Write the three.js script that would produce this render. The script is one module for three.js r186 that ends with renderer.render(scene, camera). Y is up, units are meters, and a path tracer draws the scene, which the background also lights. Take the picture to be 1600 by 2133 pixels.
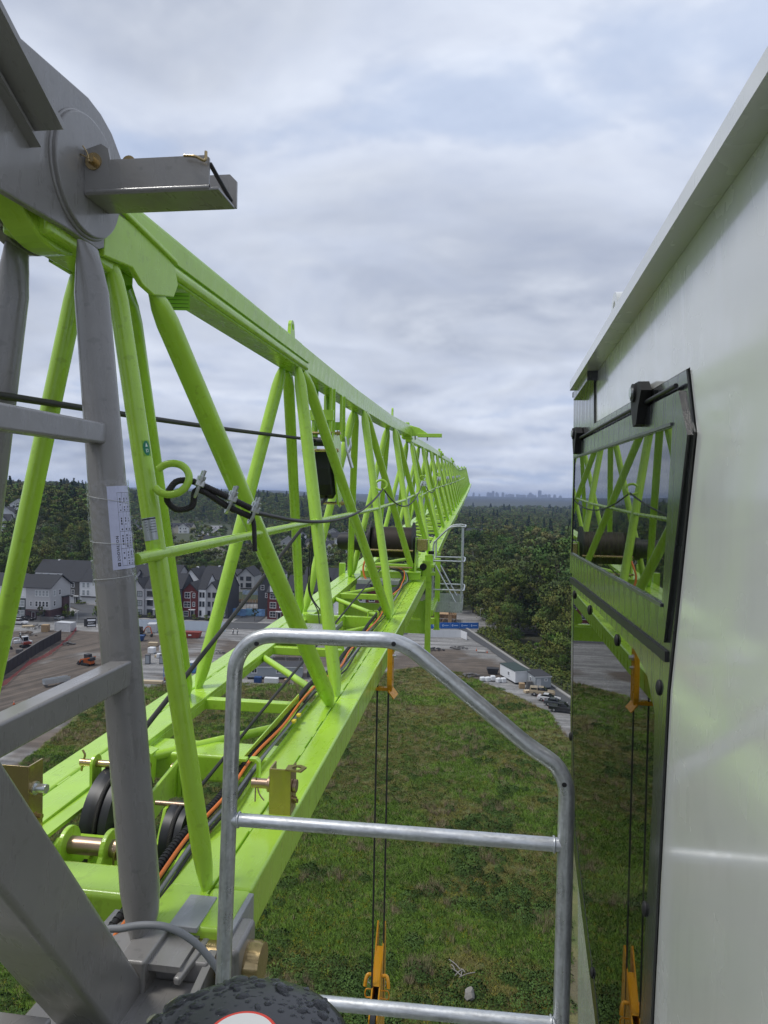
import * as THREE from 'three';
import { mergeGeometries, mergeVertices } from 'three/addons/utils/BufferGeometryUtils.js';
import { RoundedBoxGeometry } from 'three/addons/geometries/RoundedBoxGeometry.js';
import { MarchingCubes } from 'three/addons/objects/MarchingCubes.js';

// ---------------------------------------------------------------- camera, sky, sun, exposure
const EYE = 41;                                   // the camera stands 41 m above the field
const RAD = Math.PI / 180;
const scene = new THREE.Scene();
const camera = new THREE.PerspectiveCamera(72.67, 768 / 1024, 0.05, 40000);
camera.rotation.order = 'YXZ';
camera.position.set(0, EYE, 0);
camera.rotation.set(-1.284 * RAD, 7.63 * RAD, 1.07 * RAD);

const renderer = new THREE.WebGLRenderer({ antialias: true });
renderer.setSize(768, 1024);
renderer.toneMapping = THREE.LinearToneMapping;
renderer.toneMappingExposure = 1.35;
renderer.shadowMap.enabled = true;

// seeded random numbers and noise
function rng(seed) { let a = seed >>> 0; return () => { a = (a + 0x6D2B79F5) | 0; let t = Math.imul(a ^ (a >>> 15), 1 | a); t = (t + Math.imul(t ^ (t >>> 7), 61 | t)) ^ t; return ((t ^ (t >>> 14)) >>> 0) / 4294967296; }; }
function hash(i, j, k) { let h = Math.imul(i, 374761393) ^ Math.imul(j, 668265263) ^ Math.imul(k, 2147483629 ^ 0x5bd1e995); h = Math.imul(h ^ (h >>> 13), 1274126177); h ^= h >>> 16; return (h >>> 0) / 4294967296; }
function noise2(x, y, k = 0, per = 0) {
  const xi = Math.floor(x), yi = Math.floor(y), xf = x - xi, yf = y - yi, u = xf * xf * (3 - 2 * xf), v = yf * yf * (3 - 2 * yf);
  const w = per ? (n) => ((n % per) + per) % per : (n) => n;
  const a = hash(w(xi), w(yi), k), b = hash(w(xi + 1), w(yi), k), c = hash(w(xi), w(yi + 1), k), d = hash(w(xi + 1), w(yi + 1), k);
  return a + (b - a) * u + (c - a) * v + (a - b - c + d) * u * v;
}
function fbm(x, y, oct = 4, k = 0, per = 0, gain = 0.5) { let s = 0, a = 1, n = 0; for (let o = 0; o < oct; o++) { s += a * noise2(x, y, k + o * 17, per); n += a; a *= gain; x *= 2; y *= 2; per *= 2; } return s / n; }
const lerp = (a, b, t) => a + (b - a) * t;
const sm = (a, b, x) => { const t = Math.min(1, Math.max(0, (x - a) / (b - a))); return t * t * (3 - 2 * t); };

// the sky: a broken layer of cloud over pale blue, the same in every direction
{
  const W = 2048, H = 1024, data = new Float32Array(W * H * 4);
  for (let j = 0; j < H; j++) {
    const el = ((j + 0.5) / H - 0.5) * Math.PI, dy = Math.sin(el), ce = Math.cos(el);
    for (let i = 0; i < W; i++) {
      const th = ((i + 0.5) / W - 0.5) * 2 * Math.PI, dx = Math.cos(th) * ce, dz = Math.sin(th) * ce, o = (j * W + i) * 4;
      let r, g, b;
      if (dy > -0.02) {
        const q = 1 / (Math.max(dy, 0) + 0.10), x = dx * q + 3.1, y = dz * q - 7.7;
        const wx = fbm(x * 0.8, y * 0.8, 3, 91) - 0.5, wy = fbm(x * 0.8, y * 0.8, 3, 57) - 0.5;
        const big = fbm(x * 0.5 + wx * 1.3, y * 0.5 + wy * 1.3, 4, 5), mid = fbm(x * 1.2 + wx * 1.3, y * 1.2 + wy * 1.3, 6, 31), fine = fbm(x * 4 + wx * 3, y * 4 + wy * 3, 6, 71, 0, 0.62);
        const d = 0.40 * big + 0.40 * mid + 0.20 * fine;              // cloud thickness
        const t = sm(0.40, 0.60, d), gap = sm(0.42, 0.33, d);
        r = lerp(0.60, 0.37, t); g = lerp(0.655, 0.415, t); b = lerp(0.765, 0.515, t);
        const curl = Math.abs(fbm(x * 1.7 + wx * 1.2, y * 1.7 + wy * 1.2, 6, 151, 0, 0.6) - 0.5) * 2;   // bright torn edges between the lumps
        const lump = (mid - 0.5) * 0.26 + (fine - 0.5) * 0.46 + (0.22 - curl) * 0.15;
        r += lump; g += lump; b += lump * 0.92;
        r = lerp(r, 0.45, gap * 0.5); g = lerp(g, 0.55, gap * 0.5); b = lerp(b, 0.74, gap * 0.5);
        const lowBand = sm(0.16, 0.03, dy) * 0.30 * (fbm(Math.atan2(dz, dx) * 5, dy * 60, 4, 7) - 0.5);
        r += lowBand; g += lowBand; b += lowBand;
      } else { r = 0.10; g = 0.11; b = 0.10; }
      data[o] = r * 0.86; data[o + 1] = g * 0.86; data[o + 2] = b * 0.87; data[o + 3] = 1;
    }
  }
  const sky = new THREE.DataTexture(data, W, H, THREE.RGBAFormat, THREE.FloatType);
  sky.mapping = THREE.EquirectangularReflectionMapping; sky.magFilter = THREE.LinearFilter; sky.minFilter = THREE.LinearFilter; sky.needsUpdate = true;
  scene.background = sky; scene.environment = sky;
}
const sun = new THREE.DirectionalLight(new THREE.Color(1.0, 0.97, 0.92), 1.5);
sun.position.set(-95, EYE + 140, -35); sun.target.position.set(-15, EYE - 10, -60);
sun.castShadow = true; sun.shadow.radius = 30; sun.shadow.mapSize.set(2048, 2048);
Object.assign(sun.shadow.camera, { left: -200, right: 200, top: 200, bottom: -200, near: 1, far: 600 });
scene.add(sun, sun.target);
scene.fog = new THREE.FogExp2(new THREE.Color(0.27, 0.34, 0.50), 0.0001);

// ---------------------------------------------------------------- building helpers
const V = (x, y, z) => new THREE.Vector3(x, y, z);
const used = {};
function numbered(n) { if (!(n in used)) { used[n] = 0; return n; } used[n]++; return n + '_' + String(used[n]).padStart(3, '0'); }
function tag(o, label, category, group, kind) { o.userData.label = label; if (category) o.userData.category = category; if (group) o.userData.group = group; if (kind) o.userData.kind = kind; return o; }
function thing(name, label, category, group) { const g = new THREE.Group(); g.name = numbered(name); tag(g, label, category, group); scene.add(g); return g; }
function shade(m) { m.castShadow = true; m.receiveShadow = true; return m; }
function boxUV(g) {                                 // uv in metres, projected along the face normal's main axis
  const p = g.attributes.position, n = p.count, uv = new Float32Array(n * 2), a = V(0, 0, 0), b = V(0, 0, 0), c = V(0, 0, 0), e = V(0, 0, 0);
  for (let i = 0; i < n; i += 3) {
    a.fromBufferAttribute(p, i); b.fromBufferAttribute(p, i + 1); c.fromBufferAttribute(p, i + 2);
    e.subVectors(c, b); const f = V(0, 0, 0).subVectors(a, b).cross(e), X = Math.abs(f.x), Y = Math.abs(f.y), Z = Math.abs(f.z);
    [a, b, c].forEach((v, k) => { const s = X >= Y && X >= Z ? [v.z, v.y] : Y >= Z ? [v.x, v.z] : [v.x, v.y]; uv[(i + k) * 2] = s[0]; uv[(i + k) * 2 + 1] = s[1]; });
  }
  g.setAttribute('uv', new THREE.BufferAttribute(uv, 2)); return g;
}
function plain(g) { let q = g.index ? g.toNonIndexed() : g; q.userData = g.userData; for (const k of Object.keys(q.attributes)) if (!['position', 'normal', 'uv'].includes(k)) q.deleteAttribute(k); if (!q.attributes.normal) q.computeVertexNormals(); return q; }
function join(list, keepUV) { const gs = (Array.isArray(list) ? list : [list]).flat(3).map(plain); gs.forEach((g) => { if (!(keepUV || g.userData.uv) || !g.attributes.uv) boxUV(g); }); return gs.length > 1 ? mergeGeometries(gs) : gs[0]; }
function part(name, geoms, mat, parent, keepUV) { const m = shade(new THREE.Mesh(join(geoms, keepUV), mat)); m.name = name; parent.add(m); return m; }
function finish(t, dy = 0) {                        // moves the group's origin to the base of the thing
  t.updateMatrixWorld(true);
  const bb = new THREE.Box3(); const seen = new Set();
  t.traverse((o) => { if (o.isMesh) { o.geometry.computeBoundingBox(); bb.union(o.geometry.boundingBox); } });
  const c = V((bb.min.x + bb.max.x) / 2, bb.min.y, (bb.min.z + bb.max.z) / 2);
  t.traverse((o) => { if (o.isMesh && !seen.has(o.geometry)) { seen.add(o.geometry); o.geometry.translate(-c.x, -c.y, -c.z); } });
  t.position.set(c.x, c.y + dy, c.z); return t;
}
function solo(name, geoms, mat, label, category, group, dy = 0, keepUV) { const m = shade(new THREE.Mesh(join(geoms, keepUV), mat)); m.name = numbered(name); tag(m, label, category, group); scene.add(m); m.geometry.computeBoundingBox(); const b = m.geometry.boundingBox, c = V((b.min.x + b.max.x) / 2, b.min.y, (b.min.z + b.max.z) / 2); m.geometry.translate(-c.x, -c.y, -c.z); m.position.set(c.x, c.y + dy, c.z); return m; }
function structure(name, geoms, mat, y = 0, keepUV) { const m = shade(new THREE.Mesh(join(geoms, keepUV), mat)); m.name = numbered(name); m.userData.kind = 'structure'; m.position.y = y; scene.add(m); return m; }
function copyOf(o, label, group) { const c = o.clone(); c.name = numbered(o.name.replace(/_\d{3}$/, '')); if (label) c.userData.label = label; if (group) c.userData.group = group; scene.add(c); return c; }
// primitive shapes, all in the coordinates of the thing
function box(x0, x1, y0, y1, z0, z1, bev = 0) {
  const w = Math.abs(x1 - x0), h = Math.abs(y1 - y0), d = Math.abs(z1 - z0);
  const g = bev ? new RoundedBoxGeometry(w, h, d, 2, Math.min(bev, w * 0.49, h * 0.49, d * 0.49)) : new THREE.BoxGeometry(w, h, d);
  return g.translate((x0 + x1) / 2, (y0 + y1) / 2, (z0 + z1) / 2);
}
function frameOf(dir, ref) { const t = dir.clone().normalize(); let u = ref ? ref.clone() : (Math.abs(t.y) < 0.9 ? V(0, 1, 0) : V(0, 0, 1)); u.addScaledVector(t, -u.dot(t)).normalize(); const w = V(0, 0, 0).crossVectors(t, u); return [t, u, w]; }
// a beam of rectangular section from a to b (w across, h along the reference direction)
function beam(a, b, w, h, ref, bev = 0) { const [t, u, s] = frameOf(V(0, 0, 0).subVectors(b, a), ref), L = a.distanceTo(b); const g = bev ? new RoundedBoxGeometry(w, h, L, 2, Math.min(bev, w * 0.45, h * 0.45)) : new THREE.BoxGeometry(w, h, L); g.applyMatrix4(new THREE.Matrix4().makeBasis(s.clone().negate(), u, t).setPosition(V(0, 0, 0).addVectors(a, b).multiplyScalar(0.5))); return g; }
// rings of elliptical section: list of [point, ru, rw]
function loft(rings, seg = 14, ref, caps = true) {
  const n = rings.length, pos = [], nor = [], idx = [], uvs = []; let run = 0;
  for (let i = 0; i < n; i++) {
    const d = V(0, 0, 0).subVectors(rings[Math.min(n - 1, i + 1)][0], rings[Math.max(0, i - 1)][0]); const [t, u, w] = frameOf(d, ref); const [c, ru, rw = ru] = rings[i];
    for (let k = 0; k <= seg; k++) { const a = (k / seg) * 2 * Math.PI, ca = Math.cos(a), sa = Math.sin(a); const p = c.clone().addScaledVector(u, ru * ca).addScaledVector(w, rw * sa), q = u.clone().multiplyScalar(ca / ru).addScaledVector(w, sa / rw).normalize(); pos.push(p.x, p.y, p.z); nor.push(q.x, q.y, q.z); uvs.push((k / seg) * 6.283 * Math.max(ru, rw), run); }
    if (i < n - 1) run += rings[i][0].distanceTo(rings[i + 1][0]);
  }
  for (let i = 0; i < n - 1; i++) for (let k = 0; k < seg; k++) { const a = i * (seg + 1) + k, b = a + seg + 1; idx.push(a, a + 1, b, a + 1, b + 1, b); }
  if (caps) for (const [i, s] of [[0, -1], [n - 1, 1]]) { const d = V(0, 0, 0).subVectors(rings[Math.min(n - 1, i + 1)][0], rings[Math.max(0, i - 1)][0]).normalize().multiplyScalar(s), c0 = pos.length / 3; const c = rings[i][0]; pos.push(c.x, c.y, c.z); nor.push(d.x, d.y, d.z); uvs.push(0, 0); for (let k = 0; k <= seg; k++) { uvs.push(Math.cos(k / seg * 6.283) * rings[i][1], Math.sin(k / seg * 6.283) * rings[i][1]); const j = (i * (seg + 1) + k) * 3; pos.push(pos[j], pos[j + 1], pos[j + 2]); nor.push(d.x, d.y, d.z); } for (let k = 0; k < seg; k++) s > 0 ? idx.push(c0, c0 + 1 + k, c0 + 2 + k) : idx.push(c0, c0 + 2 + k, c0 + 1 + k); }
  const g = new THREE.BufferGeometry(); g.setAttribute('position', new THREE.Float32BufferAttribute(pos, 3)); g.setAttribute('normal', new THREE.Float32BufferAttribute(nor, 3)); g.setAttribute('uv', new THREE.Float32BufferAttribute(uvs, 2)); g.userData.uv = true; g.setIndex(idx); return g;
}
function rod(a, b, r, seg = 12, r2 = r) { return loft([[a, r], [b, r2]], seg); }
function tubeOn(curve, div, r, seg, closed = false) { const g = new THREE.TubeGeometry(curve, div, r, seg, closed), L = curve.getLength(), u = g.attributes.uv; for (let i = 0; i < u.count; i++) u.setXY(i, u.getY(i) * 6.283 * r, u.getX(i) * L); g.userData.uv = true; return g; }
function cable(pts, r, seg = 8, div = 40, closed = false) { return tubeOn(new THREE.CatmullRomCurve3(pts, closed, 'catmullrom', 0.5), div, r, seg, closed); }
// a strut whose ends are pinched flat where they are welded on
function strut(a, b, r, pinchA, pinchB, ref, seg = 16) {
  const p = (t) => a.clone().lerp(b, t), L = a.distanceTo(b), e = 0.16 / L, R = [];
  R.push(pinchA ? [p(0), r * 0.95, r * 0.38] : [p(0), r]); if (pinchA) R.push([p(e * 0.6), r, r * 0.82], [p(e * 1.2), r, r]);
  if (pinchB) R.push([p(1 - e * 1.2), r, r], [p(1 - e * 0.6), r, r * 0.82]); R.push(pinchB ? [p(1), r * 0.95, r * 0.38] : [p(1), r]);
  return loft(R, seg, ref);
}
// a plate: outline in a plane with thickness. plane 'x' takes [z, y] points, 'z' takes [x, y], 'y' takes [x, z]
function plate(plane, at, th, outline, holes = [], bevel = 0) {
  const s = new THREE.Shape(outline.map(([a, b]) => new THREE.Vector2(a, b))); for (const [cx, cy, r] of holes) { const h = new THREE.Path(); h.absarc(cx, cy, r, 0, Math.PI * 2, true); s.holes.push(h); }
  const g = new THREE.ExtrudeGeometry(s, { depth: th - 2 * bevel, bevelEnabled: bevel > 0, bevelThickness: bevel, bevelSize: bevel, bevelOffset: -bevel, bevelSegments: 2, curveSegments: 20 }); g.translate(0, 0, bevel - th / 2);
  if (plane === 'x') g.applyMatrix4(new THREE.Matrix4().makeBasis(V(0, 0, 1), V(0, 1, 0), V(-1, 0, 0))); if (plane === 'y') g.applyMatrix4(new THREE.Matrix4().makeBasis(V(1, 0, 0), V(0, 0, 1), V(0, -1, 0)));
  return g.translate(plane === 'x' ? at : 0, plane === 'y' ? at : 0, plane === 'z' ? at : 0);
}
function ring(cx, cy, r0, r1, n = 40, a0 = 0, a1 = Math.PI * 2) { const o = []; for (let i = 0; i <= n; i++) { const a = a0 + (a1 - a0) * i / n; o.push([cx + r1 * Math.cos(a), cy + r1 * Math.sin(a)]); } return o; }
// hexagon bolt along a direction
function bolt(c, dir, r, len) { const [t] = frameOf(dir); return [loft([[c.clone(), r * 1.45], [c.clone().addScaledVector(t, r * 0.35), r * 1.45]], 20), loft([[c.clone().addScaledVector(t, r * 0.35), r * 1.05], [c.clone().addScaledVector(t, len), r * 1.05]], 6)]; }

// ---------------------------------------------------------------- materials
function texture(size, fn, srgb, rep = 1) {
  const d = new Uint8Array(size * size * 4); for (let j = 0; j < size; j++) for (let i = 0; i < size; i++) { const c = fn(i / size, j / size), o = (j * size + i) * 4; for (let k = 0; k < 3; k++) d[o + k] = Math.max(0, Math.min(255, Math.round(255 * (Array.isArray(c) ? c[k] : c)))); d[o + 3] = 255; }
  const t = new THREE.DataTexture(d, size, size); t.wrapS = t.wrapT = THREE.RepeatWrapping; t.magFilter = THREE.LinearFilter; t.minFilter = THREE.LinearMipmapLinearFilter; t.generateMipmaps = true; if (srgb) t.colorSpace = THREE.SRGBColorSpace; t.repeat.set(rep, rep); t.needsUpdate = true; return t;
}
function canvasTexture(w, h, draw) { const c = document.createElement('canvas'); c.width = w; c.height = h; const x = c.getContext('2d'); draw(x, w, h); const t = new THREE.CanvasTexture(c); t.colorSpace = THREE.SRGBColorSpace; return t; }
const rgb = (r, g, b) => new THREE.Color().setRGB(r, g, b);
function std(c, rough = 0.7, metal = 0, o = {}) { return new THREE.MeshStandardMaterial({ color: Array.isArray(c) ? rgb(...c) : c, roughness: rough, metalness: metal, ...o }); }
function phys(c, rough, o = {}) { return new THREE.MeshPhysicalMaterial({ color: Array.isArray(c) ? rgb(...c) : c, roughness: rough, ...o }); }
const paintRough = texture(512, (u, v) => { const a = fbm(u * 8, v * 8, 4, 3, 8), s = sm(0.62, 0.75, fbm(u * 24, v * 6, 3, 9, 6)); return [1, 0.62 + 0.5 * (a - 0.5) - 0.25 * s, 1]; }, false, 1.3);
const orangePeel = texture(512, (u, v) => { let h = 0.45 + 0.25 * (fbm(u * 40, v * 40, 3, 21, 40) - 0.5); return h; }, false, 2.2);
// rain beads standing on paint
const beads = texture(1024, (() => { const R = rng(5), N = 900, cell = 32, G = Array.from({ length: cell * cell }, () => []); for (let i = 0; i < N; i++) { const x = R(), y = R(), r = 0.0022 + 0.006 * Math.pow(R(), 3); for (let a = -1; a <= 1; a++) for (let b = -1; b <= 1; b++) G[((Math.floor(y * cell) + b + cell) % cell) * cell + (Math.floor(x * cell) + a + cell) % cell].push([x, y, r]); } return (u, v) => { let h = 0.3 + 0.05 * (noise2(u * 300, v * 300, 4, 300) - 0.5); for (const [x, y, r] of G[Math.floor(v * cell) * cell + Math.floor(u * cell)]) { let dx = Math.abs(u - x), dy = Math.abs(v - y); dx = Math.min(dx, 1 - dx); dy = Math.min(dy, 1 - dy); const q = (dx * dx + dy * dy) / (r * r); if (q < 1) h = Math.max(h, 0.3 + 0.7 * Math.sqrt(1 - q) * r / 0.008); } return h; }; })(), false, 1);
const galvMap = texture(512, (u, v) => { const a = fbm(u * 6, v * 6, 4, 41, 6), b = noise2(u * 48, v * 48, 43, 48), s = sm(0.66, 0.8, fbm(u * 30, v * 5, 3, 47, 5)); const g = 0.62 + 0.18 * (a - 0.5) + 0.12 * (b - 0.5) - 0.12 * s; return [g * 0.97, g, g * 1.02]; }, false, 3);
const galvRough = texture(512, (u, v) => { const a = fbm(u * 9, v * 9, 4, 51, 9), b = noise2(u * 60, v * 60, 53, 60); return [1, 0.42 + 0.35 * (a - 0.5) + 0.14 * (b - 0.5), 1]; }, false, 3);
const grime = texture(512, (u, v) => { const a = fbm(u * 5, v * 5, 5, 61, 5), b = fbm(u * 20, v * 20, 3, 63, 20); const sc = sm(0.70, 0.78, fbm(u * 34, v * 34, 3, 65, 34)) * sm(0.5, 0.62, fbm(u * 4, v * 4, 3, 67, 4)); const g = 0.93 + 0.2 * (a - 0.5) + 0.08 * (b - 0.5) - 0.13 * sc; return [g, g, g * 0.985]; }, false, 0.8);
const M = {
  green: phys([0.455, 0.74, 0.06], 0.55, { roughnessMap: paintRough, map: grime, clearcoat: 0.35, clearcoatRoughness: 0.18, bumpMap: orangePeel, bumpScale: 0.00025 }),
  greenWet: phys([0.455, 0.74, 0.06], 0.55, { roughnessMap: paintRough, map: grime, clearcoat: 0.5, clearcoatRoughness: 0.12, bumpMap: beads, bumpScale: 0.0005 }),
  grey: phys([0.262, 0.25, 0.24], 0.6, { roughnessMap: paintRough, map: grime, clearcoat: 0.45, clearcoatRoughness: 0.16, bumpMap: orangePeel, bumpScale: 0.0012 }),
  greyLight: phys([0.34, 0.35, 0.355], 0.6, { roughnessMap: paintRough, clearcoat: 0.2, bumpMap: orangePeel, bumpScale: 0.0015 }),
  galv: std([1.0, 1.0, 1.0], 0.9, 0.8, { map: galvMap, roughnessMap: galvRough, bumpMap: orangePeel, bumpScale: 0.0008 }),
  brass: std([0.52, 0.39, 0.2], 0.42, 0.8, { map: grime, roughnessMap: paintRough }),
  zinc: std([0.72, 0.74, 0.76], 0.32, 0.9),
  pin: std([0.5, 0.36, 0.27], 0.36, 0.85, { map: grime }),
  black: std([0.018, 0.018, 0.02], 0.5), rubber: std([0.012, 0.012, 0.013], 0.62), nylon: std([0.02, 0.021, 0.026], 0.42),
  wire: std([0.045, 0.042, 0.04], 0.55, 0.4), orange: std([0.75, 0.19, 0.03], 0.5), cableGrey: std([0.23, 0.24, 0.25], 0.55), yellowTie: std([0.8, 0.62, 0.05], 0.5),
  yellow: phys([0.72, 0.32, 0.012], 0.45, { roughnessMap: paintRough, clearcoat: 0.3 }),
};
// ================================================================ the crane (heights below are measured from the camera, EYE is added at the end)
const tab = (t) => (z) => { if (z <= t[0][0]) return t[0][1]; for (let i = 1; i < t.length; i++) if (z <= t[i][0]) return lerp(t[i - 1][1], t[i][1], (z - t[i - 1][0]) / (t[i][0] - t[i - 1][0])); return t[t.length - 1][1]; };
const chordY = tab([[2.4, -1.735], [9.4, -1.63], [13.2, -1.52], [22, -1.08], [41, -0.45], [70, 0.62], [104, 2.15]]);
const trussH = tab([[2.4, 2.86], [17, 2.84], [17.6, 2.66], [46, 2.52], [59, 2.14], [104, 2.2]]);
const topY = (z) => chordY(z) + trussH(z);
const XC = -1.757, XR = -1.12, XL = -2.394, XE = 0.1;      // middle of the jib, the two bottom chords, half the top chord
const NZ = [2.9, 5.65, 9.4, 13.15, 16.9]; while (NZ.length < 29) NZ.push(NZ[NZ.length - 1] + 3.6);
const SHIFT = 0.78, zEnd = NZ[28];

// laid wire rope: six strands wound round the line of the rope
function laidRope(pts, R, div, pitch) {
  const c = new THREE.CatmullRomCurve3(pts, false, 'catmullrom', 0.5), L = c.getLength(), out = [], fr = c.computeFrenetFrames(div, false);
  for (let s = 0; s < 6; s++) { const q = []; for (let i = 0; i <= div; i++) { const p = c.getPointAt(i / div), a = s * Math.PI / 3 + (i / div) * L / pitch * 2 * Math.PI; q.push(p.addScaledVector(fr.normals[i], Math.cos(a) * R * 0.58).addScaledVector(fr.binormals[i], Math.sin(a) * R * 0.58)); } out.push(tubeOn(new THREE.CatmullRomCurve3(q), div, R * 0.44, 5)); }
  return out;
}
const jib = thing('crane_jib', 'lime green lattice jib of the tower crane running far out over the field', 'crane jib');
{
  // bottom chords: an outer box, and an inner flange parted from it by a slotted seam
  const brk = [2.62, 9.4, 16.9]; for (let i = 8; i < 29; i += 4) brk.push(NZ[i]);
  const chordSeg = (z0, z1, s) => {                 // s = +1 right chord, -1 left chord
    const cx = s > 0 ? XR : XL, big = z0 < 16, o0 = cx + s * 0.18, o1 = cx + s * 0.004, i0 = cx - s * 0.004, i1 = cx - s * (big ? 0.19 : 0.12), out = [];
    const zs = [z0]; for (const z of NZ) if (z > z0 + 0.1 && z < z1 - 0.1) zs.push(z); zs.push(z1);
    const sec = (xa, xb, yo, h, bev) => { for (let i = 0; i < zs.length - 1; i++) { const a = V((xa + xb) / 2, chordY(zs[i]) - h / 2 + yo, -zs[i]), b = V((xa + xb) / 2, chordY(zs[i + 1]) - h / 2 + yo, -zs[i + 1] - (i < zs.length - 2 ? 0.002 : -0.004)); out.push(beam(a, b, Math.abs(xb - xa), h, V(0, 1, 0), bev)); } };
    sec(o0, o1, 0, 0.215, 0.018); sec(i0, i1, -0.005, 0.035, 0.006); sec(i1 + s * 0.018, i1, -0.04, big ? 0.07 : 0.05, 0.004);
    if (big) for (let z = z0 + 0.1; z < z1 - 0.2; z += 0.34) out.push(box(cx - 0.006, cx + 0.006, chordY(z) - 0.03, chordY(z) - 0.003, -z - 0.13, -z));
    return out;
  };
  for (let i = 0; i < brk.length - 1; i++) for (const s of [1, -1]) part('bottom_chord', chordSeg(brk[i], brk[i + 1], s), i < 1 ? M.greenWet : M.green, jib);
  // top chord: a tall box with a rounded rail along its foot on the first panels
  const topSeg = (z0, z1, w, h) => { const out = [], zs = [z0]; for (const z of NZ) if (z > z0 + 0.1 && z < z1 - 0.1) zs.push(z); zs.push(z1); for (let i = 0; i < zs.length - 1; i++) out.push(beam(V(XC, topY(zs[i]) + h / 2, -zs[i]), V(XC, topY(zs[i + 1]) + h / 2, -zs[i + 1] + 0.002), w, h, V(0, 1, 0), 0.012)); return out; };
  part('top_chord', topSeg(2.95, 17.1, 0.2, 0.235), M.green, jib);
  for (let i = 2; i < brk.length - 1; i++) part('top_chord', topSeg(i === 2 ? 17.5 : brk[i] + 0.35, brk[i + 1] + 0.2, 0.16, 0.19), M.green, jib);
  const flange = [];
  for (const s of [-1, 1]) {
    const x = XC + s * 0.106, y = (z) => topY(z) + 0.045;
    flange.push(loft([[V(x, y(2.95), -2.95), 0.032, 0.02], [V(x, y(6.55), -6.55), 0.032, 0.02]], 12), beam(V(XC + s * 0.108, topY(2.95) + 0.145, -2.95), V(XC + s * 0.108, topY(6.62) + 0.145, -6.62), 0.016, 0.105, V(0, 1, 0), 0.004));
  }
  flange.push(beam(V(XC, topY(3.1) + 0.247, -3.1), V(XC, topY(6.5) + 0.247, -6.5), 0.14, 0.02, V(0, 1, 0)));
  part('top_flange', flange, M.green, jib);
  const gus = [plate('x', XC + 0.118, 0.028, [[-2.85, 1.24], [-3.35, 1.27], [-3.56, 1.2], [-3.6, 1.12], [-3.55, 1.04], [-3.32, 0.985], [-3.2, 1.0], [-3.1, 1.05], [-2.85, 1.02]], [], 0.006), plate('x', XC - 0.118, 0.028, [[-2.85, 1.24], [-3.35, 1.27], [-3.56, 1.2], [-3.55, 1.04], [-3.32, 0.985], [-2.85, 1.0]], [], 0.006), box(XC - 0.1, XC + 0.1, 0.99, 1.13, -3.0, -2.5, 0.02)];
  part('gusset_plate', gus, M.green, jib);
  part('weld_bead', [beam(V(XC + 0.135, 1.275, -2.95), V(XC + 0.135, 1.225, -3.56), 0.03, 0.026, V(0, 1, 0), 0.01)], M.green, jib);

  // lattice: two posts and two diagonals for every panel, and the horizontal bracing between the chords
  for (let i = 0; i < 28; i++) {
    const z0 = NZ[i], z1 = NZ[i + 1], near = i < 4, r = i === 0 ? 0.0435 : near ? 0.056 : i < 12 ? 0.053 : 0.046, seg = near ? 22 : i < 10 ? 12 : 8;
    for (const s of [1, -1]) {
      const cx = (s > 0 ? XR : XL) - s * 0.02, tx = XC + s * (near ? 0.075 : 0.06), ax = V(0, 0, 1);
      let za = z0 + SHIFT - 0.08, zb = z0 + SHIFT + 0.1, ya = topY(za) + 0.015, yb = topY(zb) + 0.015;
      if (i === 0) { za = 3.02; zb = 3.42; ya = 1.06; yb = 1.05; }
      part('post', strut(V(cx, chordY(z0) - 0.02, -(z0 + (i ? 0.1 : 0))), V(tx, ya, -za), r, near, true, ax, seg), M.green, jib);
      if (i < 27) part('diagonal', strut(V(tx, yb, -zb), V(cx, chordY(z1) - 0.02, -(z1 - 0.13)), r * (i === 0 ? 1.42 : 1), true, near, ax, seg), M.green, jib);
    }
    const y = (z) => chordY(z) - 0.07, w = near ? 0.085 : 0.07, zm = i === 0 ? 4.2 : (z0 + z1) / 2 - 0.05;
    if (i > 0) part('cross_beam', beam(V(XL + 0.17, y(z0), -z0 + 0.1), V(XR - 0.17, y(z0), -z0 + 0.1), w, w, V(0, 1, 0), 0.008), M.green, jib);
    if (i > 0) part('cross_beam', beam(V(XL + 0.17, y(zm), -zm), V(XR - 0.17, y(zm), -zm), w, w, V(0, 1, 0), 0.008), M.green, jib);
    if (i < 27) {
      const rr = near ? 0.034 : 0.03;
      if (i > 0) part('bottom_brace', rod(V(XR - 0.16, y(z0), -z0 - 0.24), V(XL + 0.17, y(zm), -zm + 0.35), rr, near ? 14 : 7), M.green, jib);
      part('bottom_brace', rod(V(XL + 0.17, y(zm), -zm - 0.1), V(XR - 0.16, y(z1), -z1 + 0.4), rr, near ? 14 : 7), M.green, jib);
    }
  }
  // guide rail along the posts of the right-hand face
  const rx = XR - 0.02 - 0.5 * (XR - XC - 0.1);
  for (let i = 0; i < 4; i++) { const za = i ? NZ[i] + 0.05 : 2.72, zb = NZ[i + 1] + 0.05; part('guide_rail', rod(V(-1.4, chordY(za) + 1.45, -za), V(-1.4, chordY(zb) + 1.45, -zb), 0.026, 16), M.green, jib); }
  for (let i = 4; i < 20; i++) part('guide_rail', rod(V(-1.4, chordY(NZ[i]) + 1.35, -NZ[i]), V(-1.4, chordY(NZ[i + 1]) + 1.35, -NZ[i + 1]), 0.022, 6), M.green, jib);
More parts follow.
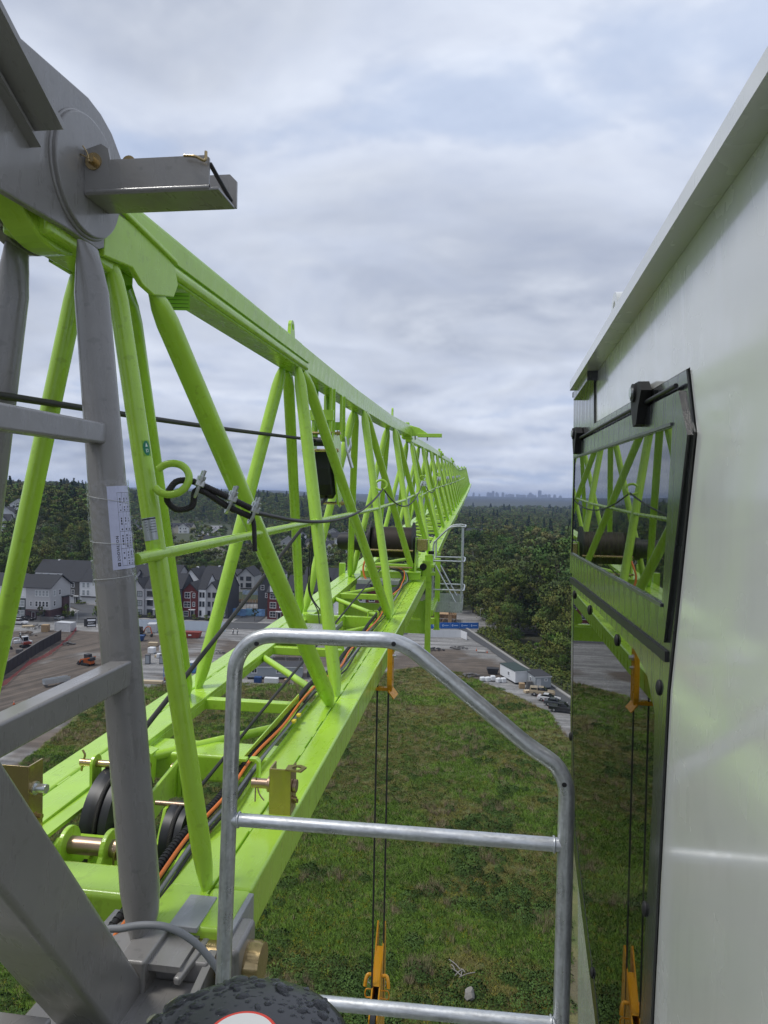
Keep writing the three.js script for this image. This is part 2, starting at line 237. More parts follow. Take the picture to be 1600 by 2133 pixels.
  // eyes for the safety line
  for (const k of [0, 2, 4, 6, 8, 10, 12, 14]) {
    const z = k === 0 ? 2.93 : NZ[k] + 0.3, y = k === 0 ? 0.06 : chordY(z) + 1.78, f = (y - chordY(z)) / trussH(z), x = lerp(XR, XC + 0.06, f) + 0.045;
    const c = V(x + 0.085, y, -z - 0.01), pts = []; for (let a = 0; a < 12; a++) { const t = (a / 11) * 5.0 + 0.64 + Math.PI; pts.push(V(c.x + 0.082 * Math.cos(t) * 1.02, c.y + 0.07 * Math.sin(t), c.z - 0.02 * Math.sin(t))); }
    part('eye', k < 4 ? [cable(pts, 0.017, 10, 36)] : [cable(pts, 0.016, 6, 14)], M.green, jib);
  }
  // lugs on the top chord, section joints, the arm on the first joint
  for (const z of [6.25, 13.9]) part('lifting_lug', plate('x', XC + 0.03, 0.03, [[-z - 0.09, topY(z) + 0.23], ...ring(-z, topY(z) + 0.36, 0, 0.06, 16, Math.PI, 0), [-z + 0.09, topY(z) + 0.23]].map((p) => p), [[-z, topY(z) + 0.36, 0.03]]), M.green, jib);
  for (let i = 1; i < brk.length - 1; i++) if (brk[i] > 12) {
    const z = brk[i] + 0.3, y = topY(z);
    part('section_joint', [box(XC - 0.13, XC + 0.13, y - 0.03, y + 0.27, -z - 0.2, -z + 0.15, 0.03), rod(V(XC - 0.2, y + 0.12, -z), V(XC + 0.2, y + 0.12, -z), 0.06, 14), box(XC - 0.05, XC + 0.05, y + 0.24, y + 0.38, -z - 0.12, -z + 0.08, 0.02)], M.green, jib);
    for (const s of [1, -1]) { const cx = s > 0 ? XR : XL; part('section_joint', [box(cx - 0.12, cx + 0.2 * s, chordY(z) - 0.24, chordY(z) + 0.02, -z - 0.16, -z + 0.12, 0.02), rod(V(cx - 0.16, chordY(z) - 0.1, -z), V(cx + 0.24, chordY(z) - 0.1, -z), 0.045, 12)], M.green, jib); }
  }
  const zc = 17.15, yc = topY(zc) + 0.1;
  part('joint_arm', [plate('z', -zc, 0.05, [[XC - 0.02, yc - 0.07], [XC + 0.5, yc - 0.07], [XC + 0.5, yc], [XC + 0.3, yc + 0.13], [XC + 0.05, yc + 0.2], [XC - 0.02, yc + 0.2]], [], 0.01), box(XC + 0.26, XC + 0.86, yc - 0.1, yc - 0.01, -zc - 0.05, -zc + 0.05, 0.008)], M.green, jib);
  part('joint_bolt', [rod(V(XC + 0.5, yc - 0.1, -zc), V(XC + 0.5, yc - 0.18, -zc), 0.014, 8), rod(V(XC + 0.2, yc - 0.07, -zc), V(XC + 0.2, yc - 0.16, -zc), 0.014, 8)], M.black, jib);
  // root beam between the chords, and a second heavy beam behind the sheaves
  part('root_beam', [box(XL + 0.17, XR - 0.19, -1.93, -1.755, -3.06, -2.82, 0.03)], M.greenWet, jib);
  part('root_beam', [box(XL + 0.17, XR - 0.19, -1.95, -1.76, -4.72, -4.45, 0.025)], M.greenWet, jib);
  part('root_plate', [plate('y', -1.748, 0.02, [[XL + 0.17, -2.9], [XL + 0.28, -2.9], [XL + 0.285, -4.45], [XL + 0.17, -4.5]], [[XL + 0.235, -3.72, 0.018]])], M.greenWet, jib);
  // sheave bracket cheeks: long plates from the root beam's lugs up to the second beam
  const cheek = (x) => plate('x', x, 0.022, [[-3.16, -1.9], [-3.18, -1.82], [-3.28, -1.78], [-3.42, -1.817], [-4.1, -1.72], [-4.26, -1.7], [-4.36, -1.78], [-4.34, -1.9], [-4.28, -1.96], [-4.06, -1.9], [-3.53, -2.0], [-3.32, -1.96]], [], 0.004);
  const cheekB = (x) => plate('x', x, 0.02, [[-3.2, -2.02], [-3.22, -1.92], [-3.34, -1.86], [-3.44, -1.84], [-3.52, -1.7], [-3.6, -1.7], [-3.66, -1.84], [-3.82, -1.9], [-3.86, -1.98], [-3.6, -2.08], [-3.3, -2.08]], [], 0.004);
  for (const x of [-2.09, -1.86]) part('sheave_cheek', [cheek(x)], M.greenWet, jib);
  for (const x of [-1.63, -1.47]) part('sheave_cheek', [cheekB(x)], M.greenWet, jib);
  part('bracket_web', [box(-2.08, -1.87, -1.92, -1.8, -3.38, -3.355)], M.greenWet, jib); part('bracket_web', [box(-1.62, -1.48, -1.99, -1.9, -3.4, -3.38)], M.greenWet, jib);
  const lug = (x, z, y, h, back) => plate('x', x, 0.026, [[-z + 0.09 + back, y - h], [-z + 0.09, y], ...ring(-z, y, 0, 0.09, 16, 0, Math.PI), [-z - 0.12, y - h]], [], 0.005);
  for (const x of [-1.985, -1.765]) part('root_lug', [lug(x, 3.2, -1.765, 0.14, 0.12)], M.greenWet, jib);
  for (const x of [-1.835, -1.805]) part('end_lug', [lug(x, 4.25, -1.79, 0.14, 0)], M.greenWet, jib);
  for (const [x, z] of [[-2.11, 3.66], [-1.85, 3.66]]) part('keeper_lug', [plate('x', x, 0.016, [[-z + 0.05, -1.75], [-z + 0.05, -1.54], ...ring(-z, -1.54, 0, 0.05, 12, 0, Math.PI), [-z - 0.05, -1.75]])], M.green, jib);
  const pins = [[-2.02, -1.7, 3.2, -1.765, 0.042, M.pin], [-2.2, -1.8, 3.66, -1.54, 0.02, M.brass], [-1.92, -1.775, 4.25, -1.79, 0.04, M.brass], [-1.7, -1.44, 3.56, -1.69, 0.013, M.pin], [-1.5, -1.43, 3.6, -1.88, 0.05, M.brass], [-1.5, -1.4, 3.28, -1.99, 0.045, M.brass]];
  for (const [x0, x1, z, y, r, m] of pins) part('pin', [rod(V(x0, y, -z), V(x1, y, -z), r, 20), loft([[V(x1 - 0.03, y, -z), r * 1.25], [V(x1 + 0.012, y, -z), r * 1.25]], 22)], m, jib);
  part('cotter_pin', [cable([V(-2.19, -1.47, -3.66), V(-2.175, -1.5, -3.66), V(-2.19, -1.54, -3.66), V(-2.195, -1.59, -3.66)], 0.006, 6, 10), cable([V(-1.72, -1.83, -3.15), V(-1.71, -1.76, -3.14), V(-1.69, -1.72, -3.16)], 0.006, 6, 10)], M.brass, jib);
  const wheel = (x, y, z, r, w) => [loft([[V(x - w, y, -z), r], [V(x - w * 0.45, y, -z), r], [V(x - w * 0.18, y, -z), r * 0.89], [V(x + w * 0.18, y, -z), r * 0.89], [V(x + w * 0.45, y, -z), r], [V(x + w, y, -z), r]], 40), rod(V(x - w * 1.1, y, -z), V(x + w * 1.1, y, -z), r * 0.3, 20)];
  part('sheave', wheel(-1.975, -1.845, 3.67, 0.285, 0.075), M.nylon, jib); part('sheave', wheel(-1.55, -1.86, 3.56, 0.175, 0.055), M.nylon, jib);
  for (const [x, y, z, r] of [[-1.975, -1.845, 3.67, 0.262], [-1.55, -1.86, 3.56, 0.162]]) { const q = []; for (let i = 0; i < 24; i++) { const a = -0.5 + i / 23 * 3.6; q.push(V(x, y + r * Math.sin(a), -z + r * Math.cos(a))); } part('rope_turn', laidRope(q, 0.014, 90, 0.08), M.wire, jib); }
  // cable hooks and a short tray on the right chord's flange
  part('cable_tray', [beam(V(-1.385, -1.64, -3.95), V(-1.36, -1.6, -5.3), 0.008, 0.07, V(0, 1, 0)), beam(V(-1.36, -1.676, -3.95), V(-1.335, -1.636, -5.3), 0.05, 0.006, V(0, 1, 0))], M.green, jib);
  for (const z of [3.98, 7.3, 9.0]) for (const x of [-1.4, -1.25]) part('cable_hook', [plate('z', -z, 0.045, x < -1.3 ? [[x, -1.76], [x, -1.6], [x + 0.02, -1.585], [x + 0.07, -1.585], [x + 0.07, -1.6], [x + 0.025, -1.6], [x + 0.015, -1.61], [x + 0.015, -1.76]].map(([a, b]) => [a, b + chordY(z) + 1.72]) : [[x, -1.74], [x, -1.6], [x - 0.02, -1.58], [x - 0.06, -1.58], [x - 0.06, -1.595], [x - 0.025, -1.595], [x - 0.015, -1.61], [x - 0.015, -1.74]].map(([a, b]) => [a, b + chordY(z) + 1.72]), [], 0)], M.green, jib);
  // grey walkway sheets
  part('walkway_plate', [box(XL + 0.19, XR - 0.55, -1.66, -1.645, -8.7, -7.55, 0.004), box(XR - 0.56, XR - 0.55, -1.66, -1.6, -8.7, -7.55)], M.greyLight, jib);
  part('walkway_plate', [box(XL + 0.3, XR - 0.22, -1.5, -1.485, -13.1, -12.2, 0.004), box(XL + 0.3, XR - 0.22, -1.56, -1.49, -12.2, -12.18)], M.greyLight, jib);
  part('walkway_frame', [box(XL + 0.17, XR - 0.19, -1.72, -1.58, -9.02, -8.94, 0.006), box(XR - 0.62, XR - 0.57, -1.7, -1.56, -8.95, -8.7)], M.green, jib);
  // stickers on the first post
  const stick = (y0, y1, a0, a1, mat) => { const f = (y) => { const t = (y + 1.755) / (1.06 + 1.755); return V(lerp(XR - 0.02, XC + 0.075, t), y, lerp(-2.9, -3.02, t)); }; const pos = [], uv = [], idx = [], n = 10; for (let i = 0; i <= n; i++) { const a = lerp(a0, a1, i / n); for (const [k, y] of [[0, y0], [1, y1]]) { const c = f(y); pos.push(c.x + 0.0447 * Math.cos(a), c.y + 0.008 * Math.cos(a), c.z + 0.0447 * Math.sin(a)); uv.push(1 - i / n, k); } } for (let i = 0; i < n; i++) idx.push(i * 2, i * 2 + 1, i * 2 + 2, i * 2 + 1, i * 2 + 3, i * 2 + 2); const g = new THREE.BufferGeometry(); g.setAttribute('position', new THREE.Float32BufferAttribute(pos, 3)); g.setAttribute('uv', new THREE.Float32BufferAttribute(uv, 2)); g.setIndex(idx); g.computeVertexNormals(); return g; };
  const silver = canvasTexture(256, 256, (x, w, h) => { x.fillStyle = '#b9bdc2'; x.fillRect(0, 0, w, h); x.fillStyle = '#3a3d42'; x.fillRect(0, 8, w, 16); const R = rng(8); for (let i = 0; i < 5; i++) { x.fillRect(10, 44 + i * 30, 60 + R() * 60, 6); x.fillRect(140, 44 + i * 30, R() * 80, 6); } });
  part('maker_sticker', [stick(-0.215, -0.115, 2.3, 0.75, 0)], new THREE.MeshStandardMaterial({ map: silver, roughness: 0.3, metalness: 0.5, side: THREE.DoubleSide }), jib, true);
  const round = canvasTexture(128, 128, (x) => { x.fillStyle = '#7fb423'; x.fillRect(0, 0, 128, 128); x.fillStyle = '#0d7a52'; x.beginPath(); x.arc(64, 64, 60, 0, 7); x.fill(); x.fillStyle = '#e8f4ea'; x.font = 'bold 40px sans-serif'; x.fillText('CE', 40, 98); x.beginPath(); x.moveTo(64, 18); x.lineTo(84, 52); x.lineTo(44, 52); x.fill(); });
  part('round_sticker', [stick(0.155, 0.225, 0.95, 0.1, 0)], new THREE.MeshStandardMaterial({ map: round, roughness: 0.4, side: THREE.DoubleSide }), jib, true);
  const plateTex = canvasTexture(256, 128, (x, w, h) => { x.fillStyle = '#8fc33a'; x.fillRect(0, 0, w, h); x.strokeStyle = '#26401a'; x.lineWidth = 4; for (let i = 0; i < 4; i++) { x.beginPath(); x.moveTo(10, 24 + i * 28); x.lineTo(w - 10, 24 + i * 28); x.stroke(); } });
  const rp = new THREE.PlaneGeometry(0.17, 0.1).rotateY(0.15).translate(XC + 0.03, topY(3.8) - 0.06, -3.78); part('rating_plate', [rp], new THREE.MeshStandardMaterial({ map: plateTex, roughness: 0.5, side: THREE.DoubleSide }), jib, true);
}
finish(jib, EYE);

// ---------------------------------------------------------------- ropes, cables and gear carried by the jib
{
  const t = thing('safety_line', 'dark wire safety rope looped through a green eye and sagging from post to post', 'wire rope');
  const E0 = V(-1.36, 0.02, -2.95);
  const clampAt = [V(-1.24, 0.03, -2.98), V(-1.115, -0.035, -3.05), V(-1.03, -0.085, -3.12)];
  // doubled rope from the eye to the last clip, dead end, then the line itself
  const up = [V(-1.36, 0.0, -2.93), V(-1.335, 0.045, -2.95), V(-1.29, 0.055, -2.97), ...clampAt.map((c) => c.clone().add(V(0, 0.012, 0)))];
  const dn = [V(-1.36, 0.0, -2.93), V(-1.37, -0.04, -2.95), V(-1.335, -0.075, -2.97), V(-1.27, -0.06, -2.98), clampAt[0].clone().add(V(0, -0.016, 0)), clampAt[1].clone().add(V(-0.01, -0.026, 0)), clampAt[2].clone().add(V(-0.01, -0.022, 0))];
  part('loop', [...laidRope(up, 0.015, 60, 0.07), ...laidRope(dn, 0.015, 70, 0.07)], M.wire, t);
  part('dead_end', laidRope([clampAt[2].clone().add(V(-0.006, -0.02, 0)), clampAt[2].clone().add(V(0.004, -0.06, 0)), clampAt[2].clone().add(V(0.012, -0.18, 0.005))], 0.0115, 24, 0.07), M.wire, t);
  for (const c of clampAt) {
    const K = 1.35, d = V(0.6, -0.3, -0.3).normalize(), n = V(0.35, 0.9, 0).normalize(), w = V(0.5, 0, 0.86);
    const cl = part('rope_clip', [beam(c.clone().addScaledVector(n, 0.014).addScaledVector(w, -0.036), c.clone().addScaledVector(n, 0.014).addScaledVector(w, 0.036), 0.04, 0.03, n, 0.005)], M.zinc, t);
    const u = [[-0.022, 0.055], [-0.022, 0.0], [-0.016, -0.03], [0, -0.042], [0.016, -0.03], [0.022, 0.0], [0.022, 0.055]].map(([a, b]) => c.clone().addScaledVector(w, a * K).addScaledVector(n, b * K));
    part('u_bolt', [cable(u, 0.0075, 8, 30)], M.zinc, cl);
    for (const a of [-0.022, 0.022]) part('nut', [loft([[c.clone().addScaledVector(w, a * K).addScaledVector(n, 0.03), 0.0155], [c.clone().addScaledVector(w, a * K).addScaledVector(n, 0.048), 0.0155]], 6)], M.zinc, cl);
  }
  const eyeAt = (k) => { const z = NZ[k] + 0.3, y = chordY(z) + 1.78, f = (y - chordY(z)) / trussH(z); return V(lerp(XR, XC + 0.06, f) + 0.16, y - 0.05, -z - 0.01); };
  const span = (a, b, sag, r, n = 24) => { const p = []; for (let i = 0; i <= 8; i++) { const s = i / 8, q = a.clone().lerp(b, s); q.y -= 4 * sag * s * (1 - s); p.push(q); } return cable(p, r, 8, n); };
  part('line', [span(clampAt[2], eyeAt(2), 0.2, 0.0115, 60)], M.wire, t);
  let prev = eyeAt(2); for (const k of [4, 6, 8, 10, 12, 14]) { const e = eyeAt(k); part('line', [span(prev, e, 0.42, 0.0115)], M.wire, t); const g = []; for (const dz of [-0.25, -0.1, 0.15, 0.3]) g.push(box(e.x - 0.05, e.x + 0.05, e.y - 0.06 - Math.abs(dz) * 0.3, e.y + 0.03 - Math.abs(dz) * 0.3, e.z + dz - 0.03, e.z + dz + 0.03, 0.01)); part('rope_clip', g, M.zinc, t); prev = e; }
  finish(t, EYE);
}
// ropes
{
  const sheave1 = V(-2.02, -1.57, -3.75), drum = V(-1.7, -0.75, -13.0), guide = V(-1.72, 0.02, -8.0);
  solo('hoist_rope', [cable([V(-2.02, -1.6, -3.6), V(-2.02, -1.5, -3.95), guide], 0.017, 8, 40)], M.wire, 'dark hoist rope rising from the left sheave to the hanging black guide', 'wire rope', undefined, EYE);
  solo('hoist_rope', [cable([V(-1.9, 0.36, -2.2), V(-1.95, 0.48, -4.8), V(-1.8, 0.63, -7.95)], 0.016, 8, 30)], M.wire, 'taut dark rope running from the grey frame to the hanger under the top chord', 'wire rope', undefined, EYE);
  solo('trolley_rope', [cable([V(-1.55, -1.7, -3.75), V(-1.56, -1.55, -6), V(-1.6, -1.15, -12.8)], 0.012, 6, 30)], M.wire, 'thin dark rope from the small sheave to the winch drum, upper of two', 'wire rope', undefined, EYE);
  solo('trolley_rope', [cable([V(-1.5, -2.0, -3.5), V(-1.48, -1.95, -5.2), V(-1.45, -1.85, -9.5)], 0.012, 6, 30)], M.wire, 'thin dark rope from the small sheave passing low beneath the cross beams', 'wire rope', undefined, EYE);
}
// power and signal cables lying along the right chord
{
  const path = (dx, dy, wob, seed) => { const R = rng(seed), p = [V(-1.42 + dx * 1.2, -1.86 + dy, -2.45), V(-1.36 + dx, -1.76 + dy, -2.8), V(-1.36 + dx, -1.72 + dy, -3.2)]; for (let z = 3.6; z < 12.6; z += 0.55) p.push(V(-1.33 + dx * (z < 5.2 ? 0.8 : 1) + (z > 6 ? 0.08 : 0) + (R() - 0.5) * wob, chordY(z) + 0.03 + dy + (R() - 0.3) * wob * 0.5, -z)); p.push(V(-1.3 + dx, chordY(12.6) + 0.16 + dy, -12.5), V(-1.5 + dx, chordY(12.6) + 0.2 + dy, -12.6)); return p; };
  const list = [[-0.05, 0.025, 0.035, M.rubber, 0.021, 'thick black corrugated cable along the right chord', 1], [0.0, 0.05, 0.05, M.orange, 0.0095, 'orange power cable along the right chord', 2], [0.025, 0.02, 0.04, M.cableGrey, 0.011, 'grey power cable along the right chord', 3], [0.045, 0.012, 0.05, M.rubber, 0.0075, 'thin black signal cable along the right chord, outermost', 4], [-0.015, 0.015, 0.06, M.rubber, 0.0085, 'thin black signal cable between orange and grey cables', 5]];
  for (const [dx, dy, w, m, r, label, s] of list) {
    const g = [cable(path(dx, dy, w, s), r, 8, 160)];
    if (s === 1) { const c = new THREE.CatmullRomCurve3(path(dx, dy, w, s).slice(0, 6), false, 'catmullrom', 0.5); for (let i = 0; i < 90; i++) { const p = c.getPointAt(i / 90), d = c.getTangentAt(i / 90); g.push(loft([[p.clone().addScaledVector(d, -0.003), r * 1.14], [p.clone().addScaledVector(d, 0.003), r * 1.14]], 10)); } }
    solo('power_cable', g, m, label, 'cable', undefined, EYE);
  }
  for (const [z, l] of [[5.02, 'farther'], [4.88, 'nearer']]) solo('cable_tie', [box(-1.3, -1.27, -1.65, -1.63, -z - 0.025, -z + 0.025, 0.005)], M.yellowTie, l + ' of two yellow cable ties round the thin black cables', 'cable tie', undefined, EYE);
  solo('hanging_cable', [cable([V(-2.2, -0.3, -9.0), V(-2.12, -0.1, -8.9), V(-2.05, 0.02, -8.6), V(-1.8, 0.1, -8.1)], 0.009, 6, 20), cable([V(-2.13, -0.12, -8.9), V(-2.16, -0.8, -9.0), V(-2.2, -1.3, -9.1), V(-2.0, -1.56, -9.0), V(-1.85, -1.62, -8.7)], 0.009, 6, 40), cable([V(-2.15, -0.12, -8.9), V(-2.19, -0.8, -9.0), V(-2.22, -1.28, -9.1), V(-2.05, -1.5, -8.9), V(-1.95, -1.62, -8.6)], 0.008, 6, 40)], M.rubber, 'thin black cables tied to a left-hand post and drooping to the walkway', 'cable', undefined, EYE);
}
// rope guide hanging below the top chord
{
  const t = thing('rope_guide', 'green hanger under the top chord with brass pins and a black covered sheave', 'rope guide');
  const y0 = topY(8) + 0.01;
  for (const [x, z] of [[-1.86, 7.75], [-1.66, 7.75], [-1.86, 8.35], [-1.66, 8.35]]) part('hanger', [box(x - 0.012, x + 0.012, 0.66, y0, -z - 0.05, -z + 0.05), box(x - 0.035, x + 0.035, 0.66, y0, -z - 0.056, -z - 0.05)], M.green, t);
  part('cross_plate', [box(-1.9, -1.62, 0.84, 0.96, -7.71, -7.68, 0.004)], M.green, t); part('cross_plate', [box(-1.9, -1.62, 0.8, 0.9, -8.42, -8.39, 0.004)], M.green, t);
  part('cheek', [plate('x', -1.61, 0.02, [[-7.6, 0.7], [-7.6, 0.52], [-7.95, -0.1], [-8.1, -0.14], [-8.15, -0.02], [-8.05, 0.6], [-7.9, 0.72]], [], 0.003)], M.green, t); part('cheek', [plate('x', -1.9, 0.02, [[-7.6, 0.7], [-7.6, 0.52], [-7.95, -0.1], [-8.1, -0.14], [-8.15, -0.02], [-8.05, 0.6], [-7.9, 0.72]], [], 0.003)], M.green, t);
  part('cover', [plate('x', -1.75, 0.2, [[-7.75, 0.5], [-7.72, 0.3], [-7.74, 0.12], [-7.82, 0.0], [-7.95, -0.04], [-8.1, 0.02], [-8.16, 0.2], [-8.12, 0.42], [-8.02, 0.52]], [], 0.03)], M.rubber, t);
  for (const [y, z] of [[0.7, 7.7], [0.5, 7.62], [-0.09, 8.02]]) part('pin', [rod(V(-1.96, y, -z), V(-1.54, y, -z), 0.017, 12), ...bolt(V(-1.58, y, -z), V(1, 0, 0), 0.022, 0.03)], M.brass, t);
  part('roller', [rod(V(-1.88, 0.6, -7.66), V(-1.66, 0.6, -7.66), 0.05, 16)], M.nylon, t);
  part('shackle', [cable([V(-1.62, 0.72, -8.38), V(-1.6, 0.6, -8.38), V(-1.58, 0.52, -8.38), V(-1.55, 0.6, -8.38), V(-1.56, 0.7, -8.38)], 0.014, 8, 20), rod(V(-1.58, 0.52, -8.38), V(-1.53, 0.34, -8.4), 0.022, 8)], M.zinc, t);
  finish(t, EYE);
}
// the winch
{
  const t = thing('winch', 'rope winch with brown wound drum and black motor on green beams across the jib', 'winch');
  const y = -0.86, z = 13.0, dr = 0.285;
  const rib = []; for (let x = -1.93; x < -1.2; x += 0.022) rib.push([V(x, y, -z), dr], [V(x + 0.011, y, -z), dr + 0.008]);
  part('drum', [loft(rib, 40)], std([0.034, 0.024, 0.019], 0.6, 0.3), t);
  for (const x of [-1.97, -1.17]) part('flange', [loft([[V(x - 0.015, y, -z), dr + 0.1], [V(x + 0.015, y, -z), dr + 0.1]], 44)], M.black, t);
  part('motor', [loft([[V(-2.62, y, -z), 0.07], [V(-2.6, y, -z), 0.13], [V(-2.55, y, -z), 0.168], [V(-2.2, y, -z), 0.172], [V(-2.19, y, -z), 0.18]], 28)], M.black, t);
  part('gearbox', [loft([[V(-2.19, y, -z), 0.2], [V(-2.12, y, -z), 0.21], [V(-2.1, y, -z), 0.16], [V(-2.05, y, -z), 0.16], [V(-2.04, y, -z), 0.24], [V(-1.985, y, -z), 0.24]], 26)], M.black, t);
  part('bearing_stand', [plate('x', -1.11, 0.03, [[-z + 0.3, -1.36], [-z + 0.14, -0.75], [-z - 0.14, -0.75], [-z - 0.3, -1.36]], [], 0.004), plate('x', -2.02, 0.03, [[-z + 0.3, -1.36], [-z + 0.14, -0.75], [-z - 0.14, -0.75], [-z - 0.3, -1.36]], [], 0.004)], M.green, t);
  for (const [yy, zz] of [[-0.98, 12.58], [-1.28, 12.5]]) part('tie_rod', [rod(V(-2.0, yy, -zz), V(-1.14, yy, -zz), 0.018, 10)], M.brass, t);
  part('limit_switch_box', [box(-1.08, -0.9, -0.98, -0.78, -12.95, -12.75, 0.008)], M.brass, t);
  part('base_beam', [box(-2.1, -1.0, -1.5, -1.375, -12.72, -12.58, 0.004), box(-2.1, -1.0, -1.375, -1.36, -12.76, -12.5, 0.004)], M.green, t); part('base_beam', [box(-2.1, -1.0, -1.5, -1.36, -13.5, -13.34, 0.004)], M.green, t);
  part('hose', [cable([V(-1.98, -1.05, -12.6), V(-2.02, -1.3, -12.4), V(-1.95, -1.5, -12.35), V(-1.8, -1.47, -12.4)], 0.018, 8, 24)], M.orange, t);
  finish(t, EYE);
}
// brass clevis box standing on the right chord
{
  const t = thing('clevis_bracket', 'brass coloured box bracket with a pin and eyelet beside the right chord', 'bracket');
  const z = 3.6, x0 = -1.075, x1 = -0.955;
  part('box', [box(x0, x1, -1.725, -1.47, -z + 0.004, -z + 0.012, 0.002), box(x0, x0 + 0.008, -1.725, -1.47, -z - 0.1, -z + 0.004), box(x1 - 0.008, x1, -1.725, -1.47, -z - 0.1, -z + 0.004), box(x0, x1, -1.727, -1.719, -z - 0.1, -z + 0.004)], M.brass, t);
  part('eyelet', [plate('y', -1.468, 0.008, [[x1 - 0.03, -z + 0.02], [x1 + 0.06, -z + 0.035], [x1 + 0.075, -z - 0.03], [x1 + 0.04, -z - 0.055], [x1 - 0.03, -z - 0.045]], [[x1 + 0.025, -z - 0.008, 0.024]])], M.brass, t);
  part('pin', [rod(V(x0 - 0.11, -1.575, -z - 0.04), V(x1 + 0.016, -1.575, -z - 0.04), 0.026, 20), loft([[V(x0 - 0.018, -1.575, -z - 0.04), 0.042], [V(x0 - 0.004, -1.575, -z - 0.04), 0.042]], 24), loft([[V(x1 + 0.002, -1.575, -z - 0.04), 0.034], [V(x1 + 0.02, -1.575, -z - 0.04), 0.034]], 24)], M.pin, t);
  part('cotter_pin', [cable([V(x0 - 0.085, -1.54, -z - 0.03), V(x0 - 0.085, -1.6, -z - 0.02), V(x0 - 0.08, -1.66, -z)], 0.004, 6, 8), cable([V(x0 - 0.08, -1.58, -z - 0.03), V(x0 - 0.06, -1.62, -z - 0.01), V(x0 - 0.03, -1.65, -z)], 0.004, 6, 8)], M.pin, t);
  for (const y of [-1.64, -1.665]) part('bolt', bolt(V(x1, y, -z - 0.03 - (y < -1.65 ? 0.03 : 0)), V(1, 0, 0), 0.012, 0.022), M.brass, t);
  finish(t, EYE);
}
// brass clevis behind the grey frame, on the left chord
{
  const t = thing('clevis_bracket', 'brass coloured bracket with bolts on the left chord beside the grey frame', 'bracket');
  part('box', [box(-2.2, -2.06, -1.72, -1.3, -3.0, -2.992, 0.002), box(-2.068, -2.06, -1.72, -1.3, -3.1, -3.0)], M.brass, t);
  part('bolt', bolt(V(-2.06, -1.42, -3.04), V(1, 0, 0), 0.022, 0.06), M.zinc, t); part('bolt', bolt(V(-2.06, -1.56, -3.05), V(1, 0, 0), 0.014, 0.03), M.brass, t);
  finish(t, EYE);
}
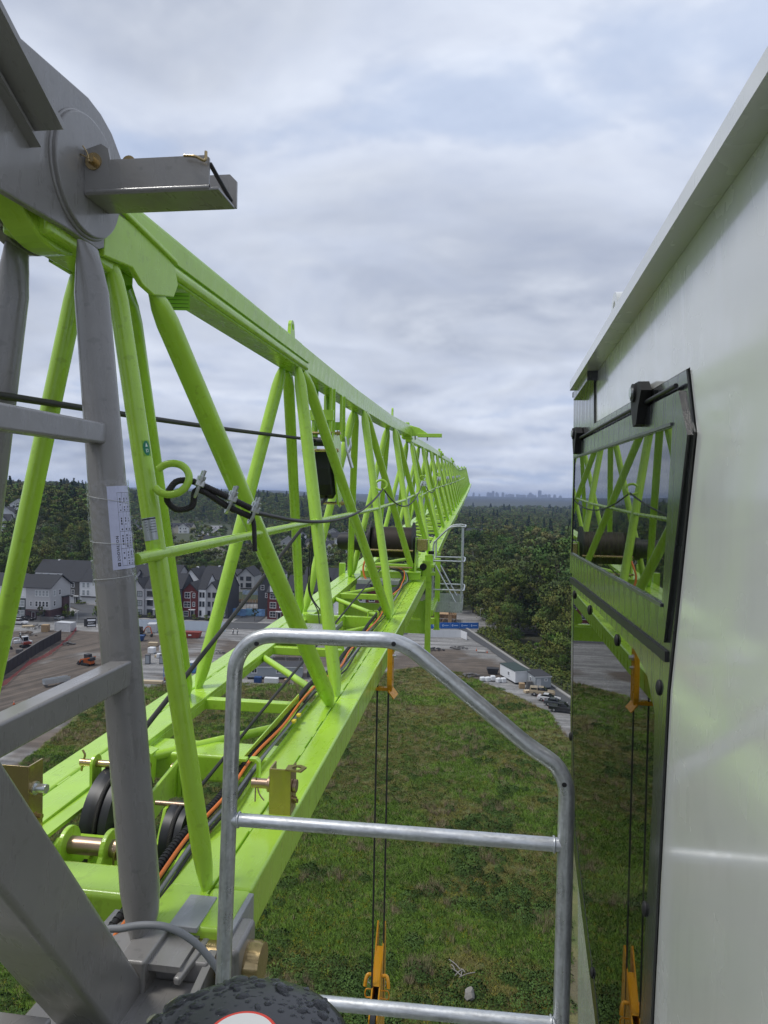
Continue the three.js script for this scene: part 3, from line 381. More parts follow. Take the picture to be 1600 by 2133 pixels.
// trolley with the service basket
{
  const t = thing('inspection_trolley', 'lime green trolley frame straddling the jib with long square hanging legs', 'trolley');
  const z = 13.4;
  for (const [x, dz] of [[-0.9, 0], [-2.6, 0], [-0.82, 1.7], [-2.68, 1.7]]) part('leg', [box(x - 0.055, x + 0.055, dz ? -2.85 : -3.05, -1.32, -z - dz - 0.055, -z - dz + 0.055, 0.006), box(x - 0.07, x + 0.07, dz ? -2.87 : -3.07, dz ? -2.85 : -3.05, -z - dz - 0.07, -z - dz + 0.07)], M.green, t);
  part('head_plate', [box(-1.02, -0.86, -1.62, -1.22, -z + 0.06, -z + 0.1, 0.006), box(-1.0, -0.84, -1.3, -1.14, -z - 0.3, -z - 0.26, 0.006), box(-0.86, -0.78, -1.5, -1.44, -z - 0.1, -z + 0.1), box(-1.05, -0.8, -1.36, -1.3, -z - 0.5, -z + 0.05, 0.01)], M.green, t);
  part('guide_roller', [rod(V(-1.0, -1.33, -z + 0.1), V(-1.0, -1.33, -z + 0.2), 0.065, 20)], M.rubber, t); part('guide_roller', [rod(V(-0.88, -1.12, -z - 0.3), V(-0.88, -1.06, -z - 0.3), 0.06, 16)], M.rubber, t);
  part('side_plate', [plate('z', -z - 0.1, 0.03, [[-0.92, -1.95], [-1.02, -2.02], [-1.12, -2.02], [-1.28, -2.2], [-1.3, -2.3], [-1.2, -2.36], [-1.05, -2.36], [-1.05, -2.4], [-1.5, -2.4], [-1.62, -2.25], [-1.7, -2.25], [-1.7, -2.66], [-0.92, -2.66]], [], 0.004)], M.green, t);
  part('side_plate', [plate('z', -z - 0.1, 0.03, [[-2.58, -1.95], [-2.4, -1.95], [-2.25, -2.1], [-1.85, -2.1], [-1.7, -2.25], [-1.7, -2.66], [-2.58, -2.66]], [], 0.004)], M.green, t);
  part('cross_member', [box(-2.6, -0.86, -2.75, -2.62, -z - 1.75, -z - 1.6, 0.01), box(-0.95, -0.8, -2.3, -2.18, -z - 1.7, -z - 0.02, 0.01)], M.green, t);
  finish(t, EYE);
  const b = thing('service_basket', 'galvanised service basket with tube railings hanging beside the green jib', 'basket');
  const zf = 14.7, zb = 15.7, g = M.galv, r = 0.019, L = -0.9, Rr = -0.3;
  for (const zz of [zf, zb]) {
    part('rail_frame', [cable([V(L, -2.3, -zz), V(L, -1.6, -zz), V(L, -1.02, -zz), V(L + 0.06, -0.9, -zz), V(-0.62, -0.68, -zz), V(-0.52, -0.62, -zz), V(-0.36, -0.6, -zz), V(Rr, -0.61, -zz)], r, 10, 60)], g, b);
    part('middle_rail', [rod(V(L, -1.34, -zz), V(Rr, -1.34, -zz), r * 0.9, 10)], g, b); part('lower_rail', [rod(V(L, -1.95, -zz), V(Rr, -1.95, -zz), r * 0.9, 10)], g, b);
    part('brace', [rod(V(L + 0.04, -1.42, -zz), V(-0.42, -2.2, -zz), r * 0.9, 10)], g, b);
  }
  for (const zz of [zf, zb]) part('post', [rod(V(Rr, -2.32, -zz), V(Rr, -0.6, -zz), r, 10)], g, b);
  for (const yy of [-0.61, -1.34, -1.95]) part('end_rail', [cable([V(Rr, yy, -zf), V(Rr + 0.05, yy, -zf - 0.05), V(Rr + 0.05, yy, -zb + 0.05), V(Rr, yy, -zb)], r * 0.9, 8, 24)], g, b);
  part('toe_board', [box(L - 0.04, Rr + 0.03, -2.42, -2.2, -zf + 0.02, -zf + 0.026, 0.002)], g, b); part('toe_board', [box(L - 0.04, Rr + 0.03, -2.36, -2.16, -zb - 0.026, -zb - 0.02, 0.002)], g, b); part('toe_board', [box(Rr + 0.025, Rr + 0.03, -2.4, -2.2, -zb, -zf)], g, b);
  const fl = []; for (let x = L; x < Rr; x += 0.04) fl.push(box(x, x + 0.006, -2.4, -2.37, -zb, -zf)); part('grating', fl, g, b);
  finish(b, EYE);
}
// the load trolley under the jib with the hook block below
{
  const t = thing('load_trolley', 'orange yellow load trolley plates hanging under the right chord', 'trolley');
  for (const x of [-0.84]) { part('side_plate', [plate('x', x, 0.05, [[-6.93, -1.4], [-7.07, -1.4], [-7.08, -1.9], [-7.05, -1.97], [-6.95, -1.97], [-6.92, -1.9]], [], 0.006)], M.yellow, t); part('guide_flap', [beam(V(x, -1.95, -6.98), V(x + (x > -1 ? 0.06 : -0.06), -2.03, -6.98), 0.12, 0.012, V(0, 1, 0.2))], M.yellow, t); }
  part('axle_frame', [box(-1.02, -0.84, -1.98, -1.945, -7.04, -6.98, 0.006)], M.yellow, t);
  part('plate_bolts', [...bolt(V(-0.815, -1.52, -7.0), V(1, 0, 0), 0.02, 0.04), ...bolt(V(-0.815, -1.62, -7.0), V(1, 0, 0), 0.014, 0.03)], M.zinc, t);
  finish(t, EYE);
  for (const [x, z, lab] of [[-0.972, 7.0, 'left-hand'], [-0.888, 7.25, 'right-hand']]) solo('load_rope', [rod(V(x, -5.35, -z), V(x, -1.9, -z), 0.0095, 8)], M.wire, lab + ' of two thin ropes dropping from the trolley to the yellow hook block', 'wire rope', undefined, EYE);
  const h = thing('hook_block', 'yellow hook block with black sheaves hanging on two ropes over the grass', 'hook block');
  const X0 = -0.968, X1 = -0.892, Z = 7.1;
  for (const x of [X0, X1]) part('cheek_plate', [plate('x', x, 0.014, [[-Z - 0.32, -4.62], [-Z - 0.26, -4.58], [-Z + 0.02, -4.98], [-Z + 0.3, -5.25], [-Z + 0.34, -5.7], [-Z + 0.1, -6.1], [-Z - 0.2, -6.1], [-Z - 0.36, -5.6]], [], 0.002)], M.yellow, h);
  part('top_cover', [beam(V(-0.93, -4.78, -Z - 0.14), V(-0.93, -5.05, -Z + 0.1), 0.068, 0.012, V(0, 1, 0.6))], M.yellow, h);
  for (const z of [Z - 0.17, Z + 0.2]) part('sheave', [loft([[V(-0.955, -5.4, -z), 0.22], [V(-0.94, -5.4, -z), 0.2], [V(-0.92, -5.4, -z), 0.2], [V(-0.905, -5.4, -z), 0.22]], 30)], M.nylon, h);
  for (const s of [-1, 1]) { const x = s < 0 ? X0 - 0.007 : X1 + 0.007; part('side_hook', [cable([V(x, -5.0, -Z), V(x + s * 0.05, -5.0, -Z), V(x + s * 0.07, -5.03, -Z + 0.02), V(x + s * 0.08, -5.1, -Z + 0.04)], 0.018, 8, 16)], M.yellow, h); part('side_frame', [cable([V(x, -5.16, -Z), V(x + s * 0.07, -5.16, -Z), V(x + s * 0.075, -5.24, -Z), V(x, -5.24, -Z)], 0.007, 6, 24)], M.yellow, h); part('side_lug', [plate('z', -Z, 0.02, ring(x + s * 0.03, -5.34, 0, 0.06, 24)), ...bolt(V(x + s * 0.03, -5.34, -Z + 0.01), V(0, 0, 1), 0.012, 0.02)], M.yellow, h); }
  part('hook', [cable([V(-0.93, -6.1, -Z), V(-0.93, -6.3, -Z), V(-0.93, -6.42, -Z + 0.1), V(-0.93, -6.58, -Z + 0.08), V(-0.93, -6.62, -Z - 0.05), V(-0.93, -6.5, -Z - 0.14)], 0.035, 10, 40)], M.yellow, h);
  finish(h, EYE);
}
// ---------------------------------------------------------------- the grey head frame that carries the jib
function polyPlate(plane, at, th, outline, holes = []) {
  const s = new THREE.Shape(outline.map(([a, b]) => new THREE.Vector2(a, b))); for (const h of holes) s.holes.push(new THREE.Path(h.map(([a, b]) => new THREE.Vector2(a, b))));
  const g = new THREE.ExtrudeGeometry(s, { depth: th, bevelEnabled: false, curveSegments: 12 }); g.translate(0, 0, -th / 2);
  if (plane === 'x') g.applyMatrix4(new THREE.Matrix4().makeBasis(V(0, 0, 1), V(0, 1, 0), V(-1, 0, 0)));
  return g.translate(plane === 'x' ? at : 0, 0, plane === 'z' ? at : 0);
}
{
  const t = thing('crane_head_frame', 'grey painted steel head frame of the crane with round lug plates and tube legs', 'steel frame');
  const mir = (v) => V(2 * XC - v.x, v.y, v.z), A = V(-1.285, -1.78, -2.6), B = V(-1.6, 1.0, -2.68);
  const legRings = (f) => [[A, 0.082, 0.026], [A.clone().lerp(B, 0.03), 0.08, 0.06], [A.clone().lerp(B, 0.07), 0.077, 0.077], [A.clone().lerp(B, 0.5), 0.077, 0.077], [A.clone().lerp(B, 0.93), 0.067, 0.067], [A.clone().lerp(B, 0.97), 0.07, 0.046], [B, 0.074, 0.02]].map(([p, a, b]) => [f(p), a, b]);
  part('front_leg', [loft(legRings((p) => p), 32, V(0, 0, 1))], M.grey, t); part('front_leg', [loft(legRings(mir), 32, V(0, 0, 1))], M.grey, t);
  const out = [[-1.75, 1.3], [-1.9, 1.46], [-2.2, 1.575], [-2.26, 1.588], [-2.72, 1.625], [-2.82, 1.61], [-2.91, 1.573], [-2.99, 1.505], [-3.035, 1.41], [-3.05, 1.312], [-3.03, 1.22], [-2.98, 1.14], [-2.88, 1.065], [-2.8, 1.03], [-2.6, 1.035], [-2.22, 1.02], [-1.85, 1.0]];
  part('lug_plate', [plate('x', -1.645, 0.035, out, [], 0.006)], M.grey, t); part('lug_plate', [plate('x', 2 * XC + 1.645, 0.035, out, [], 0.006)], M.grey, t);
  const disc = (x, r, th) => plate('x', x, th, ring(-2.7, 1.29, 0, r, 64), [], 0.006);
  part('boss', [disc(-1.616, 0.238, 0.03)], M.grey, t); part('boss', [disc(2 * XC + 1.616, 0.238, 0.03), disc(XC - 0.16, 0.3, 0.05)], M.grey, t);
  part('weld_ring', [new THREE.TorusGeometry(0.24, 0.008, 8, 64).rotateY(Math.PI / 2).translate(-1.625, 1.29, -2.7)], M.grey, t);
  part('jib_eye', [plate('x', XC, 0.12, ring(-2.62, 1.26, 0, 0.3, 48), [], 0.01)], M.green, t);
  part('stiffener', [beam(V(-1.56, 1.5, -1.98), V(-1.56, 1.29, -2.33), 0.15, 0.022, V(0, 0.9, -0.4)), beam(V(-1.61, 1.44, -2.0), V(-1.61, 1.24, -2.35), 0.05, 0.012, V(0, 0.9, -0.4))], M.grey, t);
  // the channel arm with its bolt
  const arm = part('channel_arm', [polyPlate('z', -2.655, 0.012, [[-1.6, 1.375], [-1.53, 1.395], [-1.5, 1.375], [-1.49, 1.33], [-1.09, 1.33], [-1.075, 1.32], [-1.075, 1.2], [-1.6, 1.2]]), box(-1.6, -1.035, 1.193, 1.206, -2.84, -2.65, 0.004), polyPlate('z', -2.845, 0.012, [[-1.6, 1.34], [-1.06, 1.34], [-1.03, 1.31], [-1.03, 1.2], [-1.6, 1.2]]), rod(V(-1.59, 1.206, -2.657), V(-1.075, 1.206, -2.657), 0.012, 10)], M.grey, t);
  part('bolt', [...bolt(V(-1.56, 1.325, -2.648), V(0, 0, 1), 0.017, 0.03), loft([[V(-1.56, 1.325, -2.65), 0.034], [V(-1.56, 1.325, -2.643), 0.034]], 26), rod(V(-1.45, 1.35, -2.72), V(-1.45, 1.35, -2.8), 0.03, 18)], M.brass, arm);
  part('cotter_pin', [cable([V(-1.63, 1.355, -2.62), V(-1.585, 1.335, -2.618), V(-1.56, 1.32, -2.615)], 0.003, 6, 10), cable([V(-1.59, 1.375, -2.62), V(-1.57, 1.345, -2.618), V(-1.56, 1.31, -2.615)], 0.003, 6, 10), cable([V(-1.17, 1.322, -2.63), V(-1.12, 1.312, -2.62), V(-1.085, 1.3, -2.63), V(-1.08, 1.335, -2.63)], 0.006, 6, 20)], M.brass, arm);
  part('rod_pin', [rod(V(-1.075, 1.3, -2.66), V(-1.05, 1.225, -2.83), 0.009, 8)], M.black, arm);
  // rear leg: a box section rising towards the walkway, and rungs between the legs
  const ru = V(0, 0.57, -0.82);
  for (const f of [(p) => p, mir]) {
    const name = 'rear_leg', a = f(V(-1.31, -1.9, -2.36)), b = f(V(-1.31, 0.95, -0.36)); part(name, [beam(a, b, 0.22, 0.2, ru, 0.02)], M.grey, t);
    part('rung', [beam(f(V(-1.505, 0.23, -2.62)), f(V(-1.42, 0.21, -0.9)), 0.07, 0.085, V(0, 1, 0), 0.012)], M.grey, t);
    part('rung', [beam(f(V(-1.385, -0.72, -2.6)), f(V(-1.37, -0.72, -1.5)), 0.08, 0.105, V(0, 1, 0), 0.012)], M.grey, t);
  }
  part('tie_beam', [box(-2.3, -1.2, -1.72, -1.54, -1.86, -1.72, 0.01)], M.grey, t);
  // root block with clevis lugs and the big pin
  part('root_block', [box(-1.56, -1.0, -2.25, -1.86, -2.5, -2.12, 0.02), box(-1.46, -0.98, -2.2, -1.79, -2.76, -2.5, 0.012), polyPlate('x', -0.985, 0.03, [[-2.12, -2.25], [-2.12, -1.93], [-2.3, -1.84], [-2.62, -1.78], [-2.76, -1.8], [-2.76, -2.25]])], M.grey, t);
  part('cap_plate', [polyPlate('z', 0, 0.3, [[-1.48, -1.79], [-1.06, -1.79], [-1.06, -1.765], [-1.48, -1.765]]).translate(0, 0, -2.58), beam(V(-1.06, -1.8, -2.4), V(-1.02, -1.78, -2.72), 0.03, 0.03, V(0, 1, 0), 0.01)], M.grey, t);
  part('pocket', [box(-1.42, -1.22, -1.862, -1.852, -2.48, -2.28)], M.black, t);
  part('clevis_lug', [box(-1.185, -1.065, -1.745, -1.722, -2.82, -2.6, 0.004)], M.greyLight, t); part('clevis_lug', [box(-1.3, -1.185, -2.0, -1.74, -2.76, -2.4, 0.012)], M.grey, t); part('clevis_lug', [box(-0.94, -0.915, -2.0, -1.715, -2.86, -2.5, 0.006)], M.greyLight, t);
  part('clevis_lug', [box(-0.93, -0.86, -2.05, -1.73, -2.72, -2.5, 0.02)], M.grey, t);
  part('root_pin', [rod(V(-1.3, -1.85, -2.62), V(-0.8, -1.85, -2.62), 0.075, 32), loft([[V(-0.86, -1.85, -2.62), 0.08], [V(-0.815, -1.85, -2.62), 0.08], [V(-0.805, -1.85, -2.62), 0.07]], 32)], M.brass, t);
  part('pin_keeper', [...bolt(V(-0.86, -1.9, -2.49), V(0.4, 0, 1), 0.014, 0.03)], M.zinc, t);
  // paper label taped round the right leg
  const axis = (y) => { const s = (y - A.y) / (B.y - A.y); return [lerp(A.x, B.x, s), lerp(A.z, B.z, s), s < 0.5 ? 0.077 : lerp(0.077, 0.067, (s - 0.5) / 0.43)]; };
  const wrap = (y0, y1, a0, a1, off, nu, nv, jit) => { const pos = [], uv = [], idx = [], R = rng(77); for (let j = 0; j <= nv; j++) for (let i = 0; i <= nu; i++) { const y = lerp(y0, y1, j / nv), a = lerp(a0, a1, i / nu), [x, z, r] = axis(y), q = r + off + jit * (fbm(i * 0.35, j * 0.5, 3, 88) - 0.35); pos.push(x + q * Math.cos(a), y + 0.11 * q * Math.cos(a), z + q * Math.sin(a)); uv.push(i / nu, j / nv); } for (let j = 0; j < nv; j++) for (let i = 0; i < nu; i++) { const a = j * (nu + 1) + i, b = a + nu + 1; idx.push(a, b, a + 1, a + 1, b, b + 1); } const g = new THREE.BufferGeometry(); g.setAttribute('position', new THREE.Float32BufferAttribute(pos, 3)); g.setAttribute('uv', new THREE.Float32BufferAttribute(uv, 2)); g.setIndex(idx); g.computeVertexNormals(); return g; };
  const paper = canvasTexture(512, 1024, (x, w, h) => {
    x.fillStyle = '#c9cbe2'; x.fillRect(0, 0, w, h); x.save(); x.translate(0, h); x.rotate(-Math.PI / 2);           // now drawing along the length
    x.fillStyle = '#15161c'; x.font = 'bold 58px sans-serif'; x.fillText('ZOOMLION', 100, 120); x.fillRect(40, 78, 44, 44); x.fillStyle = '#c9cbe2'; x.fillRect(50, 92, 24, 6); x.fillRect(50, 104, 24, 6);
    x.strokeStyle = '#20222c'; x.lineWidth = 4; x.strokeRect(40, 150, 900, 330); for (const y of [230, 310, 395]) { x.beginPath(); x.moveTo(40, y); x.lineTo(940, y); x.stroke(); } for (const q of [250, 460, 700]) { x.beginPath(); x.moveTo(q, 150); x.lineTo(q, 480); x.stroke(); }
    x.fillStyle = '#22242e'; x.font = 'bold 34px sans-serif'; const R = rng(3); for (const y of [203, 283, 365, 450]) for (const q of [52, 262, 475, 715]) for (let k = 0; k < 5; k++) x.fillRect(q + k * 34, y - 22, 12 + R() * 16, 24 * (R() > 0.2));
    x.restore();
  });
  part('paper_label', [wrap(-0.315, 0.015, 1.12, -0.55, 0.0022, 24, 4, 0)], new THREE.MeshStandardMaterial({ map: paper, roughness: 0.75, side: THREE.DoubleSide }), t, true);
  part('plastic_wrap', [wrap(-0.37, 0.04, 3.6, -1.2, 0.004, 90, 60, 0.012)], new THREE.MeshPhysicalMaterial({ color: 0xffffff, roughness: 0.12, transmission: 1, thickness: 0, ior: 1.45, side: THREE.DoubleSide }), t, true);
  const strings = []; for (const [y0, y1] of [[-0.36, -0.33], [-0.2, -0.21], [-0.01, -0.05]]) { const p = []; for (let i = 0; i <= 10; i++) { const a = lerp(3.2, -0.4, i / 10), y = lerp(y0, y1, i / 10), [x, z, r] = axis(y); p.push(V(x + (r + 0.0045) * Math.cos(a), y, z + (r + 0.0045) * Math.sin(a))); } strings.push(cable(p, 0.0012, 5, 30)); }
  part('tape_edge', strings, std([0.55, 0.56, 0.55], 0.35), t);
  finish(t, EYE);
  solo('control_cable', [cable([V(-1.45, -1.75, -2.32), V(-1.3, -1.58, -2.3), V(-1.219, -1.553, -2.3), V(-1.138, -1.533, -2.3), V(-1.048, -1.532, -2.3), V(-0.959, -1.568, -2.3), V(-0.888, -1.632, -2.3), V(-0.849, -1.704, -2.3), V(-0.82, -1.9, -2.28)], 0.013, 10, 50)], M.cableGrey, 'pale grey cable arching over the grey root block', 'cable', undefined, EYE);
}
// ---------------------------------------------------------------- galvanised guard rail, walkway, black cap
{
  const t = thing('guard_rail', 'galvanised tube guard rail with a sloping top corner beside the cab', 'guard rail');
  const z = -1.81, P = [], arc = (cx, cy, r, a0, a1) => { for (let i = 0; i <= 7; i++) { const a = lerp(a0, a1, i / 7); P.push(V(cx + r * Math.cos(a), cy + r * Math.sin(a), z)); } };
  // corner centres worked out from the straight runs of the tube
  for (let y = -1.52; y < -0.56; y += 0.12) P.push(V(lerp(-0.668, -0.645, (y + 1.52) / 1), y, z));
  arc(-0.535, -0.488, 0.108, Math.PI, Math.PI * 0.53); for (const x of [-0.48, -0.4, -0.32]) P.push(V(x, -0.379, z)); arc(-0.24, -0.53, 0.152, Math.PI * 0.5, Math.PI * 0.29);
  for (const s of [0.12, 0.3, 0.5, 0.7, 0.88]) P.push(V(lerp(-0.146, 0.178, s), lerp(-0.41, -0.66, s), z)); arc(0.13, -0.755, 0.112, Math.PI * 0.26, 0); for (let y = -0.82; y > -1.6; y -= 0.12) P.push(V(0.242, y, z));
  part('hoop', [tubeOn(new THREE.CatmullRomCurve3(P, false, 'centripetal'), 220, 0.0208, 24)], M.galv, t);
  part('middle_rail', [rod(V(-0.645, -0.888, z), V(0.232, -0.884, z), 0.0175, 24)], M.galv, t);
  part('lower_rail', [rod(V(-0.66, -1.372, z), V(0.235, -1.352, z), 0.0175, 24)], M.galv, t);
  for (const [x, y, dx] of [[-0.645, -0.888, 1], [0.232, -0.884, -1], [-0.66, -1.372, 1], [0.235, -1.352, -1]]) part('weld_bead', [new THREE.TorusGeometry(0.0185, 0.0035, 6, 24).rotateY(Math.PI / 2).translate(x + dx * 0.019, y, z)], M.galv, t);
  for (const [x, y] of [[-0.577, -0.4], [-0.208, -0.383], [0.233, -0.72]]) part('drain_hole', [loft([[V(x, y, z + 0.015), 0.0062], [V(x, y, z + 0.0212), 0.0062]], 16)], M.black, t);
  for (const x of [-0.668, 0.242]) part('foot_plate', [box(x - 0.06, x + 0.06, -1.548, -1.536, z - 0.06, z + 0.06)], M.galv, t);
  finish(t, EYE);
  const d = thing('walkway_deck', 'galvanised grating deck of the walkway beside the cab', 'walkway');
  const bars = []; for (let x = -0.72; x < 0.34; x += 0.034) bars.push(box(x, x + 0.005, -1.58, -1.552, -1.88, 1.2)); part('grating', bars, M.galv, d); part('deck_frame', [box(-0.75, 0.36, -1.62, -1.55, -1.92, -1.88), box(-0.75, -0.72, -1.62, -1.55, -1.88, 1.2), box(0.335, 0.36, -1.62, -1.55, -1.88, 1.2), box(-0.75, 0.36, -1.62, -1.58, -0.4, -0.35)], M.galv, d);
  finish(d, EYE);
  const c = thing('black_cap', 'round black cap beaded with rain drops with a white sticker ringed in red', 'cap');
  const cx = -0.24, cz = -0.713, prof = [[0.0, -0.588], [0.03, -0.5885], [0.06, -0.59], [0.09, -0.5935], [0.11, -0.599], [0.121, -0.607], [0.1265, -0.62], [0.127, -0.66], [0.12, -0.7], [0.06, -0.72], [0.045, -0.74], [0.045, -1.55], [0.0, -1.55]].map(([r, y]) => new THREE.Vector2(r, y)).reverse();
  part('shell', [new THREE.LatheGeometry(prof, 96).translate(cx, 0, cz)], phys([0.016, 0.0165, 0.02], 0.32, { clearcoat: 0.4, clearcoatRoughness: 0.25, bumpMap: orangePeel, bumpScale: 0.0008 }), c);
  const R = rng(12), drops = []; const topAt = (r) => { for (let i = prof.length - 1; i > 0; i--) if (r <= prof[i - 1].x) return lerp(prof[i].y, prof[i - 1].y, (r - prof[i].x) / Math.max(1e-6, prof[i - 1].x - prof[i].x)); return -0.62; };
  for (let i = 0; i < 520; i++) { const q = 0.042 + 0.07 * Math.sqrt(R()), a = R() * Math.PI * 2, big = R(), s = big > 0.93 ? 0.006 + R() * 0.0045 : big > 0.7 ? 0.003 + R() * 0.0025 : 0.0012 + R() * 0.0014; const g = new THREE.SphereGeometry(s, 14, 8, 0, Math.PI * 2, 0, Math.PI / 2); g.scale(0.8 + R() * 0.9, 0.2, 0.8 + R() * 1.1); g.rotateY(R() * 3); g.translate(cx + q * Math.cos(a), topAt(q) - 0.0002, cz + q * Math.sin(a)); drops.push(g); }
  const dm = part('rain_drops', drops, phys([0.9, 0.92, 0.95], 0.02, { transmission: 1, thickness: 0.004, ior: 1.33 }), c); dm.userData.kind = 'stuff';
  part('sticker', [new THREE.CylinderGeometry(0.0355, 0.0355, 0.0012, 48).translate(cx, -0.5872, cz)], std([0.62, 0.62, 0.6], 0.5), c); part('sticker_ring', [new THREE.TorusGeometry(0.0375, 0.0024, 6, 60).rotateX(Math.PI / 2).scale(1, 0.4, 1).translate(cx, -0.5878, cz)], std([0.62, 0.05, 0.03], 0.5), c);
  finish(c, EYE);
}
// ---------------------------------------------------------------- the operator's cab
{
  const t = thing('operator_cab', 'white operator cab with a dark glazed side and a top hinged window', 'crane cab');
  const white = phys([0.68, 0.69, 0.665], 0.42, { clearcoat: 1, clearcoatRoughness: 0.09, roughnessMap: paintRough, map: texture(512, (u, v) => { const a = fbm(u * 3, v * 3, 5, 15, 3), b = fbm(u * 14, v * 3, 4, 19, 3); const g = 0.95 + 0.07 * (a - 0.5) + 0.05 * (b - 0.5); return [g, g, g * 0.99]; }, false, 0.7) });
  const frit = phys([0.014, 0.016, 0.017], 0.3, { clearcoat: 0.75, clearcoatRoughness: 0.13, ior: 1.5, roughnessMap: texture(512, (u, v) => { const a = fbm(u * 30, v * 4, 4, 25, 4); return [1, 0.6 + 0.9 * sm(0.45, 0.75, a), 1]; }, false, 2) });
  const glass = phys([0.42, 0.45, 0.40], 0.0, { transmission: 1, thickness: 0, ior: 2.3, metalness: 0.0, specularIntensity: 1 });
  const X = 0.36, roofY = (z) => 0.385 + (z + 2.53) * 0.0607;
  const W = [[-2.28, 0.4], [1.2, 0.61], [1.2, -2.05], [-2.25, -2.05], [-2.38, -1.3], [-2.5, -1.2], [-1.95, -1.47], [-1.6, -1.9], [-1.46, -1.9], [-1.392, -1.017], [-1.341, -0.351], [-1.226, 0.113], [-1.278, 0.235], [-2.253, 0.244]];
  part('side_panel', [polyPlate('x', X + 0.012, 0.02, W)], white, t);
  const P1o = [[-2.665, 0.218], [-1.296, 0.21], [-1.228, 0.118], [-1.34, -0.275], [-2.742, -0.285]].map(([z, y]) => [z, y]);
  const gasketIn = [[-2.655, 0.206], [-1.302, 0.198], [-1.241, 0.114], [-1.352, -0.263], [-2.728, -0.272]], pane = [[-2.645, 0.152], [-1.335, 0.137], [-1.373, -0.191], [-2.66, -0.195]];
  const low = [[-2.63, -0.335], [-2.2, -0.325], [-1.9, -0.33], [-1.62, -0.335], [-1.5, -0.36], [-1.43, -0.42], [-1.432, -0.6], [-1.475, -1.04], [-1.545, -1.72], [-1.62, -1.72], [-1.96, -1.4], [-2.44, -1.14], [-2.575, -0.81]];
  const G = [[-2.75, 0.398], [-2.285, 0.398], [-2.258, 0.24], [-1.283, 0.231], [-1.231, 0.113], [-1.346, -0.351], [-1.397, -1.017], [-1.465, -1.895], [-1.6, -1.895], [-1.955, -1.466], [-2.497, -1.196], [-2.622, -0.81]];
  const sh = (o, k) => o;
  part('glazing_border', [polyPlate('x', X, 0.006, G.map(([z, y]) => [z, y]), [P1o.map(([z, y]) => [Math.max(z, -2.7), y]).reverse(), low.slice().reverse()])], frit, t);
  const win = part('opening_window', [polyPlate('x', X - 0.004, 0.012, gasketIn.map(([z, y]) => [Math.max(z, -2.688), y]), [pane.slice().reverse()])], frit, t);
  part('pane', [polyPlate('x', X - 0.004, 0.006, pane)], glass, win);
  part('gasket', [polyPlate('x', X + 0.006, 0.012, P1o.map(([z, y]) => [Math.max(z, -2.7), y]), [pane.slice().reverse()])], M.rubber, t);
  part('window_trim', [beam(V(X - 0.012, -0.2, -2.66), V(X - 0.012, -0.196, -1.37), 0.003, 0.007, V(0, 1, 0)), beam(V(X - 0.012, 0.157, -2.645), V(X - 0.012, 0.142, -1.335), 0.003, 0.006, V(0, 1, 0))], std([0.09, 0.095, 0.1], 0.3, 0.3), win);
  part('lower_pane', [polyPlate('x', X + 0.001, 0.006, low)], glass, t);
  part('lower_trim', [beam(V(X - 0.006, -0.3, -2.68), V(X - 0.004, -0.289, -1.35), 0.008, 0.02, V(0, 1, 0))], M.black, t);
  part('hinge_shaft', [rod(V(X - 0.012, 0.217, -2.64), V(X - 0.012, 0.208, -1.31), 0.0045, 10)], M.black, t);
  for (const z of [-1.57, -2.53]) { const h = part('hinge', [polyPlate('x', X - 0.016, 0.022, [[z - 0.045, 0.242], [z - 0.025, 0.256], [z + 0.03, 0.254], [z + 0.055, 0.232], [z + 0.03, 0.2], [z + 0.015, 0.165], [z - 0.015, 0.162], [z - 0.04, 0.205]]), rod(V(X - 0.032, 0.235, z - 0.01), V(X - 0.0, 0.235, z - 0.01), 0.02, 18)], M.rubber, t); part('bolt', [loft([[V(X - 0.031, 0.235, z - 0.01), 0.012], [V(X - 0.036, 0.235, z - 0.01), 0.012]], 16)], M.zinc, h); }
  for (const [z, y] of [[-2.6, -0.345], [-2.25, -0.345], [-1.815, -0.352], [-1.4, -0.36], [-2.6, -0.866], [-1.46, -0.83], [-2.04, -1.36]]) part('glass_button', [new THREE.SphereGeometry(0.0125, 14, 10).scale(0.5, 1.25, 1).translate(X - 0.004, y, z)], M.rubber, t);
  // roof with a rim that overhangs the wall, front and far side, floor
  const roofProf = (x0, x1, zf, zb, th, dy) => { const g = new THREE.BufferGeometry(), a = [[x0, zf], [x1, zf], [x1, zb], [x0, zb]], p = []; for (const k of [0, 1]) for (const [x, z] of a) p.push([x, roofY(z) + dy + k * th, z]); const q = [[0, 1, 2, 3], [7, 6, 5, 4], [0, 4, 5, 1], [1, 5, 6, 2], [2, 6, 7, 3], [3, 7, 4, 0]], v = []; for (const f of q) for (const i of [0, 1, 2, 0, 2, 3]) v.push(...p[f[i]]); g.setAttribute('position', new THREE.Float32BufferAttribute(v, 3)); g.computeVertexNormals(); return g; };
  part('roof', [roofProf(0.314, 1.78, -2.53, 1.25, 0.03, 0), roofProf(0.34, 1.74, -2.5, 1.2, 0.035, 0.03)], white, t);
  part('roof_seal', [roofProf(0.33, 1.74, -2.55, -2.24, 0.03, -0.03)], frit, t);
  part('front_glass', [polyPlate('z', -2.72, 0.006, [[0.37, 0.36], [1.7, 0.36], [1.7, -0.8], [0.37, -0.8]]), beam(V(1.035, -0.8, -2.63), V(1.035, -1.25, -2.44), 1.33, 0.006, V(0, 0.2, 1))], glass, t);
  part('far_side', [box(1.72, 1.74, -2.05, 0.6, -2.7, 1.2), box(0.38, 1.72, -2.05, 0.6, 1.18, 1.2), box(0.38, 1.72, -2.05, -2.03, -2.3, 1.18), box(0.38, 1.72, -2.05, -1.3, -2.32, -2.3)], white, t);
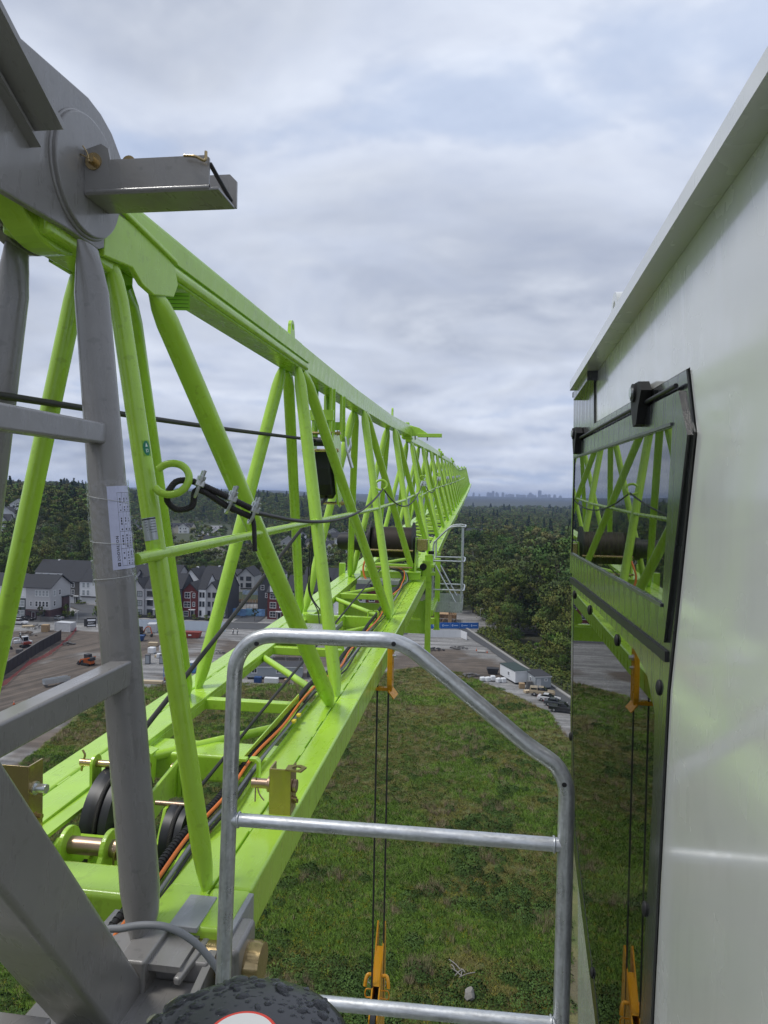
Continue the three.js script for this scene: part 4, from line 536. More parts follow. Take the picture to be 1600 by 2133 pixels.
  part('interior_lining', [box(0.4, 1.7, -1.95, 0.3, -0.9, -0.88), box(1.69, 1.7, -1.95, 0.3, -2.5, -0.9), box(0.4, 1.7, -1.6, -1.58, -2.2, -0.9)], std([0.03, 0.031, 0.033], 0.8), t);
  part('seat', [box(0.8, 1.3, -1.25, -1.1, -1.7, -1.2, 0.05), box(0.82, 1.28, -1.15, -0.35, -1.28, -1.15, 0.05), box(0.9, 1.2, -1.58, -1.25, -1.6, -1.3, 0.03)], std([0.025, 0.025, 0.028], 0.7), t);
  part('lifting_eye', [plate('x', 0.46, 0.03, [[-2.75, roofY(-2.53) + 0.06], [-2.62, roofY(-2.53) + 0.2], ...ring(-2.56, roofY(-2.5) + 0.27, 0, 0.05, 14, Math.PI, 0).reverse().reverse(), [-2.4, roofY(-2.5) + 0.05]].map(([z, y]) => [z + 0.1, y]), [[-2.46, roofY(-2.5) + 0.27, 0.02]])], white, t);
  part('drip_edge', [box(0.33, 0.36, 0.368, 0.385, -2.58, -2.55)], M.black, t);
  // things seen inside: a pale hose
  part('interior_hose', [cable([V(0.42, -0.55, -2.2), V(0.43, -0.6, -2.35), V(0.43, -0.75, -2.15), V(0.44, -0.85, -1.85), V(0.44, -1.0, -1.75), V(0.43, -1.15, -1.6)], 0.008, 8, 40)], std([0.5, 0.48, 0.42], 0.6), t);
  finish(t, EYE);
}
// ================================================================ the land
const ratio = (x, z) => x / Math.max(1, -z);
function landY(x, z) {
  const a = ratio(x, z), d = -z; if (d < 20) return 0;
  let h = 30 * sm(-0.5, -0.62, a) * sm(255, 430, d) + 27 * sm(-0.12, -0.32, a) * sm(760, 1150, d) * (1 - sm(-0.5, -0.62, a) * 0.6);
  h += (fbm(x / 160, z / 160, 3, 11) - 0.5) * 7 * sm(300, 600, d);
  h += (0.45 * sm(1900, 4600, d) + 0.55 * sm(4000, 9000, d)) * (62 + 30 * (fbm(x / 2600 + 4, z / 5200, 3, 23) - 0.5) + 8 * sm(-0.05, -0.5, a));
  return h;
}
const inside = (poly, x, z) => { let c = false; for (let i = 0, j = poly.length - 1; i < poly.length; j = i++) { const [xi, zi] = poly[i], [xj, zj] = poly[j]; if ((zi > z) !== (zj > z) && x < (xj - xi) * (z - zi) / (zj - zi) + xi) c = !c; } return c; };
const FIELD = [[-60, -60], [-68.8, -106.7], [-73.9, -132.5], [-68.8, -137.9], [-59.8, -146.9], [-46.8, -144.3], [-35.7, -146.6], [-22, -160], [-12.5, -168], [-3, -164], [1.4, -156.3], [9.3, -146.4], [14.5, -136], [16.5, -122], [22, -104], [40, -80], [40, 30], [-60, 30]];
const curbX = (z) => lerp(3.0, 19.7, (z + 201.5) / (201.5 - 147.8));        // line of the kerb on the right
{
  // far land, reaching the horizon
  const zs = [], xs = []; for (let z = 400; z > -16000; z -= z > -60 ? 90 : Math.max(10, -z * 0.035)) zs.push(z); const n = 150; const pos = [], col = [], idx = [];
  for (const z of zs) for (let i = 0; i <= n; i++) { const s = (i / n) * 2 - 1, w = Math.max(700, -z * 1.7 + 500), x = s * w - Math.max(0, -z) * 0.1; const site = x > -174 && x < 58 && z < -2 && z > -254; pos.push(x, landY(x, z) - (site ? 0.5 : 0.03), z); const k = -z > 1400 ? fbm(x / 160, z / 420, 4, 3) : fbm(x / 90, z / 90, 4, 3), far = sm(1500, 5000, -z), q = fbm(x / 420, z / 420, 3, 77); col.push(lerp(0.03, 0.075, k) * lerp(1, 0.45, far), lerp(0.042, 0.085, k) * lerp(1, 0.5, far), lerp(0.018, 0.035, k)); }
  for (let j = 0; j < zs.length - 1; j++) for (let i = 0; i < n; i++) { const a = j * (n + 1) + i, b = a + n + 1; idx.push(a, a + 1, b, a + 1, b + 1, b); }
  const g = new THREE.BufferGeometry(); g.setAttribute('position', new THREE.Float32BufferAttribute(pos, 3)); g.setAttribute('color', new THREE.Float32BufferAttribute(col, 3)); g.setIndex(idx); g.computeVertexNormals();
  const m = shade(new THREE.Mesh(g, new THREE.MeshStandardMaterial({ vertexColors: true, roughness: 1 }))); m.name = 'terrain'; m.userData.kind = 'structure'; scene.add(m);
}
{
  // the site: rough grass field, gravel yard, dug dirt with wheel tracks
  const S = 1280, X0 = -176, X1 = 60, Z0 = -256, Z1 = 0;
  const tex = texture(S, (u, v) => {
    const x = lerp(X0, X1, u), z = lerp(Z0, Z1, v), wob = (fbm(x / 9, z / 9, 4, 2) - 0.5) * 9, n1 = fbm(x / 2.2, z / 2.2, 4, 8), n2 = fbm(x / 26, z / 26, 3, 14), n3 = noise2(x * 4, z * 4, 6), n4 = noise2(x * 8, z * 8, 61);
    let c;
    if (inside(FIELD, x + wob * 0.45, z + wob * 0.6)) {
      const dry = sm(0.45, 0.68, n2 * 0.6 + n1 * 0.4), bare = sm(0.62, 0.72, fbm(x / 12, z / 12, 4, 33)); c = [lerp(0.11, 0.16, dry), lerp(0.14, 0.148, dry), lerp(0.036, 0.055, dry)]; c = c.map((q, i) => lerp(q, [0.10, 0.082, 0.055][i], bare * 0.6)).map((q) => q * (0.72 + 0.4 * n1 + 0.22 * (n3 - 0.5)));
    } else {
      // gravel, brown soil, and long streaks where machines drove
      const dx = x * 0.95 + z * 0.32, dz = -x * 0.32 + z * 0.95; const left = sm(-76, -84, x) * sm(-196, -176, z); const track = fbm(dx / 0.75, dz / 26, 3, 45) * left + fbm(x / 14, z / 1.1, 3, 46) * (1 - left);
      const soil = sm(0.42, 0.58, fbm(x / 14 + 7, z / 14, 4, 21) + left * 0.3 - sm(-185, -195, z) * 0.3); const gv = 0.25 + 0.1 * (n1 - 0.5) + 0.08 * (n3 - 0.5) + 0.07 * (n4 - 0.5);
      c = [gv * 1.02, gv, gv * 0.965].map((q, i) => lerp(q, [0.125, 0.1, 0.078][i] * (0.7 + 0.6 * n1), soil)); const k = 0.94 + 1.15 * (track - 0.5); c = c.map((q) => q * k);
      if (x > curbX(z) + 0.6 && z > -215) c = [0.05, 0.052, 0.025].map((q) => q * (0.6 + 0.8 * n1));
    }
    return c.map((q) => Math.pow(Math.max(0, q), 1 / 2.2));
  }, true);
  tex.wrapS = tex.wrapT = THREE.ClampToEdgeWrapping;
  const g = new THREE.PlaneGeometry(X1 - X0, Z1 - Z0, 236, 256); g.rotateX(-Math.PI / 2); const p = g.attributes.position, uv = g.attributes.uv;
  for (let i = 0; i < p.count; i++) { const x = p.getX(i) + (X0 + X1) / 2, z = p.getZ(i) + (Z0 + Z1) / 2; const e = Math.min(1, (x - X0) / 8, (X1 - x) / 8, (z - Z0) / 8); p.setXYZ(i, x, e * ((fbm(x / 6, z / 6, 3, 71) - 0.5) * (inside(FIELD, x, z) ? 0.6 : z < -192 ? 0.02 : 0.14) - 0.06), z); uv.setXY(i, (x - X0) / (X1 - X0), (z - Z0) / (Z1 - Z0)); }
  g.computeVertexNormals();
  structure('site_ground', [g], new THREE.MeshStandardMaterial({ map: tex, roughness: 0.95, bumpMap: texture(512, (u, v) => fbm(u * 64, v * 64, 3, 99, 64), false, 40), bumpScale: 0.12 }), 0, true);
}
const noiseTile = texture(512, (u, v) => { const a = fbm(u * 10, v * 10, 5, 111, 10), b = noise2(u * 128, v * 128, 113, 128); return 0.86 + 0.26 * (a - 0.5) + 0.12 * (b - 0.5); }, false, 0.35);
const asphalt = std([0.085, 0.087, 0.09], 0.85, 0, { map: noiseTile }), concrete = std([0.36, 0.35, 0.33], 0.85, 0, { map: noiseTile });
const strip = (L, R, y) => { const pos = [], idx = []; L.forEach((l, i) => { pos.push(l[0], y, l[1], R[i][0], y, R[i][1]); }); for (let i = 0; i < L.length - 1; i++) idx.push(i * 2, i * 2 + 1, i * 2 + 2, i * 2 + 1, i * 2 + 3, i * 2 + 2); const g = new THREE.BufferGeometry(); g.setAttribute('position', new THREE.Float32BufferAttribute(pos, 3)); g.setIndex(idx); g.computeVertexNormals(); const n = g.attributes.normal; if (n.getY(0) < 0) { for (let i = 0; i < idx.length; i += 3) { const t = idx[i]; idx[i] = idx[i + 1]; idx[i + 1] = t; } g.setIndex(idx); g.computeVertexNormals(); } return g; };
{
  const zs = []; for (let z = -232; z <= -96; z += 8) zs.push(z); const wob = (z) => (fbm(z / 9, 3, 3, 5) - 0.5) * 1.6;
  structure('track', [strip(zs.map((z) => [curbX(z) - 2.9 + wob(z), z]), zs.map((z) => [curbX(z) - 0.2, z]), 0.06)], asphalt);
  structure('kerb', zs.slice(0, -1).map((z, i) => beam(V(curbX(z), 0.1, z), V(curbX(zs[i + 1]), 0.1, zs[i + 1] - 0.04), 0.7, 0.34, V(0, 1, 0), 0.03)), concrete);
  structure('road', [strip([[-190, -196.5], [-150, -198.5], [-118, -201], [-60, -203.5], [-20, -206]], [[-190, -206.5], [-150, -207], [-118, -210], [-60, -213], [-20, -216]], 0.03)], asphalt);
  structure('pavement', [strip([[-190, -207], [-150, -207.4], [-118, -210.4], [-60, -213.4], [-20, -216.4]], [[-190, -208.8], [-150, -209.2], [-118, -212.2], [-60, -215.2], [-20, -218.2]], 0.12)], concrete);
  structure('kerb', [beam(V(-190, 0.06, -206.8), V(-150, 0.06, -207.2), 0.18, 0.16, V(0, 1, 0)), beam(V(-150, 0.06, -207.2), V(-118, 0.06, -210.2), 0.18, 0.16, V(0, 1, 0)), beam(V(-118, 0.06, -210.2), V(-60, 0.06, -213.2), 0.18, 0.16, V(0, 1, 0))], concrete);
  structure('driveway', [strip([[-131, -206], [-131.5, -214], [-134, -221], [-140, -227], [-150, -231]], [[-118, -206.5], [-121, -216], [-126, -224], [-133, -232], [-152, -237]], 0.135)], asphalt);
  structure('pavement', [strip([[-131.6, -206.2], [-132.2, -214], [-135, -220.6], [-141, -226.4]], [[-134.6, -206.2], [-134.4, -214], [-136.6, -219.4], [-141.6, -225.2]], 0.17)], concrete);
  structure('side_road', [strip([[-76.5, -213], [-77, -226], [-79, -240]], [[-68.5, -213.2], [-69.5, -226], [-72, -240]], 0.14)], asphalt);
  // street in the far estate
  structure('estate_road', [strip([[-264, -625], [-330, -830]], [[-249, -625], [-312, -830]], 0.9)], std([0.2, 0.2, 0.205], 0.9));
}
// ---------------------------------------------------------------- rough grass and weeds on the field
{
  const blade = (R, h, lean, w) => { const a = R() * 6.283, x = (R() - 0.5) * 0.5, z = (R() - 0.5) * 0.5, l = lean * (0.4 + R()), b = R() * 6.283; return [x - w * Math.cos(b), 0, z - w * Math.sin(b), x + w * Math.cos(b), 0, z + w * Math.sin(b), x + l * Math.cos(a), h * (0.55 + 0.6 * R()), z + l * Math.sin(a)]; };
  const tuft = (seed, n, h, lean, w) => { const R = rng(seed), p = []; for (let i = 0; i < n; i++) { const b = blade(R, h, lean, w), e1 = V(b[3] - b[0], b[4] - b[1], b[5] - b[2]), e2 = V(b[6] - b[0], b[7] - b[1], b[8] - b[2]); if (e1.cross(e2).y < 0) { [b[0], b[3]] = [b[3], b[0]]; [b[2], b[5]] = [b[5], b[2]]; } p.push(...b); } const g = new THREE.BufferGeometry(); g.setAttribute('position', new THREE.Float32BufferAttribute(p, 3)); const nn = []; for (let i = 0; i < p.length; i += 3) { const v = V(p[i] * 0.9, 0.75, p[i + 2] * 0.9).normalize(); nn.push(v.x, v.y, v.z); } g.setAttribute('normal', new THREE.Float32BufferAttribute(nn, 3)); return g; };
  const leafy = (seed, n, h, r, s) => { const R = rng(seed), p = [], nn = []; for (let i = 0; i < n; i++) { const a = R() * 6.283, q = Math.sqrt(R()) * r, c = V(q * Math.cos(a), h * (0.15 + 0.85 * R()) * (1 - 0.5 * q / r), q * Math.sin(a)); const u = V(R() - 0.5, R() - 0.5, R() - 0.5).normalize(), v = V(R() - 0.5, R() - 0.5, R() - 0.5).cross(u).normalize(), k = s * (0.6 + 0.8 * R()); const fl = u.clone().cross(v).dot(V(c.x, h * 0.5 + c.y * 0.6, c.z)) < 0 ? -1 : 1; for (const [e, f] of [[-fl, -0.6], [fl, -0.6], [0, 1]]) { p.push(c.x + k * (e * u.x + f * v.x), Math.max(0, c.y + k * (e * u.y + f * v.y)), c.z + k * (e * u.z + f * v.z)); const w = V(c.x, h * 0.5 + c.y * 0.6, c.z).normalize(); nn.push(w.x, w.y, w.z); } } const g = new THREE.BufferGeometry(); g.setAttribute('position', new THREE.Float32BufferAttribute(p, 3)); g.setAttribute('normal', new THREE.Float32BufferAttribute(nn, 3)); return g; };
  const mat = () => new THREE.MeshPhysicalMaterial({ color: 0xffffff, roughness: 0.95, side: THREE.DoubleSide, specularIntensity: 0.1 });
  const sow = (name, label, geo, count, seed, pick) => {
    const R = rng(seed), list = []; let guard = 0;
    while (list.length < count && guard++ < count * 30) { const d = 44 * Math.pow(172 / 44, Math.pow(R(), 0.8)), a = lerp(-0.78, 0.14, R()), x = a * d, z = -d; if (!inside(FIELD, x, z)) continue; const q = pick(x, z, R); if (q) list.push([x, z, ...q]); }
    const im = new THREE.InstancedMesh(geo, mat(), list.length), m = new THREE.Matrix4(), c = new THREE.Color(), q = new THREE.Quaternion();
    list.forEach(([x, z, s, sy, col], i) => { const y = (fbm(x / 6, z / 6, 3, 71) - 0.5) * 0.6 - 0.1; q.setFromEuler(new THREE.Euler((R() - 0.5) * 0.4, R() * 6.28, (R() - 0.5) * 0.4)); m.compose(V(x, y, z), q, V(s, sy, s)); im.setMatrixAt(i, m); c.setRGB(...col); im.setColorAt(i, c); });
    im.name = name; im.userData = { kind: 'stuff', label, category: 'grass' }; shade(im); scene.add(im);
  };
  const patch = (x, z) => fbm(x / 16 + 3, z / 11, 4, 131), patch2 = (x, z) => fbm(x / 5, z / 5, 3, 137);
  const meadow = (x, z, R) => { const p = patch(x, z), q = patch2(x, z), far = sm(95, 165, -z); const lush = sm(0.44, 0.53, p + 0.14 * (q - 0.5)), v = 0.78 + 0.44 * R(); const dry = R() < 0.10 + 0.1 * far ? 1 : 0; let c = [lerp(0.165, 0.128, lush), lerp(0.158, 0.222, lush), lerp(0.046, 0.032, lush)]; if (dry) c = [0.24, 0.2, 0.11]; c = c.map((k) => k * v * (0.8 + 0.5 * q)); return [(0.75 + 0.7 * R()) * lerp(1, 1.5, far), (0.65 + 0.7 * R()) * lerp(0.8, 1.25, lush), c]; };
  sow('meadow_grass', 'rough green and straw coloured meadow grass across the field', tuft(1, 24, 0.34, 0.3, 0.026), 62000, 4, meadow);
  sow('field_weeds', 'low leafy dark green weeds growing through the field grass', leafy(2, 80, 0.35, 0.5, 0.045), 14000, 9, (x, z, R) => { const p = fbm(x / 8 + 20, z / 7, 4, 151); if (p + R() * 0.25 < 0.58) return null; const v = 0.7 + 0.6 * R(); return [0.8 + R() * 0.8, 0.7 + R() * 0.8, [0.098 * v, 0.165 * v, 0.036 * v]]; });
  sow('bramble', 'dense dark bramble and nettle patches in the field', leafy(3, 300, 0.8, 0.8, 0.07), 900, 19, (x, z, R) => { const p = fbm(x / 11 + 40, z / 9, 4, 171), near = sm(-20, -14, -x) * sm(78, 58, -z) * 0.25; if (p + R() * 0.1 + near < 0.63) return null; const v = 0.7 + 0.6 * R(); return [0.7 + R() * 0.7, 0.6 + R() * 0.7, [0.07 * v, 0.12 * v, 0.032 * v]]; });
  sow('yellow_flowers', 'scattered yellow flowered weeds in the field', leafy(5, 26, 0.5, 0.35, 0.035), 2600, 29, (x, z, R) => { const p = fbm(x / 7 + 60, z / 7, 4, 191); if (p + R() * 0.2 < 0.62) return null; const v = 0.7 + 0.5 * R(); return [0.8 + R() * 0.6, 0.9 + R() * 0.6, [0.26 * v, 0.22 * v, 0.02 * v]]; });
  sow('dry_stalks', 'pale dry seed stalks standing in the field', tuft(7, 40, 0.85, 0.28, 0.012), 2600, 39, (x, z, R) => { const p = fbm(x / 4 + 90, z / 4, 4, 211); if (p + R() * 0.08 < 0.66) return null; const v = 0.7 + 0.5 * R(); return [0.7 + R() * 0.6, 0.7 + R() * 0.7, [0.27 * v, 0.22 * v, 0.14 * v]]; });
  // a little fallen timber and pale stones lying in the grass
  const Rr = rng(51);
  for (const [x, z, lab] of [[-0.4, -59.5, 'grey fallen branches lying in the grass near the hook'], [-7.8, -57.8, 'grey dead sticks lying in the grass below the hook block']]) { const g = []; for (let i = 0; i < 7; i++) { const a = Rr() * 6.28, l = 0.5 + Rr() * 1.1, cx = x + (Rr() - 0.5) * 1.6, cz = z + (Rr() - 0.5) * 1.2; g.push(cable([V(cx, 0.1, cz), V(cx + l * 0.5 * Math.cos(a), 0.22, cz + l * 0.5 * Math.sin(a)), V(cx + l * Math.cos(a), 0.16, cz + l * Math.sin(a))], 0.05, 5, 8)); } solo('dead_branches', g, std([0.25, 0.235, 0.21], 0.9), lab, 'branches'); }
  { const g = new THREE.IcosahedronGeometry(0.5, 1); const p = g.attributes.position; for (let i = 0; i < p.count; i++) { const k = 0.5 + 1.0 * noise2(p.getX(i) * 4 + 9, p.getY(i) * 4 + p.getZ(i) * 3, 8); p.setXYZ(i, p.getX(i) * k * 0.7, p.getY(i) * k * 1.0, p.getZ(i) * k); } g.computeVertexNormals(); solo('boulder', [g.translate(0.2, 0.35, -56.6)], std([0.26, 0.245, 0.22], 0.9, 0, { map: noiseTile }), 'pale grey boulder in the grass near the fallen branches', 'boulder'); }
}
// ================================================================ trees
const leafMats = [[0.052, 0.078, 0.024], [0.066, 0.09, 0.03], [0.042, 0.064, 0.024], [0.085, 0.098, 0.042], [0.075, 0.118, 0.03]].map((c) => new THREE.MeshPhysicalMaterial({ color: 0xffffff, vertexColors: true, roughness: 0.95, side: THREE.DoubleSide, specularIntensity: 0.1 }));
const leafTints = [[1, 1, 1], [0.78, 0.84, 0.86], [1.12, 1.1, 0.92], [0.9, 0.92, 0.84], [1.05, 1.16, 0.9]].map((c) => new THREE.MeshPhysicalMaterial({ color: rgb(...c), vertexColors: true, roughness: 0.95, side: THREE.DoubleSide, specularIntensity: 0.1 }));
const leafTone = [[0.122, 0.158, 0.046], [0.138, 0.168, 0.052], [0.098, 0.132, 0.044], [0.155, 0.17, 0.08], [0.138, 0.192, 0.045]];
const barkMat = std([0.12, 0.1, 0.08], 0.95, 0, { map: noiseTile }), paleBark = std([0.33, 0.32, 0.29], 0.9, 0, { map: noiseTile });
function addLeaf(p, n, col, c, out, s, tone, R) {
  const u = V(R() - 0.5, R() - 0.5, R() - 0.5).normalize(), v = V(R() - 0.5, R() - 0.5, R() - 0.5).cross(u).normalize(), k = s * (0.6 + 0.9 * R()), w = 0.85 + 0.3 * R();
  const flip = u.clone().cross(v).dot(out) < 0; for (const [e, f] of flip ? [[0.8, -0.7], [-0.8, -0.7], [0, 1]] : [[-0.8, -0.7], [0.8, -0.7], [0, 1]]) { p.push(c.x + k * (e * u.x + f * v.x), c.y + k * (e * u.y + f * v.y), c.z + k * (e * u.z + f * v.z)); const q = out.clone().multiplyScalar(0.9).addScaledVector(u.clone().cross(v), flip ? -0.3 : 0.3).normalize(); n.push(q.x, q.y, q.z); col.push(tone[0] * w, tone[1] * w, tone[2] * w); }
}
function geoOf(p, n, col) { const g = new THREE.BufferGeometry(); g.setAttribute('position', new THREE.Float32BufferAttribute(p, 3)); g.setAttribute('normal', new THREE.Float32BufferAttribute(n, 3)); if (col) g.setAttribute('color', new THREE.Float32BufferAttribute(col, 3)); return g; }
// broadleaf crown: boughs end in clumps of leaves; returns crown and trunk geometry for a tree of height H
function broadleaf(seed, H, spread, low, tone, leaves, size, clumps) {
  const R = rng(seed), p = [], n = [], col = [], limbs = [], C = [];
  for (let i = 0; i < clumps; i++) {
    const t = Math.pow(R(), 0.85), y = H * lerp(low, 0.93, t), prof = Math.sqrt(Math.max(0.05, 1 - Math.pow(2 * t - 0.86, 2) * 0.78)), a = i * 2.4 + R() * 1.2, q = spread * prof * (0.3 + 0.72 * Math.sqrt(R()));
    C.push([V(q * Math.cos(a), y, q * Math.sin(a)), (0.22 + 0.2 * R()) * spread * (1.12 - 0.3 * t)]);
  }
  for (const [c, r] of C) { const m = Math.round(leaves / clumps * (0.7 + 0.6 * R())), tt = tone.map((k) => k * (0.82 + 0.36 * R())); for (let k = 0; k < m; k++) { const d = V(R() - 0.5, R() - 0.5, R() - 0.5).normalize(), q = r * Math.pow(R(), 0.4) * (R() < 0.12 ? 1.5 : 1); const c2 = c.clone().addScaledVector(d, q); c2.y = c.y + (c2.y - c.y) * 0.8; addLeaf(p, n, col, c2, V(d.x * 0.7 + c.x / (spread * 2.2), d.y * 0.8 + 0.25, d.z * 0.7 + c.z / (spread * 2.2)).normalize(), size, tt, R); } }
  const top = V((R() - 0.5) * 0.5, H * 0.8, (R() - 0.5) * 0.5); limbs.push(loft([[V(0, -0.3, 0), H * 0.019], [V(top.x * 0.3, H * 0.3, top.z * 0.3), H * 0.014], [top, H * 0.004]], 6));
  for (let i = 0; i < Math.min(11, C.length); i++) { const c = C[i][0], y = Math.max(H * 0.16, c.y - c.length() * 0.22 - H * 0.1); limbs.push(loft([[V(top.x * y / H, y, top.z * y / H), H * 0.0075], [V(c.x * 0.55, (y + c.y) / 2 + 0.3, c.z * 0.55), H * 0.005], [c, H * 0.002]], 4)); }
  return { crown: geoOf(p, n, col), trunk: join(limbs) };
}
function conifer(seed, H, spread, tone, leaves, size) {
  const R = rng(seed), p = [], n = [], col = [], limbs = [loft([[V(0, -0.3, 0), H * 0.014], [V(0, H * 0.98, 0), 0.03]], 6)];
  const tiers = Math.round(H * 1.05); for (let i = 0; i < tiers; i++) { const t = (i + 0.5) / tiers, y = H * lerp(0.14, 0.985, t), r = spread * Math.pow(1 - t, 0.85) * (0.75 + 0.5 * R()) + 0.2, arms = 5 + Math.floor(R() * 3); for (let b = 0; b < arms; b++) { const a = b / arms * 6.283 + R() * 0.9, L = r * (0.55 + 0.6 * R()), droop = 0.22 + 0.2 * R(), tt = tone.map((k) => k * (0.75 + 0.5 * R())), m = Math.max(3, Math.round(leaves / tiers / arms * (0.4 + L / spread * 1.2))); for (let k = 0; k < m; k++) { const s = Math.sqrt(R()), w = (R() - 0.5) * 0.5 * L * (1 - 0.5 * s), c = V(Math.cos(a) * s * L - Math.sin(a) * w, y - droop * s * L + (R() - 0.5) * 0.25 + 0.1 * s * s * L, Math.sin(a) * s * L + Math.cos(a) * w); addLeaf(p, n, col, c, V(Math.cos(a) * 0.7, 0.55, Math.sin(a) * 0.7).normalize(), size, tt, R); } } }
  return { crown: geoOf(p, n, col), trunk: join(limbs) };
}
const KINDS = [
  ['broadleaf_tree', broadleaf(101, 14, 5.0, 0.14, leafTone[0], 6500, 0.2, 34)], ['broadleaf_tree', broadleaf(102, 16, 5.6, 0.16, leafTone[2], 7000, 0.2, 38)], ['broadleaf_tree', broadleaf(103, 12, 4.6, 0.12, leafTone[1], 6000, 0.19, 30)],
  ['poplar_tree', broadleaf(104, 18, 3.9, 0.16, leafTone[3], 6000, 0.19, 36)], ['alder_tree', broadleaf(105, 11, 3.8, 0.1, leafTone[4], 5000, 0.18, 26)], ['broadleaf_tree', broadleaf(106, 15, 5.2, 0.14, leafTone[1].map((k) => k * 0.85), 6500, 0.2, 40)],
  ['conifer_tree', conifer(107, 23, 4.2, [0.036, 0.056, 0.03], 6000, 0.21)], ['conifer_tree', conifer(108, 19, 3.4, [0.04, 0.06, 0.032], 5000, 0.2)],
];
const LABEL = { right: { broadleaf_tree: 'dark green broadleaf tree in the wood beyond the kerbed track', poplar_tree: 'tall pale grey-green poplar in the wood beyond the kerbed track', alder_tree: 'bright green young tree in the wood beyond the kerbed track', conifer_tree: 'dark pointed conifer rising from the wood beyond the kerbed track' }, left: { broadleaf_tree: 'dark green broadleaf tree on the wooded hill behind the grey and white townhouses', poplar_tree: 'pale grey-green poplar on the wooded hill behind the grey and white townhouses', alder_tree: 'bright yellow-green tree on the wooded hill behind the grey and white townhouses', conifer_tree: 'dark conifer on the wooded hill behind the grey and white townhouses' }, mid: { broadleaf_tree: 'dark green broadleaf tree between the townhouses and the far estate', poplar_tree: 'pale grey-green poplar between the townhouses and the far estate', alder_tree: 'bright green young tree between the townhouses and the far estate', conifer_tree: 'dark conifer between the townhouses and the far estate' } };
const protos = KINDS.map(([name, g]) => { const t = new THREE.Group(); for (const [k, geo, m] of [['crown', g.crown, leafMats[0]], ['trunk', g.trunk, name === 'poplar_tree' ? paleBark : barkMat]]) { const q = shade(new THREE.Mesh(geo, m)); q.name = k; t.add(q); } t.name = name; return t; });
const keepClear = [];                                // [x, z, radius] of houses and roads that trees stay off
const HOUSES_FAR = [];
{
  const R = rng(2024), H = rng(77);
  // far estate: sites first, so that trees keep off them. [x, z, turn, size]
  const rowOf = (x0, z0, dx, dz, n, turn, sc) => { for (let i = 0; i < n; i++) HOUSES_FAR.push([x0 + dx * i, z0 + dz * i, turn + (H() - 0.5) * 0.1, sc]); };
  rowOf(-262, -560, -9.5, -20, 9, 0.5, 1.0); rowOf(-283, -560, -10, -20, 8, 0.5, 1.0); rowOf(-300, -690, -11, 3, 5, 0, 1.05); rowOf(-392, -720, 13, 5, 8, 0, 1.0); rowOf(-330, -640, 11, 9, 3, 0.4, 1.0);
  rowOf(-186, -470, 17, -6, 5, 0.2, 1.0); rowOf(-172, -440, 16, 2, 3, -0.3, 1.0); rowOf(-118, -520, 15, -5, 6, 0.1, 1.0); rowOf(-150, -575, 16, -3, 8, 0, 1.0); rowOf(-135, -640, 15, 2, 8, 0, 1.0); rowOf(-118, -470, 16, 5, 3, 0.2, 1.0);
  for (const [x, z, r] of HOUSES_FAR) { keepClear.push([x, z, 9]); for (const k of [0.975, 0.95, 0.925, 0.9, 0.87]) keepClear.push([x * k, z * k, 7]); } keepClear.push([-287, -720, 16], [-270, -670, 15], [-258, -640, 15], [-300, -760, 16], [-312, -800, 16]);
  const HILL = [[-262, -352, 0.35], [-268, -366, 0.3], [-284, -372, 0.2], [-275, -388, 0.3], [-300, -395, 0.2]]; for (const [x, z, t] of HILL) { HOUSES_FAR.push([x, z, t, 1.0]); keepClear.push([x, z, 14]); keepClear.push([x * 0.95, z * 0.95, 9]); }
  HOUSES_FAR.push([-3, -668, -0.1, 1.15], [-17, -690, 0.1, 1.0]); keepClear.push([-3, -660, 15], [-17, -685, 14], [-3, -630, 13]);
  const spots = [];
  const clear = (x, z) => keepClear.every(([a, b, r]) => (a - x) ** 2 + (b - z) ** 2 > r * r);
  const zone = (x, z) => { const a = ratio(x, z), d = -z; if (a < -0.86 || a > 0.3) return 0; if (a < -0.5) return d > 262 && (x < -120) ? 1 : 0; if (a < -0.28) return d > 300 && d < 380 ? (a < -0.36 ? 0.5 : 0.7) : d >= 380 && d < 850 ? (a < -0.36 ? 0.04 : 0.16) : d >= 850 ? 1 : 0; if (a < -0.035) return d > 290 && d < 430 ? 0.6 : d >= 430 && d < 660 ? 0.22 : d >= 660 ? 1 : 0; if (d < 214) return x > curbX(z) + 6.2 ? 1 : 0; if (x < 3.5 && d < 250) return 0; return 1; };
  for (let d = 104; d < 1500; d += d < 420 ? 7.4 : d < 800 ? 8.8 : 12) for (let a = -0.86; a < 0.3; a += (d < 420 ? 8 : d < 800 ? 8.8 : 12) / d) { const x = a * d + (R() - 0.5) * 5, z = -d + (R() - 0.5) * 5; if (R() > zone(x, z) * (ratio(x, z) > -0.035 && d < 420 ? 0.72 : 1) || !clear(x, z)) continue; spots.push([x, z]); }
  // what the photograph shows nearest becomes single trees, the rest one wood
  const vis = ([x, z]) => { const a = ratio(x, z); return (a > -0.72 && a < -0.52) || (a > -0.03 && a < 0.17) || (a > -0.5 && a < -0.1); };
  const near = spots.filter(vis).sort((p, q) => q[1] - p[1]); const pickR = near.filter((p) => ratio(...p) > -0.035).slice(0, 150), pickL = near.filter((p) => ratio(...p) < -0.5).slice(0, 85), pickM = near.filter((p) => ratio(...p) >= -0.5 && ratio(...p) <= -0.035).slice(0, 55);
  const single = new Set([...pickR, ...pickL, ...pickM]);
